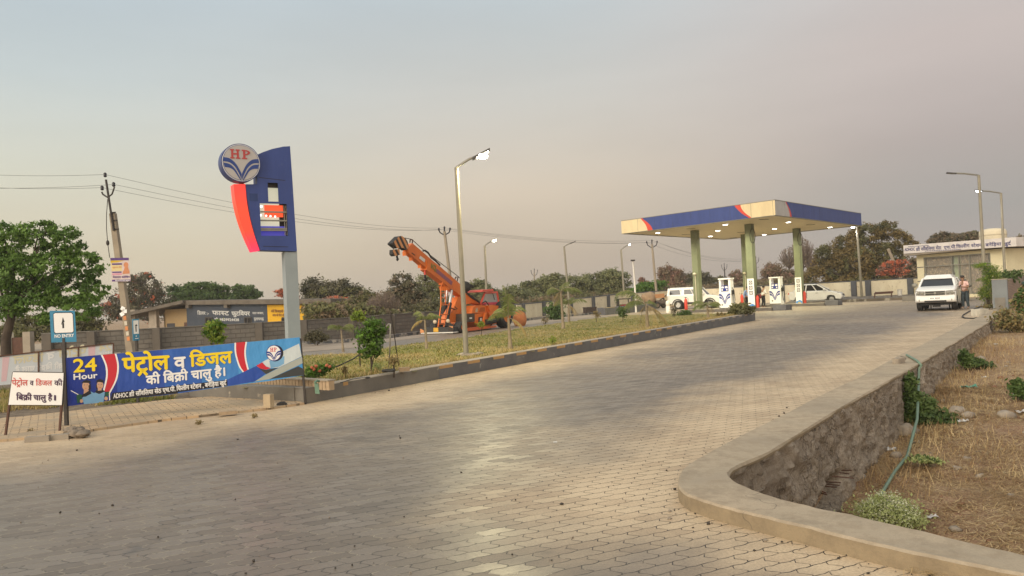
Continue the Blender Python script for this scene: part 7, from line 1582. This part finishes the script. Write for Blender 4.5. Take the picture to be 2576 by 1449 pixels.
f = MB(); f.pbox(Pl(at(OW,0,0), -plo.N), (3.0,3.5), (2.0,3.3), (.002,.03)); f.build('side_window', MT['glass'], off)
wt = thing('roof_water_tank', 'squat cream water tank on the office roof', 'water tank', at(s11(1462, 660)[0], otop+.5, -2)); c = Vector(wt['_o'])
f = MB(); f.lathe([(.95,0),(1.0,.1),(1.0,1.0),(.9,1.2),(.4,1.3)], c, 20); f.build('drum', M('tank_cream', (.62,.55,.40), (.55,.49,.36), 2), wt); f = MB(); f.lathe([(.98,.3),(1.04,.33),(1.04,.38),(.98,.41)], c, 20); f.lathe([(.98,.7),(1.04,.73),(1.04,.78),(.98,.81)], c, 20); f.build('rib', M('tank_rib', (.55,.48,.34), None, 2), wt)
# green sheet roof shed at the far right
shp = P(2548, 715, 56); sd1 = thing('sheet_roof_shed', 'open shed with green sheet roof beside the office', 'shed', (shp.x, shp.y, 0))
f = MB(); p = [P(2521,716.5,52), P(2640,712,50), P(2640,705,57), P(2535,712,58)]; f.hexa([v for v in p]+[v+Vector((0,0,.12)) for v in p]); f.build('roof', M('green_roof_sheet', (.05,.12,.10), (.04,.09,.08), 4, .5), sd1)
for X in (2545, 2572): f = MB(); b_ = P(X, 716, 52.5); f.tube([Vector((b_.x,b_.y,0)), b_], .06, 6); f.build('post', MT['dsteel'], sd1)

# brick parapet and pillar where the retaining wall ends
pc = (rD[0]+rF[0])/2; wdir = (rD[0]-rD[8]).normalized(); rot = Matrix.Rotation(math.atan2(wdir.y, wdir.x), 3, 'Z')
gp = thing('end_pillar', 'grey painted square pillar ending the brick wall on the right', 'pillar', (pc.x, pc.y, 0)); f = MB(); f.box((pc.x,pc.y,.68), (.5,.62,1.52), 0, rot); f.build('shaft', M('pillar_grey_paint', (.19,.21,.22), (.155,.17,.18), 1.5, .8), gp); f = MB(); f.box((pc.x,pc.y,1.46), (.54,.66,.04), 0, rot); f.build('cap', MT['conc'], gp)
f = MB(); pf_ = pc-wdir*.262-Vector((0,0,0)); f.box((pf_.x+.0, pf_.y, .32), (.03,.42,.52), 0, rot); f.build('cement_patch', MT['conc_grey'], gp)
m, t, B, o = newmat('pink_brick_wall'); tcn = nd(t, 'ShaderNodeTexCoord'); sx = nd(t, 'ShaderNodeSeparateXYZ'); t.links.new(tcn.outputs['Object'], sx.inputs[0]); cb = nd(t, 'ShaderNodeCombineXYZ'); t.links.new(mth('ADD', mth('MULTIPLY', sx.outputs[0], .57), mth('MULTIPLY', sx.outputs[1], .82)), cb.inputs[0]); t.links.new(sx.outputs[2], cb.inputs[1])
bk = nd(t, 'ShaderNodeTexBrick'); t.links.new(cb.outputs[0], bk.inputs[0])
for k, v in (('Scale', 1), ('Mortar Size', .012), ('Brick Width', .24), ('Row Height', .085)): bk.inputs[k].default_value = v
bk.inputs['Color1'].default_value = (.36,.25,.19,1); bk.inputs['Color2'].default_value = (.30,.21,.165,1); bk.inputs['Mortar'].default_value = (.20,.16,.13,1); t.links.new(bk.outputs['Color'], B.inputs['Base Color']); B.inputs['Roughness'].default_value = .95; bump(t, B, bk.outputs['Fac'], -.015)
f = MB(); a_ = pc+wdir*.3; b_ = pc+wdir*24; nn_ = Vector((-wdir.y, wdir.x, 0))*.12
f.hexa([Vector((v.x,v.y,-.6)) for v in (a_-nn_,b_-nn_,b_+nn_,a_+nn_)]+[Vector((v.x,v.y,1.38+.008*(i in (1,2))*24)) for i, v in enumerate((a_-nn_,b_-nn_,b_+nn_,a_+nn_))]); tag(f.build('brick_wall', m, org=(a_.x,a_.y,0)), 'pinkish brick wall running back from the grey pillar', 'wall')
# garden bits by the pillar
bush('bamboo_plant', 'tall feathery green plant in front of the office beside the pillar', [(2485,700,14,30),(2478,740,16,26),(2492,680,20,16),(2470,668,22,8),(2500,690,16,14)], 40, ['lime','vivid'], 4200, .075, (2486,772), .05, .025, 'plant', parts=.1, nst=7, spread=.5, droop=.4)
palm('young palm with spreading fronds by the grey end pillar', (2492,770), (2494,712), 41, .05, 10, 1.2, .1, .05, .8)
bush('shrub', 'dark green spreading shrub behind the brick wall', [(2545,690,26,12),(2530,700,20,12)], 44, ['weed','green'], 700, .2, (2540,720), .0, .03)
bush('plant', 'low leafy plant at the foot of the grey end pillar', [(2488,770,18,6)], 38, ['olive','dryleaf'], 220, .14, (2488,774), .0, .01)
f = MB(); f.box(G(2465,786,.12), (.6,.4,.3), 0, Matrix.Rotation(.5, 3, 'Z')); f.box(G(2458,789,.1), (.24,.22,.3), 0, Matrix.Rotation(.2, 3, 'Z')); tag(f.build('broken_block', M('whitewashed_block', (.55,.52,.44), (.40,.37,.31), 5), org=G(2463,788)), 'broken whitewashed block beside the hose loop', 'block')
f = MB(); f.tube([G(x, y, .03) for x, y in ((2490,767),(2466,771),(2442,781),(2423,792),(2420,797),(2428,800),(2448,801),(2458,799))], .025, 6); tag(f.build('garden_hose', MT['black'], org=G(2440,800)), 'dark hose looped on the paving near the pillar', 'hose')
f = MB(); p = G(2299, 757); f.box(p+Vector((0,0,.2)), (1.6,.5,.4), 0, Matrix.Rotation(-.5, 3, 'Z')); tag(f.build('grey_block', MT['conc_grey'], org=p), 'long grey concrete block left of the white SUV', 'block')
f = MB(); p = P(2264, 742, 67.2); p.z = .36; f.lathe([(.17,0),(.21,.5),(.23,.52)], p, 14); tag(f.build('white_bucket', MT['white'], org=p), 'white plastic bucket on the raised bed', 'bucket')
bn = thing('rusty_bench_frame', 'rusty metal bench frame on the raised bed by the cream wall', 'bench', P(2222, 745, 66.8)); bn['_o'] = tuple(bn.location)
for xs_ in ((2200,),(2242,)):
    f = MB(); f.tube([P(xs_[0],749,66.6), P(xs_[0]+1,738,66.6), P(xs_[0]+3,735,67.2)], .05, 5); f.build('leg', MT['rust'], bn)
f = MB(); f.tube([P(2199,739,66.6), P(2244,736.5,66.6)], .06, 5); f.tube([P(2203,736,67.2), P(2247,733.5,67.2)], .05, 5); f.build('seat_rail', MT['rust'], bn)

# ================================================================== PEOPLE
def skinned(name, joints, edges, mat, parent, sub=2, org=None):
    me = bpy.data.meshes.new(name); bm = bmesh.new(); lay_ = bm.verts.layers.skin.verify(); V_ = {}; o_ = Vector(parent['_o']) if parent is not None else Vector(org)
    for k, (p, r_) in joints.items():
        v = bm.verts.new(Vector(p)-o_); v[lay_].radius = (r_ if isinstance(r_, tuple) else (r_, r_)); V_[k] = v
    first = next(iter(V_.values())); first[lay_].use_root = True
    for a, b in edges: bm.edges.new((V_[a], V_[b]))
    bm.to_mesh(me); bm.free(); ob = bpy.data.objects.new(name, me); COL.objects.link(ob); ob.modifiers.new('skin', 'SKIN').use_smooth_shade = True
    s_ = ob.modifiers.new('sub', 'SUBSURF'); s_.levels = sub; s_.render_levels = sub
    dg = bpy.context.evaluated_depsgraph_get(); nm = bpy.data.meshes.new_from_object(ob.evaluated_get(dg)); nm.materials.clear(); nm.materials.append(mat)
    bpy.data.objects.remove(ob); ob = bpy.data.objects.new(name, nm); COL.objects.link(ob)
    if parent is not None: ob.parent = parent
    else: ob.location = o_
    ob['_o'] = tuple(o_); return ob
def person(label, base, face, h, shirt, trouser, shoe, pose):
    f_ = Vector(face).normalized(); r_ = Vector((f_.y, -f_.x, 0)); k = h/1.72; base = Vector(base)
    def q(fx, rx, z): return base+f_*fx*k+r_*rx*k+Vector((0,0,z*k))
    root = thing('person', label, 'person', base)
    bend = pose.get('bend', .04)
    sh_z, hip = 1.42, .92
    J = {'pel': (q(0,0,hip), (.13*k,.11*k)), 'sp': (q(.02+bend*.3,0,1.12), (.135*k,.11*k)), 'ch': (q(.02+bend*.6,0,1.32), (.155*k,.115*k)), 'nk': (q(.03+bend,0,1.47), .055*k), 'hd': (q(.05+bend*1.4,0,1.55), .075*k), 'ht': (q(.055+bend*1.5,0,1.66), (.082*k,.095*k))}
    E_ = [('pel','sp'),('sp','ch'),('ch','nk'),('nk','hd'),('hd','ht')]
    fing = []
    for sg, nm in ((-1,'l'),(1,'r')):
        st_ = pose.get('step', 0)*sg
        J[nm+'hip'] = (q(0,sg*.095,.88), .088*k); J[nm+'kn'] = (q(.03+st_*.5,sg*.10,.48), .06*k); J[nm+'an'] = (q(-.02+st_,sg*.105,.09), .042*k); J[nm+'to'] = (q(.13+st_,sg*.12,.04), .035*k)
        sh_ = q(.02+bend*.75, sg*.18, sh_z); el, wr_ = pose[nm]
        J[nm+'sh'] = (sh_, .06*k); J[nm+'el'] = (q(*el), .043*k); J[nm+'wr'] = (q(*wr_), .03*k)
        d_ = (Vector(J[nm+'wr'][0])-Vector(J[nm+'el'][0])).normalized(); J[nm+'pm'] = (Vector(J[nm+'wr'][0])+d_*.075*k, (.038*k,.018*k))
        E_ += [('pel',nm+'hip'),(nm+'hip',nm+'kn'),(nm+'kn',nm+'an'),(nm+'an',nm+'to'),('ch',nm+'sh'),(nm+'sh',nm+'el'),(nm+'el',nm+'wr'),(nm+'wr',nm+'pm')]
        side_ = d_.cross(Vector((0,0,1))); side_ = side_.normalized() if side_.length > .1 else r_; pal = side_.cross(d_).normalized()
        for i, ln in enumerate((.062,.072,.068,.055)):
            b0 = Vector(J[nm+'pm'][0])+d_*.018*k+side_*(i-1.5)*.019*k; b1 = b0+d_*ln*.5*k-pal*.006*k; b2 = b1+d_*ln*.42*k-pal*.022*k; fing.append((b0, b1, b2))
        b0 = Vector(J[nm+'pm'][0])-side_*.03*k-d_*.02*k; fing.append((b0, b0+d_*.03*k-side_*.018*k, b0+d_*.058*k-side_*.012*k-pal*.012*k))
    body = skinned('body', J, E_, MT['skin'], root)
    bm = bmesh.new(); bm.from_mesh(body.data); f = MB(); o_ = Vector(root['_o'])
    for b0, b1, b2 in fing: f.tube([b0, b1, b2], [.009*k,.0085*k,.006*k], 6)
    hc = Vector(J['ht'][0]); f.ell(hc+f_*.098*k-Vector((0,0,.035*k)), (.018*k,.018*k,.026*k), 8, 6)
    for sg in (-1, 1): f.ell(hc+r_*sg*.088*k-Vector((0,0,.03*k)), (.018*k,.018*k,.03*k), 8, 6)
    vs = [bm.verts.new(Vector(v)-o_) for v in f.v]
    for fc in f.f:
        try: bm.faces.new([vs[i] for i in fc]).smooth = True
        except ValueError: pass
    bm.to_mesh(body.data); bm.free()
    hc2 = hc+f_*(-.012*k)
    f = MB(); f.ell(hc2+Vector((0,0,.038*k)), (.097*k,.097*k,.072*k), 14, 8, 0, .06, 2); f.ell(hc2-f_*.035*k-Vector((0,0,.02*k)), (.085*k,.085*k,.085*k), 12, 8); f.build('hair', MT['hair'], root)
    f = MB()
    for sg in (-1, 1): f.ell(hc+f_*.090*k+r_*sg*.034*k-Vector((0,0,.012*k)), (.011*k,.011*k,.008*k), 6, 4)
    f.ell(hc+f_*.088*k-Vector((0,0,.088*k)), (.012*k,.026*k,.007*k), 6, 4, 1); f.build('face_features', [MT['hair'], M('lips', (.25,.09,.07), None, 3)], root)
    SJ = {a: (J[a][0], tuple(x*1.14 for x in (J[a][1] if isinstance(J[a][1], tuple) else (J[a][1],)*2))) for a in ('pel','sp','ch','lsh','rsh')}
    SJ['nk'] = (q(.03+bend*.9,0,1.44), .062*k); SE = [('pel','sp'),('sp','ch'),('ch','nk'),('ch','lsh'),('ch','rsh')]
    for nm in 'lr':
        sl = pose.get('sleeve', .62); SJ[nm+'e'] = (Vector(J[nm+'sh'][0]).lerp(Vector(J[nm+'el'][0]), min(sl, 1)), .062*k); SE.append((nm+'sh', nm+'e'))
        if sl > 1: SJ[nm+'w'] = (Vector(J[nm+'el'][0]).lerp(Vector(J[nm+'wr'][0]), .92), .045*k); SE.append((nm+'e', nm+'w'))
    skinned('shirt', SJ, SE, shirt, root)
    TJ = {'pel': (q(0,0,.93), (.118*k,.10*k))}; TE = []
    for nm in 'lr': TJ[nm+'hip'] = (J[nm+'hip'][0], .102*k); TJ[nm+'kn'] = (J[nm+'kn'][0], .078*k); TJ[nm+'an'] = (Vector(J[nm+'an'][0])+Vector((0,0,.02*k)), .062*k); TE += [('pel',nm+'hip'),(nm+'hip',nm+'kn'),(nm+'kn',nm+'an')]
    skinned('trousers', TJ, TE, trouser, root)
    for nm in 'lr': skinned('shoe', {'a': (Vector(J[nm+'an'][0])-Vector((0,0,.035*k)), .05*k), 'b': (Vector(J[nm+'to'][0])+Vector((0,0,.008*k)), (.048*k,.038*k))}, [('a','b')], shoe, root)
    return root, J
pb = G(2430, 777.5); toward = Vector((-.93, -.38, 0))
pr, J = person('person in pink shirt and jeans looking down at a phone beside the SUV', pb, toward, 1.70, M('pink_shirt', (.74,.49,.45), (.68,.45,.41), 6, .85), M('blue_grey_jeans', (.055,.075,.085), (.04,.055,.065), 6, .9), M('pale_shoes', (.42,.36,.28), None, 6), {'bend': .07, 'step': .06, 'l': ((.06,-.26,1.14),(.25,-.08,1.17)), 'r': ((.06,.27,1.14),(.27,.10,1.20)), 'sleeve': .75})
ph = (Vector(J['lpm'][0])+Vector(J['rpm'][0]))/2+Vector((0,0,.03)); f = MB(); f.box(ph, (.08,.012,.16), 0, Matrix.Rotation(math.atan2(toward.y, toward.x)+math.pi/2, 3, 'Z') @ Matrix.Rotation(-.9, 3, 'X')); f.box(ph+Vector((0,0,.007)), (.07,.004,.14), 1, Matrix.Rotation(math.atan2(toward.y, toward.x)+math.pi/2, 3, 'Z') @ Matrix.Rotation(-.9, 3, 'X')); tag(f.build('phone', [MT['black'], MT['glass']], org=ph), 'phone held in the hands of the person in pink', 'phone')
pa = I1(1921, .0)-ax*.8; pa = G(1922, 778, 0.0); pa = Vector((pa.x, pa.y, 0))
person('person in white shirt and black trousers standing at the far dispenser', Vector((P(1921,771,62).x, 62, 0)), Vector((.80,.25,0)), 1.74, M('white_shirt', (.66,.66,.64), (.60,.60,.58), 8, .85), M('black_trousers', (.014,.014,.017), None, 6, .9), M('black_shoes', (.02,.018,.016), None, 6), {'bend': .03, 'step': .03, 'l': ((.10,-.25,1.14),(.28,-.14,1.10)), 'r': ((.08,.26,1.12),(.30,.14,1.12)), 'sleeve': 1.2})
person('person in light blue shirt half hidden behind the front pillar', Vector((P(1880.5,771,58.5).x, 58.5, 0)), Vector((.3,-.95,0)), 1.72, M('light_blue_shirt', (.20,.28,.48), (.17,.24,.42), 8, .85), bpy.data.materials['black_trousers'], bpy.data.materials['black_shoes'], {'bend': .02, 'l': ((.0,-.27,1.12),(.08,-.26,.86)), 'r': ((.0,.27,1.12),(.08,.26,.86)), 'sleeve': 1.2})
# ================================================================== THE DRY PLOT ON THE RIGHT
MT['straw'] = leafmat('dry_straw', (.56,.41,.20), (.68,.53,.30), (.40,.27,.13), .25, .8)
MT['straw2'] = leafmat('old_straw', (.26,.16,.075), (.38,.25,.12), None, .2, .8)
fld = [p for p in fieldpoly]
def fpts(n, x0, x1, y0, y1, dens=None):
    o_ = []
    while len(o_) < n:
        x, y = rng.uniform(x0, x1), rng.uniform(y0, y1)
        if dens and rng.random() > dens(x, y): continue
        if inpoly((x-.35, y), fld) and inpoly((x, y), fld): o_.append((x, y))
    return o_
def straws(pts, lmin, lmax, w, flat=True):
    n = len(pts); z = np.array([hfield(a, b) for a, b in pts]); c = np.column_stack([np.array(pts), z+rng.uniform(.004, .035, n)])
    th = rng.uniform(0, 2*np.pi, n); el = rng.normal(0, .16, n); L_ = rng.uniform(lmin, lmax, n)
    d = np.column_stack([np.cos(th)*np.cos(el), np.sin(th)*np.cos(el), np.sin(el)]); s_ = np.column_stack([-np.sin(th), np.cos(th), np.zeros(n)])*(w*rng.uniform(.6, 1.4, n))[:, None]
    k = np.column_stack([rng.normal(0, .12, n)*L_, rng.normal(0, .12, n)*L_, np.abs(rng.normal(0, .05, n))*L_]); a_, b_ = c-d*L_[:, None]/2, c+d*L_[:, None]/2; m_ = c+k
    return np.concatenate([np.stack([a_-s_, a_+s_, m_+s_, m_-s_], 1), np.stack([m_-s_, m_+s_, b_+s_*.5, b_-s_*.5], 1)])
den = lambda x, y: min(1, max(.05, .55+.9*vnoise(x*.55, y*.55, 7)+.35*vnoise(x*1.8, y*1.8, 1)))
p1_ = fpts(70000, 2, 13, 4.2, 16, den); p2_ = fpts(14000, 6, 24, 12, 34, den)
V = np.concatenate([straws(p1_, .05, .26, .0034), straws(p2_, .12, .4, .007)]); mi = (rng.random(len(V)) < .42).astype(int)
tag(npmesh('straw_litter', V, [MT['straw'], MT['straw2']], mi=mi), 'dry straw and cut stalks littering the red soil', 'straw', kind='stuff')
pg = fpts(6500, 3, 16, 9.5, 24, lambda x, y: min(1, max(0, .01+1.2*max(0, vnoise(x*.5+3, y*.5, 4)-.1)*sstep(9,13,y)+.35*(math.exp(-(pdist((x, y), [v2(p) for p in rF[:NA:6]])/1.0)**2)))))
pg += fpts(2600, 8, 30, 20, 38)
V = blades(pg, lambda x, y: hfield(x, y), (.06, .24), (.003, .007), (.2, 1.2))
tag(npmesh('dry_grass', V, [MT['straw'], MT['straw2']], mi=(rng.random(len(V)) < .3).astype(int)), 'standing dry grass along the wall and over the plot', 'grass', kind='stuff')
def F(X, Y):      # where a sight line meets the plot
    d = ray(X, Y); t_ = 3.0
    while t_ < 90:
        p = EYE+d*t_
        if p.z <= hfield(p.x, p.y): return Vector((p.x, p.y, hfield(p.x, p.y)))
        t_ += .03
    return EYE+d*30
def clod(p, r, seed, sq=.6):
    f = MB(); f.ell((0,0,0), (r, r*.8, r*sq), 12, 8); rr_ = random.Random(seed); a = rr_.random()*50
    f.v = [tuple(Vector(v)*(1+.45*vnoise(v[0]/r*1.3+a, v[1]/r*1.3, v[2]/r*1.3))+p+Vector((0,0,r*sq*.35))) for v in f.v]; return f
for X, Y, r_, mt, lb in ((2278,1090,.22,'stone','large tan stone at the wall foot behind the green pipe'),(2408,1040,.15,'stone','pale flat stone right of the green pipe bush'),(2435,1050,.12,'stone','smaller pale stone beside the flat one'),(2505,822,.36,'red_clod','reddish boulder near the top of the dry plot'),(2255,1150,.09,'stone','small tan stone half way down the wall foot'),(2530,1052,.14,'stone','pale stone at the right edge of the plot'),(2160,1205,.10,'stone','stone stuck by the rusty bars at the wall foot'),(2470,905,.12,'stone','grey stone among the upper dry grass')):
    if mt == 'red_clod': MT.setdefault('red_clod', M('red_earth_boulder', (.28,.14,.08), (.20,.10,.06), 5, .95, .01, 20))
    p = F(X, Y); tag(clod(p, r_, X).build('stone', MT[mt], org=p), lb, 'stone', 'stones on the dry plot')
# green pipe bent over the coping
gpm = M('green_pvc_pipe', (.145,.225,.165), (.115,.185,.135), 3, .5, spots=(.27,.32,.22), sscale=9, sth=.64)
pa_ = G(2281, 893, .07); pb_ = G(2306, 907, .085); pc_ = G(2314, 920, .02)
e1, e2, e3 = P(2306, 1060, 12.6), F(2283, 1160), F(2216, 1256)
f = MB(); f.tube([pa_, pa_.lerp(pb_, .6), pb_, G(2311, 915, .06)+Vector((.03,-.03,-.03)), P(2312, 926, pc_.y), P(2310, 990, pc_.y-1.0), P(2307, 1055, pc_.y-1.9), e2.lerp(P(2307, 1055, pc_.y-1.9), .45)+Vector((0,0,.03)), e2+Vector((0,0,.06)), e2.lerp(e3, .5)+Vector((0,0,.09)), e3+Vector((0,0,.05))], .023, 10)
tag(f.build('green_pipe', gpm, org=pb_), 'faded green plastic pipe bent over the coping down to the plot', 'pipe')
f = MB(); p = G(2261, 914, .05); f.box(p+Vector((0,0,.05)), (.20,.13,.10), 0, Matrix.Rotation(.5, 3, 'Z')); f.ell(p+Vector((.06,.03,.06)), (.09,.07,.06), 8, 5, 0, .6, 2); tag(f.build('broken_brick', MT['stone'], org=p), 'broken brick lying on the coping beside the green pipe', 'brick')
cl = MB()
for x, y in fpts(420, 2, 14, 5, 20, lambda x, y: .1+max(0, vnoise(x*.6, y*.6, 21))*2):
    r_ = random.choice((.012,.018,.025,.035,.05)); cl.ell((x, y, hfield(x, y)+r_*.2), (r_*1.3, r_, r_*.7), 7, 5, random.randrange(2), .7, int(x*1000))
tag(cl.build('soil_clods', [M('red_clods', (.24,.125,.075), (.17,.09,.055), 9, .95), MT['stone']]), 'red clods and small stones strewn over the dry plot', 'clods', kind='stuff')
# weeds
def fbush(name, label, ells, D, mats, n, leaf, bx_, by_, **k):
    b_ = F(bx_, by_); D = b_.y-.22; es = [(X, Y, a, b) for X, Y, a, b in ells]; return bush(name, label, es, D, mats, n, leaf, base=(bx_, by_), zb=b_.z, **k)
fbush('green_weed', 'dense dark green weed climbing the wall behind the green pipe', [(2290,965,14,30),(2300,1010,24,30),(2320,1040,40,26),(2360,1050,36,14),(2290,1040,18,26),(2335,1020,18,22)], 12.6, ['weed','green'], 4600, .085, 2310, 1062, stem=.010, nst=6, parts=.2, spread=.45)
fbush('green_weed', 'green weed tuft against the wall farther up', [(2432,905,16,16),(2450,915,22,14),(2475,918,22,8),(2425,890,8,12)], 19.5, ['weed','green'], 1700, .11, 2440, 928, stem=.012, nst=5, parts=.2)
fbush('green_weed', 'green weed clump at the right edge of the plot', [(2562,975,18,22),(2575,985,20,24)], 13.5, ['green','weed'], 1100, .09, 2566, 1003, stem=.01, nst=5)
fbush('green_weed', 'sprawling dry looking weed below the brick wall', [(2540,800,34,26),(2565,820,24,22),(2520,815,20,14)], 26, ['dryleaf','olive'], 1500, .13, 2545, 835, stem=.015, nst=8)
fbush('green_weed', 'small low weed beside the joint of the green pipe', [(2320,1155,30,10),(2345,1160,20,7)], 9.8, ['sage','weed'], 700, .05, 2322, 1166, stem=.006, nst=5)
fbush('green_weed', 'leafy weed shrub under the brick wall at the frame edge', [(2570,770,20,30),(2575,740,16,20)], 30, ['green','dryleaf'], 900, .17, 2572, 802, stem=.015, nst=5)
wb = fbush('flowering_weed', 'pale green weed full of tiny white flowers by the coping', [(2195,1280,34,22),(2230,1272,40,30),(2265,1290,44,30),(2235,1300,60,28),(2215,1258,16,14),(2290,1310,30,18)], 7.25, ['sage','sage'], 6000, .034, 2235, 1330, stem=.004, nst=40, spread=.8)
WD = F(2235, 1330).y-.22
es = [(tuple(P(X, Y, WD)), rx*WD/FPX, rx*WD/FPX, ry*WD/FPX) for X, Y, rx, ry, D in ((2195,1275,38,26,7.25),(2230,1265,44,32,7.25),(2265,1285,46,32,7.25),(2235,1295,62,30,7.2))]
npmesh('tiny_flowers', cluster(es, 2400, .026, sub=90, spread=.35, shell=.6), LM['pale'], wb)
# litter
wpz = M('white_litter', (.66,.65,.63), (.55,.54,.52), 20, .6); gpz = M('green_plastic_bag', (.08,.30,.20), (.06,.24,.16), 10, .4)
def crump(label, X, Y, r_, mt, seed, ground=None, cat='litter', name='litter_scrap'):
    p = ground or F(X, Y); f = MB(); N_ = 6; rr_ = random.Random(seed); V_ = [p+Vector(((i/(N_-1)-.5)*2*r_, (j/(N_-1)-.5)*1.3*r_, .015+abs(rr_.gauss(0, .35))*r_*.6)) for j in range(N_) for i in range(N_)]
    f.add(V_, [(j*N_+i, j*N_+i+1, (j+1)*N_+i+1, (j+1)*N_+i) for j in range(N_-1) for i in range(N_-1)], 0, True); tag(f.build(name, mt, org=p), label, cat)
crump('crushed green plastic bottle bag in the dry grass', 2434, 977, .16, gpz, 1, name='plastic_bag', cat='bag')
for k, (X, Y, r_, lb) in enumerate(((2420,1063,.10,'white paper scrap right of the big green weed'),(2480,952,.07,'white scrap in the grass by the green bag'),(2462,918,.12,'pale sheet scrap under the upper weed tuft'),(2235,1135,.11,'crumpled white plastic at the wall foot'),(2302,1117,.07,'white scrap behind the green pipe'),(2345,1305,.07,'bluish white scrap beyond the flowering weed'),(2505,868,.05,'tiny white scrap on the red earth'),(2453,832,.10,'pale rag hanging near the top of the wall'),(2552,996,.07,'white scrap near the right weed clump'),(2575,1040,.12,'pale scrap pile at the right frame edge'))): crump(lb, X, Y, r_, wpz, k+4)
for k, (X, Y, r_, lb) in enumerate(((1397,1116,.022,'small white paper bit on the paving in the middle'),(1958,1332,.03,'white wrapper at the foot of the coping'),(2188,1406,.03,'white wrapper farther right at the coping foot'),(1990,1345,.02,'pale chip beside the wrapper at the coping foot'))): crump(lb, X, Y, r_, wpz, k+30, G(X, Y, .005))
# clods and grit on the paving
gr = []
mb = MB(); rr = random.Random(9)
for k in range(210):
    if k < 70:
        X, Y = rr.uniform(0, 1750), rr.uniform(1090, 1449); p = G(X, Y, .004)
    elif k < 160:
        i = rr.randrange(NA-20, NA+60); q_ = rD[min(i, len(rD)-1)]; n_ = (rD[min(i, len(rD)-1)]-rF[min(i, len(rF)-1)]).normalized(); p = Vector((q_.x, q_.y, .004))+n_*abs(rr.gauss(0, .14)+.04); p.z = .004
    else:
        s_ = rr.uniform(0, klen); p = KC0+kd*s_+kn*abs(rr.gauss(0, .35)+.05); p.z = .004
    r_ = rr.choice((.003,.004,.005,.006,.008,.012))*(1 if k < 160 else 1.4)
    mb.ell(p+Vector((0,0,r_*.3)), (r_*rr.uniform(.7,1.5), r_, r_*.7), 6, 4, int(rr.random() < .35), .6, k)
tag(mb.build('paving_grit', [M('dark_clods', (.05,.04,.032), (.035,.03,.025), 20), MT['stone']]), 'scattered clods and grit on the block paving', 'grit', kind='stuff')
# straw swept against the coping foot
sp2 = []
for k in range(900):
    i = rng.integers(NA+25, NA+75); q_ = rD[int(i)]; n_ = (rD[int(i)]-rF[int(i)]).normalized(); cl_ = .35+.65*(vnoise(i*.16, 3) > .02)
    if rng.random() > cl_*.9: continue
    p = Vector((q_.x, q_.y, 0))+n_*abs(rng.normal(0, .06)+.02); sp2.append((p.x, p.y))
_h = hfield; hfield = lambda x, y: .0
V = straws(sp2, .03, .12, .0018); hfield = _h
tag(npmesh('coping_straw', V, [MT['straw']]), 'bits of straw swept against the coping foot', 'straw', kind='stuff')
# weeds in the kerb and footpath joints
for k, (X, Y, lb) in enumerate(((640,1052,'dry sprig growing between footpath blocks'),(500,1068,'tiny weed sprig at the footpath edge'),(75,1090,'small sprig on the footpath under the notice board'))):
    bush('small_plant', lb, [(X, Y-6, 9, 5)], G(X, Y).y, 'dryleaf', 90, .03, (X, Y), .02, .003, 'plant', group='small sprigs in the paving')

# dusty evening air
hm = bpy.data.materials.new('evening_haze'); hm.use_nodes = True; t = hm.node_tree; t.nodes.clear(); o = t.nodes.new('ShaderNodeOutputMaterial'); v = t.nodes.new('ShaderNodeVolumePrincipled')
v.inputs['Color'].default_value = (.93,.90,.86,1); v.inputs['Density'].default_value = .0006; v.inputs['Anisotropy'].default_value = .2; t.links.new(v.outputs[0], o.inputs['Volume'])
f = MB(); f.box((0, 420, 5.4), (2200, 2400, 16.8)); tag(f.build('haze', hm), 'thin dusty evening haze over the whole place', 'haze', kind='stuff')
